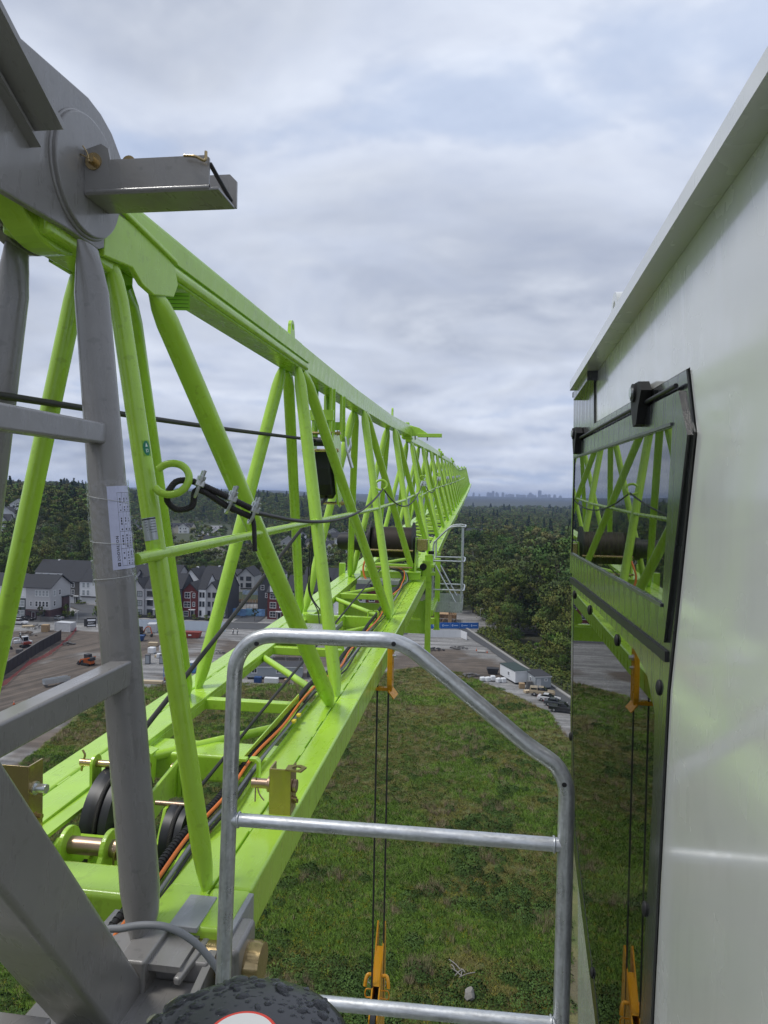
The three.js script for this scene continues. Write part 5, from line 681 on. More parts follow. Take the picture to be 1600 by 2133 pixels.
  for (const s of single) {
    const [x, z] = s, side = ratio(x, z) > -0.035 ? 'right' : ratio(x, z) < -0.5 ? 'left' : 'mid', q = R(); let k = q < 0.24 ? 0 : q < 0.44 ? 1 : q < 0.6 ? 2 : q < 0.72 ? 3 : q < 0.82 ? 4 : q < 0.97 ? 5 : 6; if (side === 'right' && k === 6) k = 3;
    const o = protos[k].clone(), name = KINDS[k][0]; o.name = numbered(name); scene.add(o); o.children[0].material = leafTints[Math.floor(R() * 5)]; const edge = side === 'right' && x < curbX(z) + 10 && z > -214 ? 0.78 : side === 'mid' ? 0.72 : side === 'right' ? 1.35 : 1, sc = (0.68 + 0.6 * R() * R() + 0.2 * R()) * edge; o.position.set(x, landY(x, z) - 0.2, z); o.rotation.y = R() * 6.28; o.scale.set(sc * (0.9 + 0.25 * R()), sc * (0.9 + 0.25 * R()), sc);
    o.userData = { label: LABEL[side][name], category: 'tree', group: side === 'right' ? 'trees of the wood beyond the track' : side === 'left' ? 'trees of the wooded hill' : 'trees before the far estate' };
  }
  // two tall firs and a few more conifers that stand above the wood
  for (const [x, z, s, k] of [[27, -420, 1.12, 6], [52, -400, 1.15, 6], [44, -420, 0.95, 7], [36, -430, 0.85, 7], [2, -470, 1.0, 7], [16, -470, 0.95, 6], [-210, -420, 0.9, 6]]) { const o = protos[k].clone(); o.name = numbered('conifer_tree'); o.position.set(x, landY(x, z) - 0.3, z); o.scale.setScalar(s); o.userData = { label: x < -100 ? LABEL.left.conifer_tree : LABEL.right.conifer_tree, category: 'tree', group: x < -100 ? 'trees of the wooded hill' : 'trees of the wood beyond the track' }; scene.add(o); }
  const rest = spots.filter((s) => !single.has(s));
  const lite = [broadleaf(201, 14, 5.0, 0.1, leafTone[0], 1300, 0.42, 22), broadleaf(202, 15, 5.2, 0.1, leafTone[2], 1300, 0.42, 24), broadleaf(203, 12, 4.6, 0.1, leafTone[1], 1200, 0.4, 20), conifer(204, 20, 4.0, [0.036, 0.056, 0.03], 480, 0.7)];
  const far = []; const F = rng(31); for (let d = 1500; d < 2300; d *= 1.022) for (let a = -0.86; a < 0.3; a += 26 / d * (0.6 + 0.8 * F())) far.push([a * d, -d * (0.99 + 0.02 * F())]);
  const bins = lite.map(() => []); for (const s of [...rest, ...far]) bins[F() < 0.05 ? 3 : Math.floor(F() * 3)].push(s);
  bins.forEach((b, i) => { const im = new THREE.InstancedMesh(lite[i].crown, leafMats[1], b.length), m = new THREE.Matrix4(), q = new THREE.Quaternion(), c = new THREE.Color(); b.forEach(([x, z], k) => { const s = (0.72 + 0.5 * F()) * (z < -1500 ? 1.9 : 1); q.setFromAxisAngle(V(0, 1, 0), F() * 6.28); m.compose(V(x, landY(x, z) - 0.4, z), q, V(s, s * (z < -1500 ? 0.65 : 1), s)); im.setMatrixAt(k, m); const v = 0.75 + 0.5 * F(); im.setColorAt(k, c.setRGB(v, v, v)); }); im.name = i === 3 ? 'far_conifers' : numbered('far_wood'); im.userData = { kind: 'stuff', label: 'distant dark green woodland reaching towards the hazy hills', category: 'wood' }; shade(im); scene.add(im); });
  // scrub along the kerb and at the foot of the wood
  const bush = broadleaf(301, 2.2, 1.6, 0.02, leafTone[0], 260, 0.2, 9); const pts = []; for (let i = 0; i < 900; i++) { const z = -lerp(100, 214, F()), x = curbX(z) + 2.6 + F() * F() * 8; pts.push([x, z]); } for (let i = 0; i < 240; i++) { const z = -lerp(258, 275, F()), x = z * lerp(0.52, 0.68, F()); pts.push([x, z]); }
  const im = new THREE.InstancedMesh(bush.crown, leafMats[2], pts.length), m = new THREE.Matrix4(), q = new THREE.Quaternion(); pts.forEach(([x, z], k) => { const s = 0.4 + F() * 0.6; q.setFromAxisAngle(V(0, 1, 0), F() * 6.28); m.compose(V(x, landY(x, z) - 0.1, z), q, V(s, s * (0.6 + 0.7 * F()), s)); im.setMatrixAt(k, m); }); im.name = 'scrub'; im.userData = { kind: 'stuff', label: 'low green scrub along the kerb at the foot of the wood', category: 'scrub' }; shade(im); scene.add(im);
}
// ================================================================ houses
const roofMat = std([0.034, 0.036, 0.042], 0.85, 0, { map: noiseTile, bumpMap: texture(256, (u, v) => { const r = (v * 16) % 1, q = ((u * 10 + Math.floor(v * 16) * 0.5) % 1); return 0.4 + 0.5 * r * (q > 0.04 ? 1 : 0.4); }, false, 0.4), bumpScale: 0.03 });
const siding = texture(256, (u, v) => { const r = (v * 16) % 1; return 0.9 + 0.1 * (r > 0.08 ? 1 : 0) - 0.03 * noise2(u * 20, v * 20, 5, 20); }, false, 0.25);
const wallMat = (c) => std(c, 0.8, 0, { map: siding });
const HM = { white: wallMat([0.72, 0.73, 0.74]), light: wallMat([0.42, 0.42, 0.43]), mid: wallMat([0.27, 0.265, 0.275]), dark: wallMat([0.062, 0.066, 0.075]), brown: wallMat([0.085, 0.078, 0.07]), red: wallMat([0.115, 0.022, 0.02]), slate: wallMat([0.07, 0.085, 0.085]), plum: wallMat([0.075, 0.04, 0.045]), cream: wallMat([0.55, 0.51, 0.42]), trim: std([0.7, 0.71, 0.72], 0.6), dtrim: std([0.03, 0.03, 0.034], 0.6), pane: phys([0.03, 0.036, 0.045], 0.06, { clearcoat: 1 }), blind: phys([0.32, 0.35, 0.36], 0.25, { clearcoat: 1 }), garage: std([0.6, 0.6, 0.6], 0.55) };
const geoCache = {}; const cached = (k, f) => geoCache[k] || (geoCache[k] = f());
function windowPart(parent, x, y, z, w, h, o = {}) {
  const key = `w${w}|${h}|${o.div || 0}`, fr = cached(key, () => join([box(-w / 2 - 0.12, w / 2 + 0.12, h / 2, h / 2 + 0.12, -0.02, 0.07), box(-w / 2 - 0.12, w / 2 + 0.12, -h / 2 - 0.14, -h / 2, -0.02, 0.09), box(-w / 2 - 0.12, -w / 2, -h / 2, h / 2, -0.02, 0.07), box(w / 2, w / 2 + 0.12, -h / 2, h / 2, -0.02, 0.07), ...(o.div ? [box(-0.03, 0.03, -h / 2, h / 2, -0.02, 0.05)] : []), ...(h > 1.1 ? [box(-w / 2, w / 2, -0.03, 0.03, -0.02, 0.05)] : [])])), pg = cached('p' + key, () => join([box(-w / 2, w / 2, -h / 2, h / 2, -0.03, 0.02)]));
  const m = shade(new THREE.Mesh(fr, o.dark ? HM.dtrim : HM.trim)); m.name = 'window'; m.position.set(x, y, z); if (o.turn) m.rotation.y = o.turn; parent.add(m);
  const p = shade(new THREE.Mesh(pg, o.blind ? HM.blind : HM.pane)); p.name = 'pane'; m.add(p); return m;
}
// a house in its own coordinates: front wall on z = 0 facing +z, ground at y = 0
function house(o) {
  const t = thing(o.name || 'townhouse', o.label, 'house', o.group), { w, d, h, rise } = o, ov = o.over ?? 0.35;
  let wall; const shp = (pts, dep) => { const s = new THREE.Shape(pts.map(([a, b]) => new THREE.Vector2(a, b))); return new THREE.ExtrudeGeometry(s, { depth: dep, bevelEnabled: false }); };
  if (o.ridge === 'z') wall = shp([[-w / 2, -1], [w / 2, -1], [w / 2, h], [0, h + rise], [-w / 2, h]], d).translate(0, 0, -d); else wall = shp([[0, -1], [d, -1], [d, h], [d / 2, h + rise], [0, h]], w).rotateY(Math.PI / 2).translate(-w / 2, 0, 0);
  part('wall', [wall], o.wall, t);
  if (o.band) part('upper_wall', [box(-w / 2 - 0.02, w / 2 + 0.02, o.band[0], o.band[1], -0.5, 0.03)], o.band[2], t);
  const th = 0.18, slab = (half, L, alongZ) => { const sl = Math.atan2(rise, half), len = half / Math.cos(sl) + ov; return [1, -1].map((s) => { const g = new THREE.BoxGeometry(len, th, L + 2 * ov); g.translate(s * (len / 2), -th / 2 + 0.02, 0); g.rotateZ(-s * sl); g.translate(0, h + rise + 0.16, 0); return g; }); };
  const r = o.ridge === 'z' ? slab(w / 2, d).map((g) => g.translate(0, 0, -d / 2)) : slab(d / 2, w).map((g) => g.rotateY(Math.PI / 2).translate(0, 0, -d / 2));
  const roof = part('roof', r, roofMat, t);
  if (o.barge !== false && o.ridge === 'z') part('barge_board', [1, -1].map((s) => { const sl = Math.atan2(rise, w / 2), len = w / 2 / Math.cos(sl) + ov; return new THREE.BoxGeometry(len, 0.22, 0.06).translate(s * len / 2, -0.12, 0).rotateZ(-s * sl).translate(0, h + rise + 0.12, ov + 0.03); }), o.bargeMat || HM.dtrim, roof);
  if (o.vent) part('roof_vent', [box(-0.35, 0.35, h + rise - 0.6, h + rise + 0.3, -d / 2 - 0.4, -d / 2 + 0.4)], HM.white, roof);
  for (const q of o.wins || []) windowPart(t, q[0], q[1], 0, q[2], q[3], q[4]);
  for (const q of o.sideWins || []) windowPart(t, w / 2, q[0], q[1], q[2], q[3], { ...(q[4] || {}), turn: Math.PI / 2 });
  for (const [x, dw, dh] of o.doors || []) { const dr = part('door', [box(x - dw / 2, x + dw / 2, 0, dh, -0.02, 0.05)], o.doorMat || HM.dtrim, t); part('door_frame', [box(x - dw / 2 - 0.14, x - dw / 2, 0, dh + 0.14, 0, 0.09), box(x + dw / 2, x + dw / 2 + 0.14, 0, dh + 0.14, 0, 0.09), box(x - dw / 2, x + dw / 2, dh, dh + 0.14, 0, 0.09)], HM.trim, dr); part('canopy', [box(x - dw / 2 - 0.5, x + dw / 2 + 0.5, dh + 0.35, dh + 0.55, 0, 0.9)], HM.trim, t); }
  for (const [x, gw, gh] of o.garages || []) { const gr = part('garage_door', [box(x - gw / 2, x + gw / 2, 0, gh, -0.02, 0.04), ...[0.25, 0.5, 0.75].map((k) => box(x - gw / 2, x + gw / 2, gh * k - 0.015, gh * k + 0.015, 0.04, 0.055))], HM.garage, t); part('garage_head', [box(x - gw / 2 - 0.3, x + gw / 2 + 0.3, gh, gh + 0.35, 0, 0.35)], HM.dtrim, gr); }
  for (const q of o.extra || []) part(...q, t);
  t.position.set(o.x, o.y || 0, o.z); t.rotation.y = o.turn || 0; return t;
}
const W3 = (x, w, h, o, ys = [1.6, 4.6, 7.6]) => ys.map((y) => [x, y, w, h, o]);
{
  const G = 'townhouses facing the building site', rowTurn = 0.02;
  const A = (px0, px1, o) => { const w = (px1 - px0) * 0.1545 - 0.04, cx = -110.5 + ((px0 + px1) / 2 - 283) * 0.1545, z = -215 - ((px0 + px1) / 2 - 283) * 0.019; return house({ x: cx, z, w, d: 11, h: 9.4, rise: 4.4, ridge: 'x', group: G, over: 0.2, ...o }); };
  A(270, 301, { wall: HM.light, ridge: 'z', rise: 2.9, wins: W3(1.0, 1.5, 1.5, { dark: 1, div: 1, blind: 1 }), label: 'light grey townhouse with a pale gable at the end of the row' });
  A(301, 345, { wall: HM.light, wins: [...W3(-1.6, 1.8, 1.6, { dark: 1, div: 1 }), ...W3(0.9, 0.7, 1.5, { dark: 1 }, [4.7, 7.6]), ...W3(2.6, 1.2, 1.4, { dark: 1 }, [4.7, 7.6])], doors: [[0.6, 1.0, 2.2]], extra: [['canopy', [box(-2.8, -0.4, 5.7, 5.85, 0, 0.7)], HM.trim]], label: 'light grey townhouse with a porch beside the pale gabled one' });
  A(345, 381, { wall: HM.dark, wins: [...W3(1.2, 1.7, 1.6, { div: 1, blind: 1 }), ...W3(-1.4, 1.2, 1.5, {})], extra: [['canopy', [box(0.1, 2.4, 5.8, 5.95, 0, 0.7)], HM.trim]], label: 'charcoal townhouse beside the dark red gabled one' });
  A(381, 415, { wall: HM.red, ridge: 'z', rise: 2.6, h: 8.9, wins: [[-0.9, 7.4, 1.6, 1.7, { div: 1 }], [1.35, 7.4, 0.6, 1.4], [-0.9, 4.3, 2.2, 1.6, { div: 1 }], [1.35, 4.5, 0.6, 1.3], [-1.3, 1.3, 1.4, 1.5, { div: 1 }]], doors: [[0.85, 1.1, 2.3]], label: 'dark red gabled townhouse with white framed windows in the row of four colours' });
  A(415, 431, { wall: HM.white, wins: [...W3(-0.45, 0.5, 1.5, { dark: 1 }), ...W3(0.55, 0.5, 1.5, { dark: 1 }, [4.6, 7.6])], label: 'narrow white townhouse between the red and grey gables' });
  A(431, 457, { wall: HM.light, ridge: 'z', rise: 2.4, wins: [...W3(-0.9, 0.7, 1.4, { dark: 1 }), ...W3(0.9, 1.2, 1.5, { dark: 1, div: 1 })], label: 'light grey gabled townhouse beside the narrow white one' });
  A(457, 478, { wall: HM.dark, wins: W3(0, 1.4, 1.5, { div: 1 }), label: 'charcoal townhouse ending the row next to the blue tarps' });
  // second row behind, seen as roofs and gables
  for (const [x, w, rz, lab, wl] of [[-124, 10, 'x', 'dark roofed house behind the light grey townhouses', HM.mid], [-113, 9, 'x', 'dark roofed house behind the charcoal townhouse', HM.light], [-103, 6.5, 'z', 'white gabled house rising behind the red townhouse roofs', HM.white], [-94.5, 9, 'x', 'dark roofed house behind the narrow white townhouse', HM.mid]]) house({ x, z: -242, w, d: 12, h: 9.6, rise: rz === 'z' ? 3.6 : 4.2, ridge: rz, wall: wl, wins: [[0, 8.2, 1.4, 1.5, { dark: 1, div: 1 }], [-w * 0.3, 5.2, 1.2, 1.4, { dark: 1 }]], vent: 1, group: 'houses of the second row', label: lab });
  // white house set back by the wood
  house({ x: -95.2, z: -280, w: 7.2, d: 10, h: 6.8, rise: 3.2, ridge: 'z', wall: HM.light, wins: [[1.2, 5.6, 2.0, 1.6, { dark: 1, div: 1 }], [1.2, 2.9, 2.2, 1.6, { dark: 1, div: 1 }], [-1.8, 5.6, 1.2, 1.3, { dark: 1 }], [-1.8, 2.8, 0.7, 1.5, { dark: 1 }]], garages: [[0.4, 4.6, 1.3]], label: 'pale gabled house standing alone against the wood behind the tarps' });
  house({ x: -100.6, z: -280.5, w: 3.6, d: 9, h: 6.6, rise: 2.2, ridge: 'x', wall: HM.white, wins: [[0, 5.4, 1.1, 1.3, { dark: 1 }], [0, 2.4, 0.6, 1.6, { dark: 1 }]], label: 'white wing adjoining the lone pale gabled house' });
  house({ x: -79, z: -262, w: 7, d: 11, h: 9.4, rise: 3.4, ridge: 'z', wall: HM.white, wins: [[1, 6, 1, 1.6, { dark: 1 }], [1, 3, 1, 1.6, { dark: 1 }]], label: 'white gabled house at the corner behind the charcoal corner block' });
  // corner block on the right of the side road
  house({ x: -64.9, z: -221, w: 5.6, d: 12, h: 8.8, rise: 3.4, ridge: 'x', wall: HM.red, wins: [...W3(-0.9, 1.9, 1.7, { div: 1 }), ...W3(1.7, 0.6, 1.4, {}, [4.6, 7.6])], doors: [[1.2, 1.1, 2.2]], extra: [['bay_top', [box(-2.0, 0.3, 9.0, 10.8, -0.5, 0.05)], HM.white]], label: 'dark red townhouse with white framed windows at the side road corner' });
  house({ x: -70.2, z: -226, w: 4.8, d: 12, h: 11, rise: 3.6, ridge: 'z', wall: HM.dark, wins: [[0.6, 7, 0.6, 1.4], [-0.8, 9.6, 1.0, 1.4]], sideWins: [[6, -4, 1, 1.4]], label: 'charcoal corner block beside the dark red corner townhouse' });
  for (const [x, wl, lab] of [[-58.6, HM.dark, 'charcoal townhouse right of the dark red corner house'], [-52, HM.brown, 'brown townhouse behind the jib beyond the corner house'], [-45.3, HM.white, 'white townhouse behind the jib with dark windows'], [-38.6, HM.light, 'light grey townhouse behind the jib trolley'], [-31.8, HM.red, 'dark red townhouse behind the jib trolley'], [-25, HM.white, 'white end townhouse nearest the timber framed house']]) house({ x, z: -222.5 - (x + 58) * 0.02, w: 6.5, d: 12, h: 9.4, rise: 4.4, ridge: x === -45.3 || x === -31.8 ? 'z' : 'x', wall: wl, wins: [...W3(-1.5, 1.7, 1.6, { div: 1 }), ...W3(1.6, 1.0, 1.5, {}, [4.6, 7.6])], doors: [[1.6, 1.0, 2.2]], group: G, label: lab });
  for (const [x, lab] of [[-57, 'dark roofed house behind the corner block'], [-46, 'dark roofed house in the row behind the white townhouse'], [-34, 'dark roofed house in the row behind the red townhouse']]) house({ x, z: -247, w: 10.5, d: 12, h: 9.6, rise: 4.4, ridge: 'x', wall: HM.mid, wins: [[-2.5, 8, 1.4, 1.4], [2.5, 8, 1.4, 1.4]], vent: 1, group: 'houses of the second row', label: lab });
  // block on the left: grey townhouse with a plum base, its neighbours, and the garages behind
  house({ x: -137.3, z: -203.4, w: 8.4, d: 11, h: 10.3, rise: 3.3, ridge: 'x', over: 0.7, wall: HM.light, wins: [...[0.4, 1.6, 2.8, 4.0].map((k) => [k - 0.9, 8.3, 0.75, 1.7, { blind: 1 }]), ...[0.4, 1.6, 2.8, 4.0].map((k) => [k - 0.9, 4.9, 0.75, 1.6, { div: 0 }]), [-2.4, 4.9, 0.5, 1.4]], sideWins: [[8.2, -2.2, 0.9, 1.7, { blind: 1 }], [4.9, -2.2, 0.9, 1.5], [8.2, -5, 0.9, 1.6], [4.9, -8, 0.9, 1.5]], doors: [[-1.5, 1.0, 2.2]], extra: [['plum_base', [box(-4.24, 4.24, -0.5, 3.1, -10, 0.06)], HM.plum], ['porch_roof', [box(-2.8, 3.0, 2.6, 2.8, 0, 1.4)], HM.dtrim], ['patio_window', [box(0, 2.4, 0.3, 2.3, 0.04, 0.1)], HM.pane], ['corner_bay', [box(2.6, 4.7, 0, 6.4, -9.6, -6.2)], HM.plum], ['corner_bay_roof', [box(2.4, 5.0, 6.4, 6.6, -9.9, -5.9)], roofMat]], label: 'light grey townhouse with a plum brick base and four tall windows' });
  house({ x: -143.4, z: -203.6, w: 3.6, d: 11, h: 10.2, rise: 3.2, ridge: 'x', wall: HM.slate, band: [6.5, 10.1, HM.white], wins: [[-0.7, 8.2, 0.9, 1.9, { blind: 1 }], [0.8, 8.2, 0.9, 1.9, { blind: 1 }], [0, 4.8, 2.4, 1.9, { div: 1, blind: 1 }], [0, 1.6, 2.4, 1.9, { div: 1, blind: 1 }]], label: 'slate green townhouse with white top floor beside the plum based one' });
  house({ x: -150.5, z: -205, w: 9.6, d: 11, h: 10.2, rise: 3.2, ridge: 'x', wall: HM.white, wins: [[3.4, 8, 1.2, 1.8], [3.4, 4.8, 1.2, 1.8]], label: 'white townhouse beyond the slate green one' });
  house({ x: -147.2, z: -236, w: 7.9, d: 11, h: 7.9, rise: 4.2, ridge: 'x', wall: HM.brown, wins: [[-2.2, 6.6, 1.3, 1.5, { blind: 1, div: 1 }], [1.6, 6.6, 1.0, 1.5], [-2.2, 3.9, 1.0, 1.7, { div: 1 }], [1.6, 3.9, 1.0, 1.7, { div: 1 }]], garages: [[-0.6, 5.6, 2.3]], doors: [[3.2, 0.9, 2.2]], label: 'dark brown townhouse with a white garage door up the driveway' });
  house({ x: -138.3, z: -236.2, w: 9.7, d: 11, h: 8.0, rise: 4.2, ridge: 'x', wall: HM.white, wins: [[-3.2, 6.7, 0.95, 1.7, { blind: 1 }], [-1.5, 6.7, 0.95, 1.7, { blind: 1 }], [2.6, 6.7, 0.95, 1.7, { blind: 1 }], [-3.2, 3.9, 0.95, 1.8, { blind: 1 }], [-1.5, 3.9, 0.95, 1.8, { blind: 1 }], [2.6, 3.9, 0.95, 1.8, { blind: 1 }]], garages: [[-0.9, 6.0, 2.3]], label: 'white townhouse with a white garage door up the driveway' });
  house({ x: -128.2, z: -237, w: 9.6, d: 11, h: 8.1, rise: 4.2, ridge: 'x', wall: HM.light, wins: [[-2, 6.7, 1.0, 1.6], [1.5, 6.7, 1.0, 1.6]], garages: [[0, 5, 2.3]], label: 'light grey townhouse right of the white garage townhouse' });
  for (const [x, wl, lab] of [[-166, HM.white, 'white walled house behind the brown garage townhouse'], [-152, HM.light, 'grey house behind the white garage townhouse'], [-139, HM.mid, 'dark roofed house at the foot of the wooded hill']]) house({ x, z: -254, w: 13.4, d: 11, h: 8.6, rise: 4.4, ridge: 'x', wall: wl, wins: [[-4, 7.2, 1.0, 1.6], [-1, 7.2, 1.0, 1.6], [3, 7.2, 1.0, 1.6]], vent: 1, group: 'houses of the second row', label: lab });
  // timber framed house under construction, right
  const tf = thing('timber_frame_house', 'unfinished bare timber framed house behind the blue banner fence', 'house'), ply = std([0.5, 0.33, 0.18], 0.85, 0, { map: noiseTile }), X0 = -16, X1 = -6.2, Z = -225, gs = [];
  part('ply_wall', [box(-6.25, -6.15, 0.2, 3.2, -235, Z), box(-8.6, -7.4, 0.2, 3.2, Z - 0.1, Z), box(-16, -14.4, 0.2, 3.2, Z - 0.1, Z), box(-16, -6.2, 0.2, 3.2, -235, -234.9)], ply, tf);
  for (let x = X0; x <= X1; x += 0.61) part('stud', [box(x, x + 0.09, 0.1, 3.1, Z - 0.14, Z)], ply, tf);
  part('top_plate', [box(X0, X1, 3.1, 3.34, Z - 0.2, Z)], ply, tf); part('bottom_plate', [box(X0, X1, 0, 0.14, Z - 0.2, Z)], ply, tf);
  { const s = new THREE.Shape([[0, 3.3], [10.4, 3.3], [7.4, 5.6], [3, 5.9]].map(([a, b]) => new THREE.Vector2(a, b))); part('roof_sheathing', [new THREE.ExtrudeGeometry(s, { depth: 7.6, bevelEnabled: false }).rotateY(Math.PI / 2).translate(-16.2, 0, Z + 0.3)], ply, tf); }
  for (let x = -8.5; x <= -5.7; x += 0.6) part('rafter', [beam(V(x, 3.2, Z + 0.5), V(x, 5.4, Z - 3.6), 0.09, 0.22, V(0, 1, 0)), beam(V(x, 3.2, Z + 0.5), V(x, 3.2, Z - 3.6), 0.08, 0.12, V(0, 1, 0))], ply, tf);
  part('brace', [beam(V(-13.6, 0.2, Z + 0.06), V(-11.4, 3.0, Z + 0.06), 0.06, 0.2, V(0, 1, 0)), beam(V(-11, 0.2, Z + 0.06), V(-9, 3.0, Z + 0.06), 0.06, 0.2, V(0, 1, 0))], ply, tf);
}
// far estate houses: one of each kind, then copies
{
  const base = []; const mk = (w, d, h, rise, ridge, wall, i) => { const o = house({ name: 'estate_house', x: 0, z: 0, w, d, h, rise, ridge, wall, over: 0.4, vent: i % 2, wins: [[-w * 0.28, h - 1.4, 1.3, 1.4], [w * 0.28, h - 1.4, 1.3, 1.4], [-w * 0.28, 1.7, 1.5, 1.5], [w * 0.05, h - 1.4, 0.8, 1.2]], garages: [[w * 0.24, 3.0, 2.2]], bargeMat: HM.trim, label: 'x', group: 'far estate houses' }); if (ridge === 'x') { const gw = w * 0.42, s = new THREE.Shape([[-gw / 2, 0], [gw / 2, 0], [gw / 2, h], [0, h + rise * 0.7], [-gw / 2, h]].map(([a, b]) => new THREE.Vector2(a, b))); part('front_gable', [new THREE.ExtrudeGeometry(s, { depth: d / 2, bevelEnabled: false }).translate(w * 0.24, 0, -d / 2 + 0.6)], wall, o); part('gable_roof', [1, -1].map((q) => { const sl = Math.atan2(rise * 0.7, gw / 2), len = gw / 2 / Math.cos(sl) + 0.4; return new THREE.BoxGeometry(len, 0.16, d / 2 + 0.6).translate(q * len / 2, 0.02, 0).rotateZ(-q * sl).translate(w * 0.24, h + rise * 0.7 + 0.14, -d / 4 + 0.7); }), roofMat, o); } return o; };
  const kinds = [mk(11, 10, 6.0, 3.6, 'x', HM.white, 0), mk(10, 11, 6.2, 3.4, 'z', HM.light, 1), mk(11.5, 10, 6.0, 3.8, 'x', HM.cream, 2), mk(10, 10, 6.4, 3.4, 'z', HM.white, 3), mk(12, 11, 7.5, 4, 'x', HM.dark, 4)];
  const lab = ['white rendered estate house with a dark roof and small front gable', 'grey gabled estate house with a dark roof', 'cream estate house with a dark roof and small front gable', 'white gabled estate house with a dark roof', 'charcoal estate house with white framed windows by the wood'];
  const R = rng(404), first = {};
  HOUSES_FAR.forEach(([x, z, turn, s], i) => { const hill = z > -400 && x < -200, k = Math.abs(x + 3) < 2 ? 4 : hill ? [3, 0, 3, 0, 3][i % 5] : Math.floor(R() * 4), where = hill ? 'on the wooded hill' : x < -200 ? 'by the estate road' : x < -20 ? 'beyond the townhouses' : 'by the wood'; const o = first[k] ? copyOf(kinds[k]) : kinds[k]; first[k] = 1; o.userData.label = (k === 4 ? lab[4] : lab[k] + ' ' + where); o.userData.group = 'far estate houses ' + where; o.position.set(x, landY(x, z), z); o.rotation.y = turn; o.scale.setScalar(s); });
  kinds.forEach((k, i) => { if (!first[i]) scene.remove(k); });
}
// city towers on the far ridge
{
  const m = std([0.3, 0.31, 0.33], 0.8), R = rng(66), list = [[985, 26, 60], [997, 22, 40], [1015, 40, 70], [1020, 28, 60], [1025, 32, 95], [1032, 30, 70], [1034, 36, 45], [1045, 34, 70], [1052, 30, 35], [1057, 36, 40], [1060, 40, 45], [1065, 38, 40], [1074, 34, 45], [1078, 40, 40], [1083, 60, 36], [1088, 44, 40], [1096, 34, 42], [1100, 34, 78], [1105, 28, 46], [1110, 30, 34], [1119, 40, 120], [1125, 34, 40], [1131, 36, 50], [1138, 34, 52], [1149, 34, 48], [1160, 34, 34]];
  for (const [px, w, hh] of list) { const z = -8900, x = (px - 995) * 6.13 + 10, h = hh * 0.68, y = landY(x, z) - 12, g = [box(-w / 2, w / 2, 0, h + 12, -w / 2, w / 2), box(-w * 0.32, w * 0.32, h + 12, h + 12 + 7, -w * 0.32, w * 0.32), box(-w * 0.5, -w * 0.3, 0, h * 0.8, -w * 0.56, w * 0.56)]; const o = shade(new THREE.Mesh(join(g), m)); o.name = numbered('tower_block'); o.position.set(x, y, z); tag(o, 'hazy grey tower block of the skyline on the far ridge', 'tower', 'skyline towers'); scene.add(o); }
}
// ================================================================ the building site
const SM = { whiteSteel: std([0.62, 0.63, 0.64], 0.5, 0, { map: noiseTile }), panel: std([0.5, 0.56, 0.63], 0.55), black: std([0.022, 0.022, 0.024], 0.7), red: std([0.25, 0.035, 0.02], 0.6, 0, { map: noiseTile }), orange: std([0.42, 0.09, 0.015], 0.5), blue: std([0.02, 0.06, 0.18], 0.55), tarp: std([0.12, 0.26, 0.5], 0.55), wood: std([0.42, 0.29, 0.16], 0.85, 0, { map: noiseTile }), paleWood: std([0.52, 0.42, 0.28], 0.85), greyBox: std([0.13, 0.14, 0.155], 0.5), trailer: std([0.3, 0.325, 0.345], 0.55), dark: std([0.03, 0.03, 0.033], 0.7), bag: std([0.66, 0.67, 0.68], 0.7), rubble: std([0.15, 0.145, 0.14], 0.95, 0, { map: noiseTile }), net: new THREE.MeshStandardMaterial({ color: rgb(0.42, 0.05, 0.06), roughness: 0.8, side: THREE.DoubleSide, transparent: true, opacity: 0.62 }), lightblue: std([0.09, 0.24, 0.5], 0.5) };
const tyreM = std([0.012, 0.012, 0.012], 0.8), rimM = std([0.4, 0.4, 0.41], 0.35, 0.7), carGlass = phys([0.012, 0.014, 0.017], 0.05, { clearcoat: 1 }), lampM = phys([0.6, 0.6, 0.58], 0.15, { clearcoat: 1 }), tailM = phys([0.3, 0.01, 0.01], 0.2, { clearcoat: 1 });
function place(t, x, z, turn = 0, y = 0) { t.position.set(x, y, z); t.rotation.y = turn; return t; }
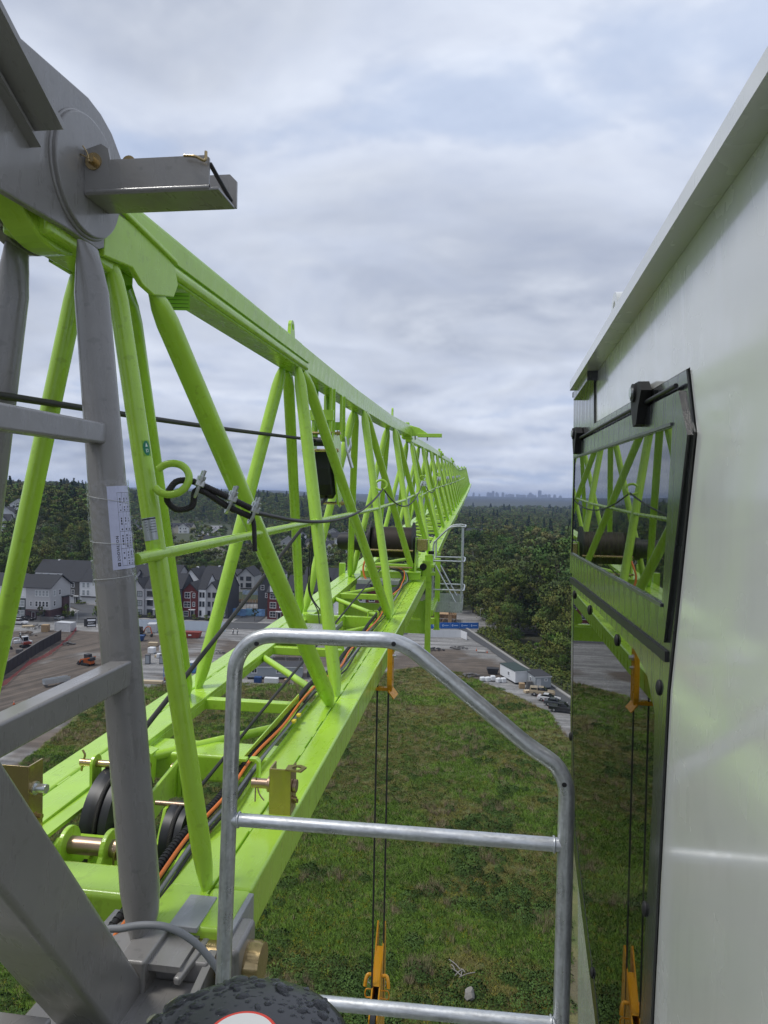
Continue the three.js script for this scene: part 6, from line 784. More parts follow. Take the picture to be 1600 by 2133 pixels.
// vehicles: nose towards +z, side outlines drawn as [z, y]
function vehicle(name, label, cat, paint, kind, group) {
  const t = thing(name, label, cat, group), w = kind === 'pickup' ? 1.92 : 1.8, L = kind === 'pickup' ? 5.3 : kind === 'suv' ? 4.7 : 4.6;
  const P = { sedan: { body: [[-2.25, 0.32], [-2.3, 0.7], [-2.2, 0.98], [-1.6, 1.03], [0.85, 0.97], [1.9, 0.82], [2.25, 0.62], [2.28, 0.32]], cab: [[-1.75, 0.98], [-1.15, 1.4], [0.0, 1.44], [1.0, 0.95]] }, suv: { body: [[-2.3, 0.38], [-2.34, 0.8], [-2.28, 1.08], [0.95, 1.06], [2.05, 0.94], [2.3, 0.7], [2.32, 0.38]], cab: [[-2.22, 1.05], [-2.0, 1.66], [0.1, 1.7], [1.0, 1.04]] }, pickup: { body: [[-2.6, 0.5], [-2.64, 1.05], [-2.6, 1.15], [1.0, 1.13], [2.3, 1.03], [2.6, 0.85], [2.62, 0.48]], cab: [[-0.95, 1.12], [-0.85, 1.78], [0.35, 1.8], [1.1, 1.1]] } }[kind];
  part('body', [plate('x', 0, w, P.body, [], 0.07)], paint, t); part('windows', [plate('x', 0, w * 0.86, P.cab, [], 0.05)], carGlass, t);
  const top = P.cab.slice(1, 3); part('roof', [box(-w * 0.37, w * 0.37, top[0][1] - 0.04, Math.max(top[0][1], top[1][1]) + 0.02, top[0][0] + 0.08, top[1][0] - 0.05, 0.03)], paint, t);
  if (kind === 'pickup' && group !== 'open') { part('canopy', [plate('x', 0, w * 0.9, [[-2.6, 1.14], [-2.5, 1.74], [-0.98, 1.79], [-0.95, 1.14]], [], 0.05)], paint, t); for (const s of [-1, 1]) part('canopy_window', [box(s * w * 0.45 - 0.01, s * w * 0.45 + 0.01, 1.3, 1.62, -2.3, -1.15)], carGlass, t); }
  for (const s of [-1, 1]) for (const z of [-L * 0.3, L * 0.31]) { const r = kind === 'sedan' ? 0.32 : 0.38, tr = part('wheel', [loft([[V(s * (w / 2 - 0.2), r, z), r], [V(s * (w / 2 + 0.012), r, z), r]], 20)], tyreM, t); part('rim', [loft([[V(s * (w / 2 + 0.008), r, z), r * 0.62], [V(s * (w / 2 + 0.022), r, z), r * 0.55]], 14)], rimM, tr); }
  for (const s of [-1, 1]) { part('headlight', [box(s * w * 0.36 - 0.17, s * w * 0.36 + 0.17, 0.66, 0.8, L / 2 - 0.22, L / 2 - 0.04, 0.03)], lampM, t); part('tail_light', [box(s * w * 0.4 - 0.12, s * w * 0.4 + 0.12, 0.78, 0.98, -L / 2 - 0.03, -L / 2 + 0.06, 0.02)], tailM, t); }
  return t;
}
const paint = (r, g, b) => phys([r, g, b], 0.35, { clearcoat: 1, clearcoatRoughness: 0.06 });
place(vehicle('parked_pickup', 'beige pickup truck with a canopy parked beside the grey site cabin', 'pickup', paint(0.36, 0.29, 0.19), 'pickup'), 14.3, -148, 1.45);
place(vehicle('parked_car', 'white car parked between the beige pickup and the dark grey car', 'car', paint(0.6, 0.6, 0.6), 'sedan'), 15.3, -144.2, 1.3);
place(vehicle('parked_car', 'dark grey car parked between the white car and the black pickup', 'car', paint(0.05, 0.055, 0.065), 'sedan'), 16.3, -141.2, 1.3);
{ const p = vehicle('parked_pickup', 'black pickup truck parked last in the row by the track', 'pickup', paint(0.008, 0.008, 0.009), 'pickup', 'open'); delete p.userData.group; place(p, 17.2, -137.3, 1.35); }
place(vehicle('parked_car', 'white estate car parked near the black lagging wall', 'car', paint(0.6, 0.6, 0.61), 'suv'), -137.2, -194.6, 1.5);
place(vehicle('parked_car', 'silver grey saloon on the road before the plum based townhouse', 'car', paint(0.2, 0.215, 0.23), 'sedan'), -131.2, -203.6, -1.5);
place(vehicle('parked_car', 'black saloon on the road before the slate green townhouse', 'car', paint(0.01, 0.01, 0.012), 'sedan'), -139.6, -201.2, 1.55);
{ const R = rng(91); const proto = {}; for (let i = 0; i < 11; i++) { const s = i % 2, f = Math.floor(i / 2) / 5.5, x = lerp(-264, -318, f) + (s ? 11.5 : 1.5), z = lerp(-630, -800, f) + (R() - 0.5) * 6, k = Math.floor(R() * 3), c = [[0.6, 0.6, 0.6], [0.02, 0.02, 0.022], [0.22, 0.23, 0.24]][k], nm = ['white', 'black', 'silver'][k]; let o; if (proto[k]) o = copyOf(proto[k]); else { o = vehicle('estate_car', nm + ' car parked along the estate road', 'car', paint(...c), 'suv', 'cars along the estate road'); proto[k] = o; } place(o, x, z, 0.3, 0.95); } }
// shipping containers with ribbed sides
function container(label, paintM, L, x, z, turn) { const t = thing('shipping_container', label, 'container'), g = [], w = 2.44, h = 2.6; part('body', [box(-w / 2 + 0.04, w / 2 - 0.04, 0.12, h - 0.05, -L / 2 + 0.05, L / 2 - 0.05)], paintM, t); for (const s of [-1, 1]) { const rb = []; for (let q = -L / 2 + 0.2; q < L / 2 - 0.15; q += 0.28) rb.push(box(s * (w / 2 - 0.04) - 0.03, s * (w / 2 - 0.04) + 0.03, 0.2, h - 0.15, q, q + 0.14)); part('ribs', rb, paintM, t); } part('frame', [...[-1, 1].flatMap((a) => [-1, 1].map((b) => box(a * w / 2 - 0.07, a * w / 2 + 0.07, 0, h, b * L / 2 - 0.07, b * L / 2 + 0.07))), ...[-1, 1].flatMap((a) => [0.06, h - 0.06].map((y) => box(a * w / 2 - 0.05, a * w / 2 + 0.05, y - 0.06, y + 0.06, -L / 2, L / 2)))], paintM, t); for (const s of [-0.6, 0.6]) { const d = part('door', [box(s - 0.56, s + 0.56, 0.15, h - 0.15, L / 2 - 0.02, L / 2 + 0.03)], paintM, t); part('lock_bar', [rod(V(s - 0.2, 0.2, L / 2 + 0.06), V(s - 0.2, h - 0.2, L / 2 + 0.06), 0.02, 6), rod(V(s + 0.25, 0.2, L / 2 + 0.06), V(s + 0.25, h - 0.2, L / 2 + 0.06), 0.02, 6)], M.galv, d); } return place(t, x, z, turn); }
container('white ribbed shipping container beside the red netting', SM.whiteSteel, 5.2, -118.6, -188.6, 1.45); container('white shipping container standing in front of the pale hoarding', SM.whiteSteel, 3.2, -93.6, -192.6, 0.25);
// hoardings and fences: every panel a part
function hoarding(name, label, pts, h, n, mat, capM, extra) { const t = thing(name, label, 'fence'); const A = V(...pts[0]), B = V(...pts[1]), dir = B.clone().sub(A), L = dir.length(), turn = Math.atan2(-dir.z, dir.x); for (let i = 0; i < n; i++) { const m = part('panel', [box(L * i / n + 0.02, L * (i + 1) / n - 0.02, 0.05, h, -0.03, 0.03)], mat, t, !!extra); if (extra) extra(m, L * i / n, L * (i + 1) / n, t); } for (let i = 0; i <= n; i++) part('post', [box(L * i / n - 0.04, L * i / n + 0.04, 0, h + 0.06, -0.12, -0.035)], capM, t); t.position.copy(A); t.rotation.y = turn; return t; }
hoarding('hoarding', 'long pale blue-white site hoarding in front of the coloured townhouses', [[-101, 0, -195.8], [-73.2, 0, -197.6]], 2.9, 12, SM.panel, SM.whiteSteel);
hoarding('hoarding', 'short white hoarding below the blue banner fence', [[-14, 0, -202.8], [-4, 0, -204.6]], 2.3, 6, SM.bag, SM.whiteSteel); hoarding('site_gate', 'white mesh gate panel at the end of the short white hoarding', [[-4, 0, -204.6], [-2.2, 0, -201.6]], 2.2, 1, SM.bag, SM.whiteSteel);
const bannerTex = canvasTexture(512, 256, (x, w, h) => { x.fillStyle = '#1f62b4'; x.fillRect(0, 0, w, h); const R = rng(9); x.globalAlpha = 0.12; for (let i = 0; i < 60; i++) { x.fillStyle = i % 2 ? '#12458a' : '#3f83cf'; x.fillRect(R() * w, 0, 8 + R() * 20, h); } x.globalAlpha = 1; x.strokeStyle = '#d8e6f5'; x.lineWidth = 14; x.beginPath(); x.arc(130, 128, 38, 0.6, 5.6); x.stroke(); x.beginPath(); x.arc(140, 128, 18, 2, 6.5); x.stroke(); x.fillStyle = '#d8e6f5'; for (let i = 0; i < 9; i++) x.fillRect(195 + i * 27, 114, 20, 26); });
hoarding('banner_fence', 'blue banner fence with white emblems in front of the timber framed house', [[-16.5, 0, -216], [1.2, 0, -219.8]], 1.95, 6, SM.lightblue, M.galv, (m, a, b, t) => { const g = new THREE.PlaneGeometry(b - a - 0.1, 1.85).translate((a + b) / 2, 1.02, 0.036); const s = part('print', [g], new THREE.MeshStandardMaterial({ map: bannerTex, roughness: 0.6 }), m, true); });
// black lagging wall with piles, red netting
{
  const t = thing('lagging_wall', 'black retaining wall of piles and boards with a pale top edge', 'wall'), pts = [[-99, -128], [-104, -145], [-109, -162], [-112.5, -177]]; 
  for (let i = 0; i < 3; i++) { const a = pts[i], b = pts[i + 1]; for (let k = 0; k < 6; k++) { const f = (q) => V(lerp(a[0], b[0], q), 1.3, lerp(a[1], b[1], q)); part('board_panel', [beam(f(k / 6 + 0.012), f((k + 1) / 6 - 0.012), 0.16, 2.6, V(0, 1, 0))], SM.black, t); const p = f(k / 6); part('pile', [box(p.x - 0.1, p.x + 0.1, 0, 2.75, p.z - 0.1, p.z + 0.1)], SM.dark, t); } part('capping', [beam(V(a[0], 2.72, a[1]), V(b[0], 2.72, b[1]), 0.3, 0.12, V(0, 1, 0))], SM.rubble, t); }
  const n = thing('netting_fence', 'sagging red plastic netting fence along the dirt track', 'fence'), q = [[-92.5, -122], [-96.5, -131], [-103.2, -150], [-104.5, -160], [-110, -176], [-116, -190]]; const R = rng(14);
  for (let i = 0; i < q.length - 1; i++) { const pos = [], idx = [], seg = 14; for (let k = 0; k <= seg; k++) { const s = k / seg, x = lerp(q[i][0], q[i + 1][0], s), z = lerp(q[i][1], q[i + 1][1], s), sag = 0.35 * Math.sin(s * Math.PI) + 0.2 * R(); pos.push(x + (R() - 0.5) * 0.5, 0.05, z, x, 1.25 - sag, z); } for (let k = 0; k < seg; k++) idx.push(k * 2, k * 2 + 1, k * 2 + 2, k * 2 + 1, k * 2 + 3, k * 2 + 2); const g = new THREE.BufferGeometry(); g.setAttribute('position', new THREE.Float32BufferAttribute(pos, 3)); g.setIndex(idx); g.computeVertexNormals(); part('netting', [g], SM.net, n); part('stake', [rod(V(q[i][0], 0, q[i][1]), V(q[i][0], 1.7, q[i][1]), 0.03, 6)], SM.wood, n); }
  solo('barrier', [box(-123.2, -122, 0, 1.2, -196, -195.9), box(-123.2, -122, 1.1, 1.25, -196.05, -195.85)], SM.red, 'short red barrier by the white estate car', 'barrier');
}
// machines
function tracks(t, s, L, w) { for (const x of [-s, s]) { const o = []; for (let i = 0; i <= 20; i++) { const a = i / 20 * Math.PI * 2; o.push([Math.cos(a) * 0.22 + Math.sign(Math.cos(a) || 1) * (L / 2 - 0.22), 0.22 + Math.sin(a) * 0.22]); } const tr = part('track', [plate('x', x, w, o)], tyreM, t); part('track_wheel', [-0.3, 0, 0.3].map((k) => rod(V(x - w / 2 - 0.02, 0.22, k * L), V(x + w / 2 + 0.02, 0.22, k * L), 0.12, 10)), SM.dark, tr); } }
function excavator(label, c, armM, x, z, turn, sc, cabM) { const t = thing('mini_excavator', label, 'excavator'); tracks(t, 0.55, 1.9, 0.3); part('undercarriage', [box(-0.45, 0.45, 0.25, 0.5, -0.5, 0.5, 0.03), rod(V(0, 0.45, 0), V(0, 0.62, 0), 0.35, 18)], SM.dark, t); part('house', [box(-0.75, 0.75, 0.62, 1.15, -1.1, 0.5, 0.1)], c, t); part('counterweight', [box(-0.74, 0.74, 0.7, 1.3, -1.25, -0.75, 0.14)], cabM || c, t); part('cab', [box(-0.7, 0.15, 1.15, 2.25, -0.7, 0.5, 0.06)], cabM || c, t); part('cab_glass', [box(-0.62, 0.08, 1.3, 2.1, 0.49, 0.53), box(-0.72, -0.68, 1.3, 2.1, -0.55, 0.4), box(0.13, 0.17, 1.3, 2.1, -0.55, 0.4)], carGlass, t); part('boom', [cable([V(0.35, 0.9, 0.5), V(0.35, 2.0, 1.2), V(0.35, 2.3, 2.0), V(0.35, 2.1, 2.6)], 0.12, 8, 24)], armM, t); part('stick', [beam(V(0.35, 2.2, 2.5), V(0.35, 0.7, 3.0), 0.16, 0.2, V(0, 0, 1), 0.02)], armM, t); part('ram', [rod(V(0.35, 1.0, 0.8), V(0.35, 1.9, 1.7), 0.05, 8)], M.zinc, t); part('bucket', [plate('x', 0.35, 0.6, [[3.05, 0.75], [3.2, 0.35], [2.95, 0.05], [2.6, 0.1], [2.75, 0.5]], [], 0.02)], SM.dark, t); place(t, x, z, turn); t.scale.setScalar(sc); return t; }
excavator('white and red mini excavator standing behind the black lagging wall', SM.red, SM.whiteSteel, -116, -166.6, -0.6, 1.25, SM.whiteSteel); excavator('dark mini excavator with an orange arm beside the blue bin', SM.dark, SM.orange, -94.2, -186.6, 1.3, 1.2, SM.dark);
{ const t = thing('skid_steer', 'orange skid steer loader on the dirt track beside the white truck', 'loader'); tracks(t, 0.62, 2.0, 0.32); part('body', [box(-0.5, 0.5, 0.3, 1.25, -1.2, 0.6, 0.08)], SM.orange, t); part('engine_cover', [box(-0.55, 0.55, 0.9, 1.5, -1.4, -0.5, 0.1)], SM.dark, t); part('cab', [box(-0.48, 0.48, 1.2, 2.0, -0.55, 0.5, 0.05)], SM.dark, t); for (const s of [-0.68, 0.68]) part('lift_arm', [beam(V(s, 1.5, -1.2), V(s, 1.0, 1.0), 0.12, 0.22, V(0, 1, 0), 0.02), beam(V(s, 1.0, 1.0), V(s, 0.4, 1.4), 0.12, 0.2, V(0, 0, 1), 0.02)], SM.orange, t); part('bucket', [plate('x', 0, 1.7, [[1.3, 0.1], [1.35, 0.65], [1.55, 0.7], [2.0, 0.08]], [], 0.02)], SM.dark, t); place(t, -90.2, -152.6, -1.9); t.scale.setScalar(1.3); }
{ const t = thing('box_truck', 'white box truck behind the grey crane leg next to the skid steer', 'truck'); part('box', [box(-1.1, 1.1, 0.9, 3.1, -3.0, 1.0, 0.04)], SM.bag, t); part('cab', [plate('x', 0, 2.0, [[1.1, 0.5], [1.1, 2.3], [2.1, 2.25], [2.7, 1.4], [2.9, 1.3], [2.9, 0.5]], [], 0.06)], SM.bag, t); part('windscreen', [box(-0.9, 0.9, 1.4, 2.1, 2.35, 2.5, 0.02)], carGlass, t); part('chassis', [box(-0.9, 0.9, 0.5, 0.9, -3.0, 2.6)], SM.dark, t); for (const s of [-1, 1]) for (const z of [-2, 2]) part('wheel', [rod(V(s * 0.75, 0.45, z), V(s * 1.05, 0.45, z), 0.45, 18)], tyreM, t); place(t, -86.6, -156.4, 0.1); }
// portable gangway, cone, slab
{ const t = thing('gangway', 'galvanised steel gangway lying on the dirt track', 'gangway'); part('deck', [box(-2.6, 2.6, 0.5, 0.58, -0.6, 0.6)], M.galv, t); for (const s of [-0.62, 0.62]) { for (let x = -2.6; x <= 2.61; x += 0.52) part('baluster', [box(x - 0.02, x + 0.02, 0.5, 1.5, s - 0.02, s + 0.02)], M.galv, t); part('side_rail', [box(-2.6, 2.6, 1.46, 1.52, s - 0.03, s + 0.03), box(-2.6, 2.6, 1.0, 1.04, s - 0.02, s + 0.02), box(-2.6, 2.6, 0.56, 1.45, s - 0.004, s + 0.004)], M.galv, t); } for (const x of [-2.2, 2.2]) part('axle', [rod(V(x, 0.3, -0.5), V(x, 0.3, 0.5), 0.26, 14)], SM.rubble, t); place(t, -87.2, -135.6, 0.95); }
const cone = (label, x, z) => { const t = thing('traffic_cone', label, 'cone'); part('base', [box(-0.2, 0.2, 0, 0.04, -0.2, 0.2)], SM.orange, t); part('cone', [loft([[V(0, 0.04, 0), 0.15], [V(0, 0.75, 0), 0.03]], 16)], std([0.75, 0.14, 0.02], 0.5), t); part('band', [loft([[V(0, 0.4, 0), 0.095], [V(0, 0.56, 0), 0.07]], 16)], SM.bag, t); return place(t, x, z); };
cone('orange traffic cone alone on the dirt track', -86.9, -121.6); cone('orange traffic cone at the left edge of the concrete slab', 0.6, -188); cone('orange traffic cone at the right edge of the concrete slab', 3.4, -186.2);
solo('manhole_slab', [box(0.8, 3.0, 0, 0.16, -188.6, -186.4, 0.02)], concrete, 'pale concrete slab lying on the gravel between two cones', 'slab');
// sign board
{ const t = thing('sign_board', 'black and white gate sign board on the site', 'sign'), tx = canvasTexture(512, 512, (x, w, h) => { x.fillStyle = '#0d0e11'; x.fillRect(0, 0, w, h); x.fillStyle = '#e8e9ea'; x.fillRect(30, 60, 452, 110); x.fillRect(30, 390, 452, 70); x.font = 'bold 110px sans-serif'; x.fillText('GATE 1', 60, 320); }); part('board', [box(-1.3, 1.3, 0.2, 2.9, -0.04, 0.04)], SM.black, t); part('print', [new THREE.PlaneGeometry(2.5, 2.6).translate(0, 1.55, 0.045)], new THREE.MeshStandardMaterial({ map: tx, roughness: 0.5 }), t, true); for (const s of [-1.2, 1.2]) part('post', [box(s - 0.06, s + 0.06, 0, 3, -0.14, -0.05)], SM.dark, t); place(t, -114, -194.6, 0.5); solo('sign_backing', [box(-117.2, -115.4, 0, 2.2, -196.4, -196)], SM.dark, 'dark block standing left of the gate sign board', 'block'); }
{ const t = thing('sign_board', 'dark framed notice board beside the side road', 'sign'); part('board', [box(-2.1, 2.1, 0.3, 1.7, -0.05, 0.05)], SM.dark, t); part('notice', [box(-1.6, 1.7, 0.7, 1.3, 0.05, 0.07)], SM.bag, t); for (const s of [-2, 2]) part('post', [box(s - 0.08, s + 0.08, 0, 2.3, -0.1, 0.1)], SM.dark, t); place(t, -56.5, -199, 0.05); }
// storage: pallets, toilets, bins, stacks
const crate = (label, x, z, w, h, d, m, turn = 0.1, name = 'timber_stack', cat = 'timber') => { const t = thing(name, label, cat), n = Math.max(2, Math.round(h / 0.16)); for (let i = 0; i < n; i++) part(name === 'timber_stack' ? 'layer' : 'slat', [box(-w / 2, w / 2, h * i / n + 0.02, h * (i + 1) / n - 0.01, -d / 2, d / 2)], m, t); part('bearer', [box(-w / 2 + 0.1, -w / 2 + 0.25, 0, 0.03, -d / 2, d / 2), box(w / 2 - 0.25, w / 2 - 0.1, 0, 0.03, -d / 2, d / 2)], SM.wood, t); return place(t, x, z, turn); };
crate('plywood stack right of the blue bin, left of two', -85, -175.4, 2.4, 0.9, 1.2, SM.paleWood); crate('plywood stack right of the blue bin, right of two', -82.4, -177.2, 2.6, 0.8, 1.2, SM.paleWood); crate('long pale timber stack at the edge of the grass', -68.6, -140.6, 5.2, 0.6, 1.1, SM.paleWood, 0.05); crate('tan wooden crate beside the white ribbed container', -123.4, -186.4, 1.9, 2.0, 1.6, SM.wood, 0.2); crate('small tan crate in front of the white site cabin', 10.4, -152.9, 1.2, 1.1, 1.0, SM.wood); crate('grey steel crate beside the small tan crate', 12.0, -152.6, 1.2, 1.7, 1.1, SM.rubble); crate('leaning pallet by the beige pickup', 11.3, -149.6, 1.3, 0.5, 1.0, SM.paleWood, 0.5);
crate('white wrapped timber pack in front of the long grey cabin', -43.6, -146.2, 3.0, 1.1, 1.2, SM.bag, 0.04); crate('brick pallet in front of the long grey cabin, left of three', -40.2, -146.4, 1.1, 0.9, 1.1, SM.wood, 0.04); crate('brick pallet in front of the long grey cabin, middle of three', -38.0, -146.4, 1.2, 0.9, 1.1, SM.wood, 0.04); crate('brick pallet in front of the long grey cabin, right of three', -36.3, -146.2, 1.2, 0.9, 1.1, SM.wood, 0.04); crate('blue steel stillage in front of the long grey cabin', -46.6, -146, 1.5, 1.2, 1.2, SM.blue, 0.04, 'stillage', 'stillage');
function toilet(label, x, z) { const t = thing('portable_toilet', label, 'toilet'); part('cabin', [box(-0.55, 0.55, 0.05, 2.05, -0.55, 0.55, 0.05)], SM.greyBox, t); part('roof', [box(-0.6, 0.6, 2.05, 2.25, -0.6, 0.6, 0.1)], SM.rubble, t); part('door', [box(-0.4, 0.4, 0.12, 1.95, 0.55, 0.58)], SM.trailer, t); part('base', [box(-0.6, 0.6, 0, 0.06, -0.6, 0.6)], SM.dark, t); return place(t, x, z, 0.2); }
toilet('grey portable toilet left of the white bag heap, first of the pair', -77.3, -156.8); toilet('grey portable toilet beside the wrapped machines, second of the pair', -74.1, -157.6);
function sacks(label, x, z, n, seed) { const t = thing('sack_heap', label, 'sacks'), R = rng(seed); for (let i = 0; i < n; i++) { const g = new RoundedBoxGeometry(1.0 + R() * 0.3, 0.9 + R() * 0.3, 1.0, 3, 0.25); g.rotateY(R()); g.translate((i - n / 2) * 1.15, 0.5 + (i % 3 === 2 ? 0.3 : 0), (R() - 0.5) * 0.9); part('sack', [g], SM.bag, t); } return place(t, x, z, 0.1); }
sacks('row of five white bulk bags before the black skip', 4.9, -156.8, 5, 3); sacks('heap of white wrapped machines beside the grey toilets', -74.6, -163.4, 5, 5); 
solo('white_tank', [box(-82.2, -80.6, 0, 1.5, -168, -166.4, 0.15)], SM.bag, 'white square tank left of two near the grey toilets', 'tank'); solo('white_tank', [box(-80.2, -78.6, 0, 1.6, -170, -168.6, 0.15)], SM.bag, 'white square tank right of two near the grey toilets', 'tank');
const skip = (label, x, z, w, d, h, m, turn) => { const t = thing('skip', label, 'skip'); part('shell', [plate('z', 0, d, [[-w / 2 + 0.4, 0.1], [w / 2 - 0.4, 0.1], [w / 2, h], [-w / 2, h]], [], 0.03)], m, t); part('rim', [box(-w / 2 - 0.06, w / 2 + 0.06, h - 0.12, h, -d / 2 - 0.05, -d / 2 + 0.05), box(-w / 2 - 0.06, w / 2 + 0.06, h - 0.12, h, d / 2 - 0.05, d / 2 + 0.05)], m, t); for (const k of [-0.3, 0, 0.3]) part('rib', [box(k * w - 0.08, k * w + 0.08, 0.15, h - 0.12, d / 2, d / 2 + 0.07)], m, t); return place(t, x, z, turn); };
skip('rusty red skip with a white panel in front of the pale hoarding', -79.4, -187.6, 5.2, 2.2, 1.7, SM.red, 0.05); skip('blue skip beside the dark mini excavator', -91.6, -180.5, 2.8, 1.8, 1.5, SM.blue, 0.1); skip('black skip behind the white bulk bags', 4.4, -164.2, 2.8, 1.8, 1.3, SM.black, -0.05);
solo('logo_panel', [box(-80, -79.1, 0.7, 1.1, -186.43, -186.38)], SM.bag, 'small white panel on the rusty red skip', 'panel');
// site cabins
function cabin(label, x, z, w, d, h, turn, wall, roof, wins, door) { const t = thing('site_cabin', label, 'cabin'); part('wall', [box(-w / 2, w / 2, 0.4, h, -d / 2, d / 2, 0.03)], wall, t); part('roof', [box(-w / 2 - 0.12, w / 2 + 0.12, h, h + 0.12, -d / 2 - 0.12, d / 2 + 0.12)], roof, t); part('fascia', [box(-w / 2 - 0.14, w / 2 + 0.14, h - 0.12, h + 0.05, d / 2 + 0.121, d / 2 + 0.16)], SM.bag, t); for (let k = -w / 2 + 0.4; k < w / 2; k += w / 4) part('support', [box(k - 0.15, k + 0.15, 0, 0.4, d / 2 - 0.5, d / 2 - 0.2)], SM.dark, t); part('skirt', [box(-w / 2 + 0.1, w / 2 - 0.1, 0.1, 0.4, -d / 2 + 0.3, d / 2 - 0.3)], SM.dark, t); for (const [u, v, ww, hh, side] of wins) { if (side) windowPart(t, -w / 2, v, u, ww, hh, { turn: -Math.PI / 2, div: 1 }); else windowPart(t, u, v, d / 2, ww, hh, { div: 1 }); } if (door !== undefined) part('door', [box(door - 0.45, door + 0.45, 0.42, 2.4, d / 2, d / 2 + 0.04)], SM.whiteSteel, t); return place(t, x, z, turn); }
cabin('long grey site cabin with a dark flat roof and white framed windows', -44.3, -151.6, 12.2, 5.2, 2.75, 0.18, SM.trailer, SM.dark, [[-4.4, 1.9, 1.0, 0.9], [1.0, 1.9, 1.0, 0.9]]); solo('grey_hatch', [box(-36.6, -35.6, 0.6, 1.9, -150.2, -149.8)], SM.dark, 'dark cabinet at the right end of the long grey cabin', 'cabinet');
cabin('white site cabin with dark green trimmed roof behind the bulk bags', 9.2, -159.6, 3.6, 7.6, 2.9, 0.42, SM.bag, std([0.03, 0.05, 0.045], 0.8), [[0.6, 1.7, 0.7, 0.8, 1]]); cabin('pale grey site cabin with a dark roof beside the beige pickup', 14.0, -155.4, 3.6, 6.0, 2.8, 0.3, SM.trailer, SM.dark, [[0.4, 1.7, 0.9, 0.8, 1], [0.6, 2.1, 0.5, 0.3]], -1.0);
// blue covered vehicles and canopies by the long cabin
{ const t = thing('tarp_canopy', 'bright blue tarpaulin canopy on posts behind the long grey cabin', 'canopy'); const g = new THREE.PlaneGeometry(10.5, 3.4, 30, 8).rotateX(-Math.PI / 2), p = g.attributes.position; for (let i = 0; i < p.count; i++) p.setY(i, 2.5 + 0.25 * fbm(p.getX(i) * 0.8, p.getZ(i) * 0.8, 3, 5)); g.computeVertexNormals(); part('sheet', [g], new THREE.MeshStandardMaterial({ color: rgb(0.14, 0.32, 0.62), roughness: 0.5, side: THREE.DoubleSide }), t); for (const x of [-5, -1.7, 1.7, 5]) for (const z of [-1.6, 1.6]) part('post', [box(x - 0.05, x + 0.05, 0, 2.55, z - 0.05, z + 0.05)], M.galv, t); place(t, -48, -168, 0.12); }
{ const t = thing('tool_store', 'blue site tool store behind the green post by the grass edge', 'store'); part('box', [box(-1.6, 1.6, 0.1, 2.3, -1.1, 1.1, 0.05)], SM.lightblue, t); part('lid', [box(-1.65, 1.65, 2.3, 2.42, -1.15, 1.15)], SM.whiteSteel, t); part('door', [box(-0.9, 0.9, 0.2, 2.1, 1.1, 1.14)], SM.tarp, t); part('skid', [box(-1.5, -1.3, 0, 0.1, -1.1, 1.1), box(1.3, 1.5, 0, 0.1, -1.1, 1.1)], SM.dark, t); place(t, -64.6, -151, 0.3); }
{ const t = thing('scaffold_rack', 'blue steel racks standing at the edge of the grass', 'rack'); for (const x of [-0.7, 0.7]) for (const z of [-0.5, 0.5]) part('upright', [box(x - 0.05, x + 0.05, 0, 3.4, z - 0.05, z + 0.05)], SM.tarp, t); for (const y of [0.4, 1.4, 2.4, 3.3]) part('shelf', [box(-0.75, 0.75, y, y + 0.1, -0.55, 0.55)], SM.blue, t); part('load', [box(-0.6, 0.6, 0.5, 1.1, -0.4, 0.4, 0.05)], SM.orange, t); place(t, -65.6, -142.2, 0.1); }
place(vehicle('parked_car', 'white van-like car beside the blue site tool store', 'car', paint(0.6, 0.61, 0.62), 'suv'), -66.8, -155.4, 0.6);
// blue tarps and formwork at the end of the side road
{ const t = thing('tarp_fence', 'torn blue tarpaulins hung on a frame across the side road', 'tarpaulin'); const R = rng(21); for (let i = 0; i < 6; i++) { const g = new THREE.PlaneGeometry(2.2, 2.4, 10, 8), p = g.attributes.position; for (let k = 0; k < p.count; k++) p.setZ(k, 0.5 * fbm(p.getX(k) * 1.5 + i * 9, p.getY(k) * 1.2, 3, 6)); g.computeVertexNormals(); g.translate(-5.6 + i * 2.15, 1.3 + R() * 0.3, R() * 0.4); part('sheet', [g], new THREE.MeshStandardMaterial({ color: rgb(0.1 + 0.05 * R(), 0.22 + 0.08 * R(), 0.42 + 0.1 * R()), roughness: 0.6, side: THREE.DoubleSide }), t); } for (let i = 0; i < 7; i++) part('post', [box(-6.6 + i * 2.15, -6.5 + i * 2.15, 0, 2.7, -0.2, -0.1)], SM.wood, t); place(t, -75.6, -224, 0.05); }
{ const t = thing('formwork', 'timber formwork and boards behind the blue tarpaulins', 'formwork'); part('slab_edge', [box(-6, 6, 3.2, 3.6, -2, 2)], SM.rubble, t); for (let i = 0; i < 12; i++) part('board', [box(-6 + i, -5.2 + i, 3.6, 4.7, 1.9, 2.0)], SM.wood, t); for (let i = 0; i < 5; i++) part('prop', [rod(V(-5 + i * 2.5, 0, 1.5), V(-5 + i * 2.5, 3.2, 1.5), 0.07, 8)], SM.wood, t); part('stair', [beam(V(-7.5, 0.4, 2.4), V(-5.2, 4.4, 2.2), 0.8, 0.12, V(0, 1, 0))], SM.wood, t); place(t, -76, -233, 0.05); }
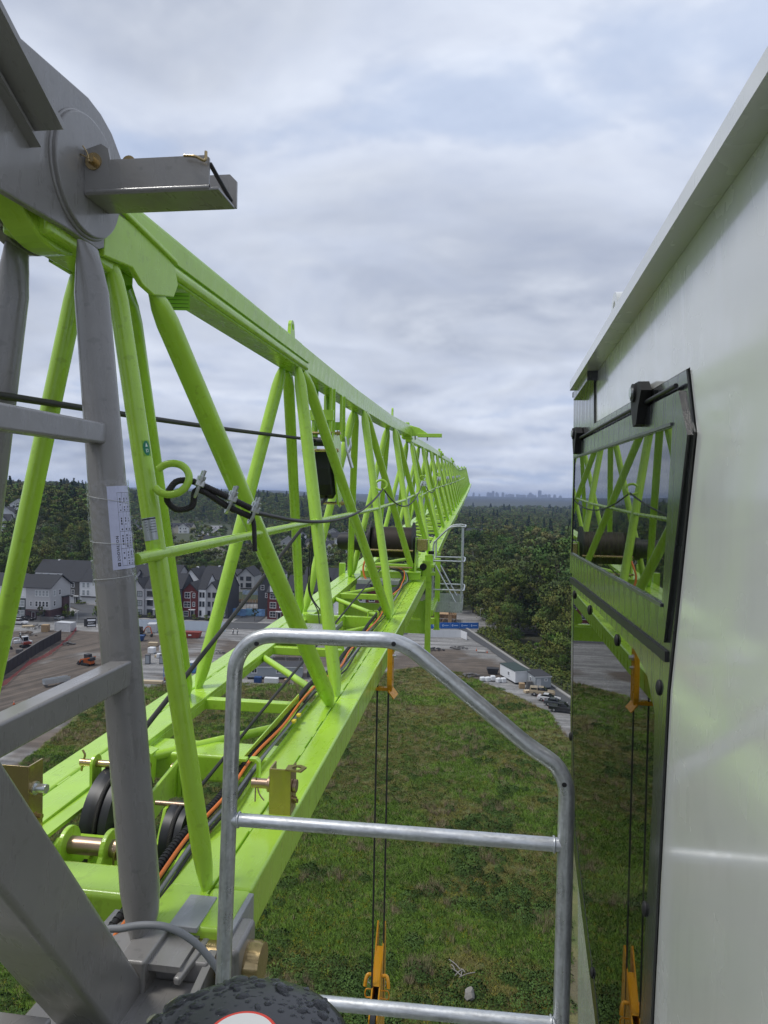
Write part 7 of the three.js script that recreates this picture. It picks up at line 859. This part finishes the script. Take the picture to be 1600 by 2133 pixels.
{ const t = thing('tarp_fence', 'pale blue tarpaulin strip hung high behind the formwork boards', 'tarpaulin'); for (let i = 0; i < 5; i++) { const g = new THREE.PlaneGeometry(2.6, 1.5, 8, 4), p = g.attributes.position; for (let k = 0; k < p.count; k++) p.setZ(k, 0.4 * fbm(p.getX(k) * 1.5 + i * 5, p.getY(k), 3, 16)); g.computeVertexNormals(); g.translate(-5.2 + i * 2.6, 6.0, 0); part('sheet', [g], new THREE.MeshStandardMaterial({ color: rgb(0.26, 0.33, 0.42), roughness: 0.6, side: THREE.DoubleSide }), t); } for (let i = 0; i < 6; i++) part('post', [box(-6.5 + i * 2.6, -6.4 + i * 2.6, 0, 6.9, -0.1, 0)], SM.wood, t); place(t, -75.5, -238, 0); }
// rubble and wire heaps
const heap = (label, x, z, r, m, seed) => { const g = [], R = rng(seed); for (let i = 0; i < 26; i++) { const a = R() * 6.28, q = r * Math.sqrt(R()), s = 0.15 + R() * 0.3, b = new THREE.IcosahedronGeometry(s, 0); b.scale(1, 0.6, 1.3); b.rotateY(R() * 3); b.translate(x + q * Math.cos(a), 0.12 + (1 - q / r) * 0.5 * r * 0.5, z + q * Math.sin(a) * 0.6); g.push(b); } const o = solo('rubble_heap', g, m, label, 'rubble'); o.userData.kind = 'stuff'; };
heap('dark rubble heap at the far edge of the grass near the trolley leg', -10.5, -186, 2.6, SM.dark, 1); heap('grey stones and brush beside the black skip', -0.4, -160, 3, SM.rubble, 2); heap('broken stone heap beside the gangway', -84.4, -136.6, 2, SM.rubble, 3); heap('rubble along the top of the red netting', -107.5, -172, 2, SM.rubble, 4); heap('earth and scrap heap beside the white estate car', -129, -191, 4, SM.rubble, 5);
// more yard clutter
crate('grey block stack beside the white wrapped machines', -70.8, -160.2, 1.8, 1.2, 1.2, SM.rubble, 0.3); crate('low tan board stack behind the grey toilets', -77.6, -163.6, 2.2, 0.5, 1.2, SM.paleWood, -0.1); crate('dark pipe stack at the left edge of the pale hoarding', -98.4, -189.6, 3.2, 0.8, 1.2, SM.greyBox, 0.1); crate('tan formwork stack between skip and hoarding', -87.0, -190.2, 2.6, 0.9, 1.2, SM.wood, 0.05); crate('pale board stack lying beside the white estate car', -132.2, -191.4, 3.4, 0.5, 1.4, SM.paleWood, 0.4); crate('rust brown plate stack left of the white estate car', -139.6, -190.6, 3.0, 0.6, 1.4, SM.red, -0.2); crate('white barrier stack behind the black lagging wall', -120.6, -170.8, 2.6, 0.8, 0.8, SM.bag, 0.7); crate('concrete block stack behind the black lagging wall', -113.2, -160.4, 1.4, 1.0, 1.2, SM.rubble, 0.3);
heap('brown spoil heap behind the black lagging wall', -125, -181, 3.4, std([0.1, 0.078, 0.06], 0.95), 7); heap('grey gravel heap right of the grey toilets', -66.5, -171, 2.8, SM.rubble, 8); heap('brown spoil heap along the dirt track below the gangway', -81.5, -126.5, 2.4, std([0.1, 0.078, 0.06], 0.95), 9); heap('pale gravel heap beside the manhole slab', -4.2, -190, 2.2, SM.rubble, 10);
// planting in front of the houses
{ const g = broadleaf(401, 2.0, 1.5, 0.02, leafTone[0], 420, 0.16, 10), st = broadleaf(402, 4.2, 1.1, 0.35, [0.06, 0.075, 0.03], 420, 0.15, 10);
  const put = (geo, name, label, x, z, s, y = 0.1, sy = 1) => { const t = thing(name, label, name === 'shrub' ? 'shrub' : 'tree', name === 'shrub' ? undefined : undefined); for (const [k, q, m] of [['crown', geo.crown, leafMats[0]], ['trunk', geo.trunk, barkMat]]) { const o = shade(new THREE.Mesh(q, m)); o.name = k; t.add(o); } t.position.set(x, y, z); t.scale.set(s, s * sy, s); };
  put(st, 'street_tree', 'slim street tree before the slate green townhouse', -142.6, -200.4, 1.2); put(st, 'street_tree', 'slim street tree at the corner of the plum based townhouse', -134.6, -200.8, 1.1); put(st, 'street_tree', 'small street tree before the blue tarpaulins', -80.2, -214, 0.9); put(st, 'street_tree', 'small street tree left of the dark red corner house', -70.3, -215.8, 1.0);
  put(g, 'shrub', 'dark shrub at the corner of the plum based townhouse', -130.4, -208.4, 1.4, 0.1, 1.5); put(g, 'shrub', 'large dark shrub right of the driveway', -121.5, -213.2, 2.0, 0.1, 1.6); put(g, 'shrub', 'low green hedge between the garage doors', -141.8, -234.6, 1.3, 0.1, 0.5);
  for (const [x, l] of [[-108.6, 'pale gabled'], [-104.4, 'light grey porch'], [-98.5, 'charcoal'], [-93.8, 'dark red gabled'], [-89.4, 'narrow white'], [-85.4, 'light grey gabled']]) put(g, 'shrub', 'garden hedge before the ' + l + ' townhouse', x, -213.4 + (x + 108) * -0.02, 1.15, 0.05, 0.75);
  solo('garden_fence', [box(-112, -80, 0.1, 1.1, -212.9, -212.8)], SM.dark, 'low dark garden fence before the coloured townhouses', 'fence'); solo('garden_wall', [box(-136.4, -130.6, 0, 1.3, -201.6, -201.4)], SM.rubble, 'low pale garden wall beside the plum based townhouse', 'wall'); }
// lamp posts, fence in the wood
for (const [x, z, h, l] of [[-91, -213.5, 9, 'slim street lamp before the narrow white townhouse'], [-121.6, -199.5, 4, 'short pole beside the gate sign board'], [1.6, -215, 7, 'slender pole with boxes at the end of the banner fence']]) { const t = thing('street_lamp', l, 'lamp post'); part('pole', [rod(V(0, 0, 0), V(0, h, 0), 0.07, 8, 0.05)], M.galv, t); part('arm', [rod(V(0, h, 0), V(0.9, h + 0.15, 0), 0.04, 6)], M.galv, t); part('lamp_head', [box(0.7, 1.3, h + 0.08, h + 0.2, -0.12, 0.12, 0.03)], SM.rubble, t); place(t, x, z); }
{ const t = thing('wire_fence', 'thin wire mesh fence at the foot of the wood behind the kerb', 'fence'); for (let z = -212; z < -100; z += 3) part('post', [rod(V(curbX(z) + 1.6, 0, z), V(curbX(z) + 1.6, 1.9, z), 0.022, 6)], SM.greyBox, t); for (const y of [0.3, 0.7, 1.1, 1.5, 1.85]) part('wire', [rod(V(curbX(-212) + 1.6, y, -212), V(curbX(-100) + 1.6, y, -100), 0.006, 4)], SM.greyBox, t); }
// workers: one continuous body each, helmet and vest as clothing
function person(label, x, z, turn, stride) {
  const t = thing('person', label, 'person'), N = 46, S = 1.0, mc = new MarchingCubes(N, new THREE.MeshStandardMaterial(), false, false, 60000), half = N / 2;
  const J = { pel: [0, 0.95, 0], chest: [0, 1.32, 0.01], neck: [0, 1.5, 0.01], head: [0, 1.64, 0.02], lh: [-0.1, 0.92, 0], rh: [0.1, 0.92, 0], lk: [-0.12, 0.5, 0.12 * stride], rk: [0.12, 0.5, -0.06 * stride], la: [-0.13, 0.09, 0.16 * stride], ra: [0.13, 0.09, -0.22 * stride], lt: [-0.14, 0.05, 0.16 * stride + 0.16], rt: [0.14, 0.05, -0.22 * stride + 0.16], ls: [-0.19, 1.43, 0], rs: [0.19, 1.43, 0], le: [-0.26, 1.14, -0.03], re: [0.26, 1.14, 0.03], lw: [-0.24, 0.9, 0.1], rw: [0.22, 0.95, 0.22] };
  const B = [['pel', 'chest', 0.15, 0.17], ['chest', 'neck', 0.16, 0.07], ['neck', 'head', 0.06, 0.1], ['lh', 'lk', 0.1, 0.07], ['rh', 'rk', 0.1, 0.07], ['lk', 'la', 0.07, 0.05], ['rk', 'ra', 0.07, 0.05], ['la', 'lt', 0.055, 0.045], ['ra', 'rt', 0.055, 0.045], ['ls', 'le', 0.065, 0.05], ['rs', 're', 0.065, 0.05], ['le', 'lw', 0.05, 0.04], ['re', 'rw', 0.05, 0.04], ['ls', 'rs', 0.08, 0.08]].map(([a, b, r, q]) => [V(...J[a]), V(...J[b]), r, q]);
  const p = V(0, 0, 0); for (let k = 0; k < N; k++) for (let j = 0; j < N; j++) for (let i = 0; i < N; i++) { p.set((i - half) / half, (j - half) / half + 0.9, (k - half) / half); let s = 0; for (const [a, b, r, q] of B) { const ab = b.clone().sub(a), u = Math.max(0, Math.min(1, p.clone().sub(a).dot(ab) / ab.lengthSq())), d = p.distanceTo(a.clone().addScaledVector(ab, u)) - lerp(r, q, u); s += Math.exp(-30 * d); } mc.field[i + j * N + k * N * N] = Math.log(s + 1e-12) / 30; }
  mc.isolation = 0; mc.update(); const n = mc.count, g = new THREE.BufferGeometry(), P = mc.positionArray.slice(0, n * 3), col = new Float32Array(n * 3); for (let i = 0; i < n; i++) { P[i * 3 + 1] += 0.9; const y = P[i * 3 + 1], c = y > 1.53 ? [0.4, 0.24, 0.17] : y < 0.12 ? [0.03, 0.025, 0.02] : y < 0.96 ? [0.02, 0.024, 0.04] : [0.03, 0.03, 0.035]; col.set(c, i * 3); } g.setAttribute('position', new THREE.BufferAttribute(P, 3)); g.setAttribute('normal', new THREE.BufferAttribute(mc.normalArray.slice(0, n * 3), 3)); g.setAttribute('color', new THREE.BufferAttribute(col, 3));
  const body = shade(new THREE.Mesh(g, new THREE.MeshStandardMaterial({ vertexColors: true, roughness: 0.85, side: THREE.DoubleSide }))); body.name = 'body'; t.add(body);
  part('vest', [loft([[V(0, 0.98, 0), 0.2, 0.2], [V(0, 1.2, 0.01), 0.21, 0.21], [V(0, 1.38, 0.01), 0.2, 0.22], [V(0, 1.48, 0.01), 0.12, 0.13]], 18, V(0, 0, 1))], std([0.72, 0.74, 0.7], 0.6), t); part('helmet', [new THREE.SphereGeometry(0.125, 16, 8, 0, 6.283, 0, Math.PI / 2).translate(0, 1.68, 0.02), new THREE.CylinderGeometry(0.15, 0.15, 0.015, 18).translate(0, 1.68, 0.04)], std([0.75, 0.75, 0.74], 0.4), t);
  return place(t, x, z, turn);
}
person('worker in white vest and helmet on the gravel, left of two', -69.6, -194, 2.6, 1); person('worker in white vest and helmet on the gravel, right of two', -68.4, -194.2, 2.9, -1); person('worker in white helmet standing behind the black lagging wall', -124, -176, 1.2, 0.6);
renderer.render(scene, camera);
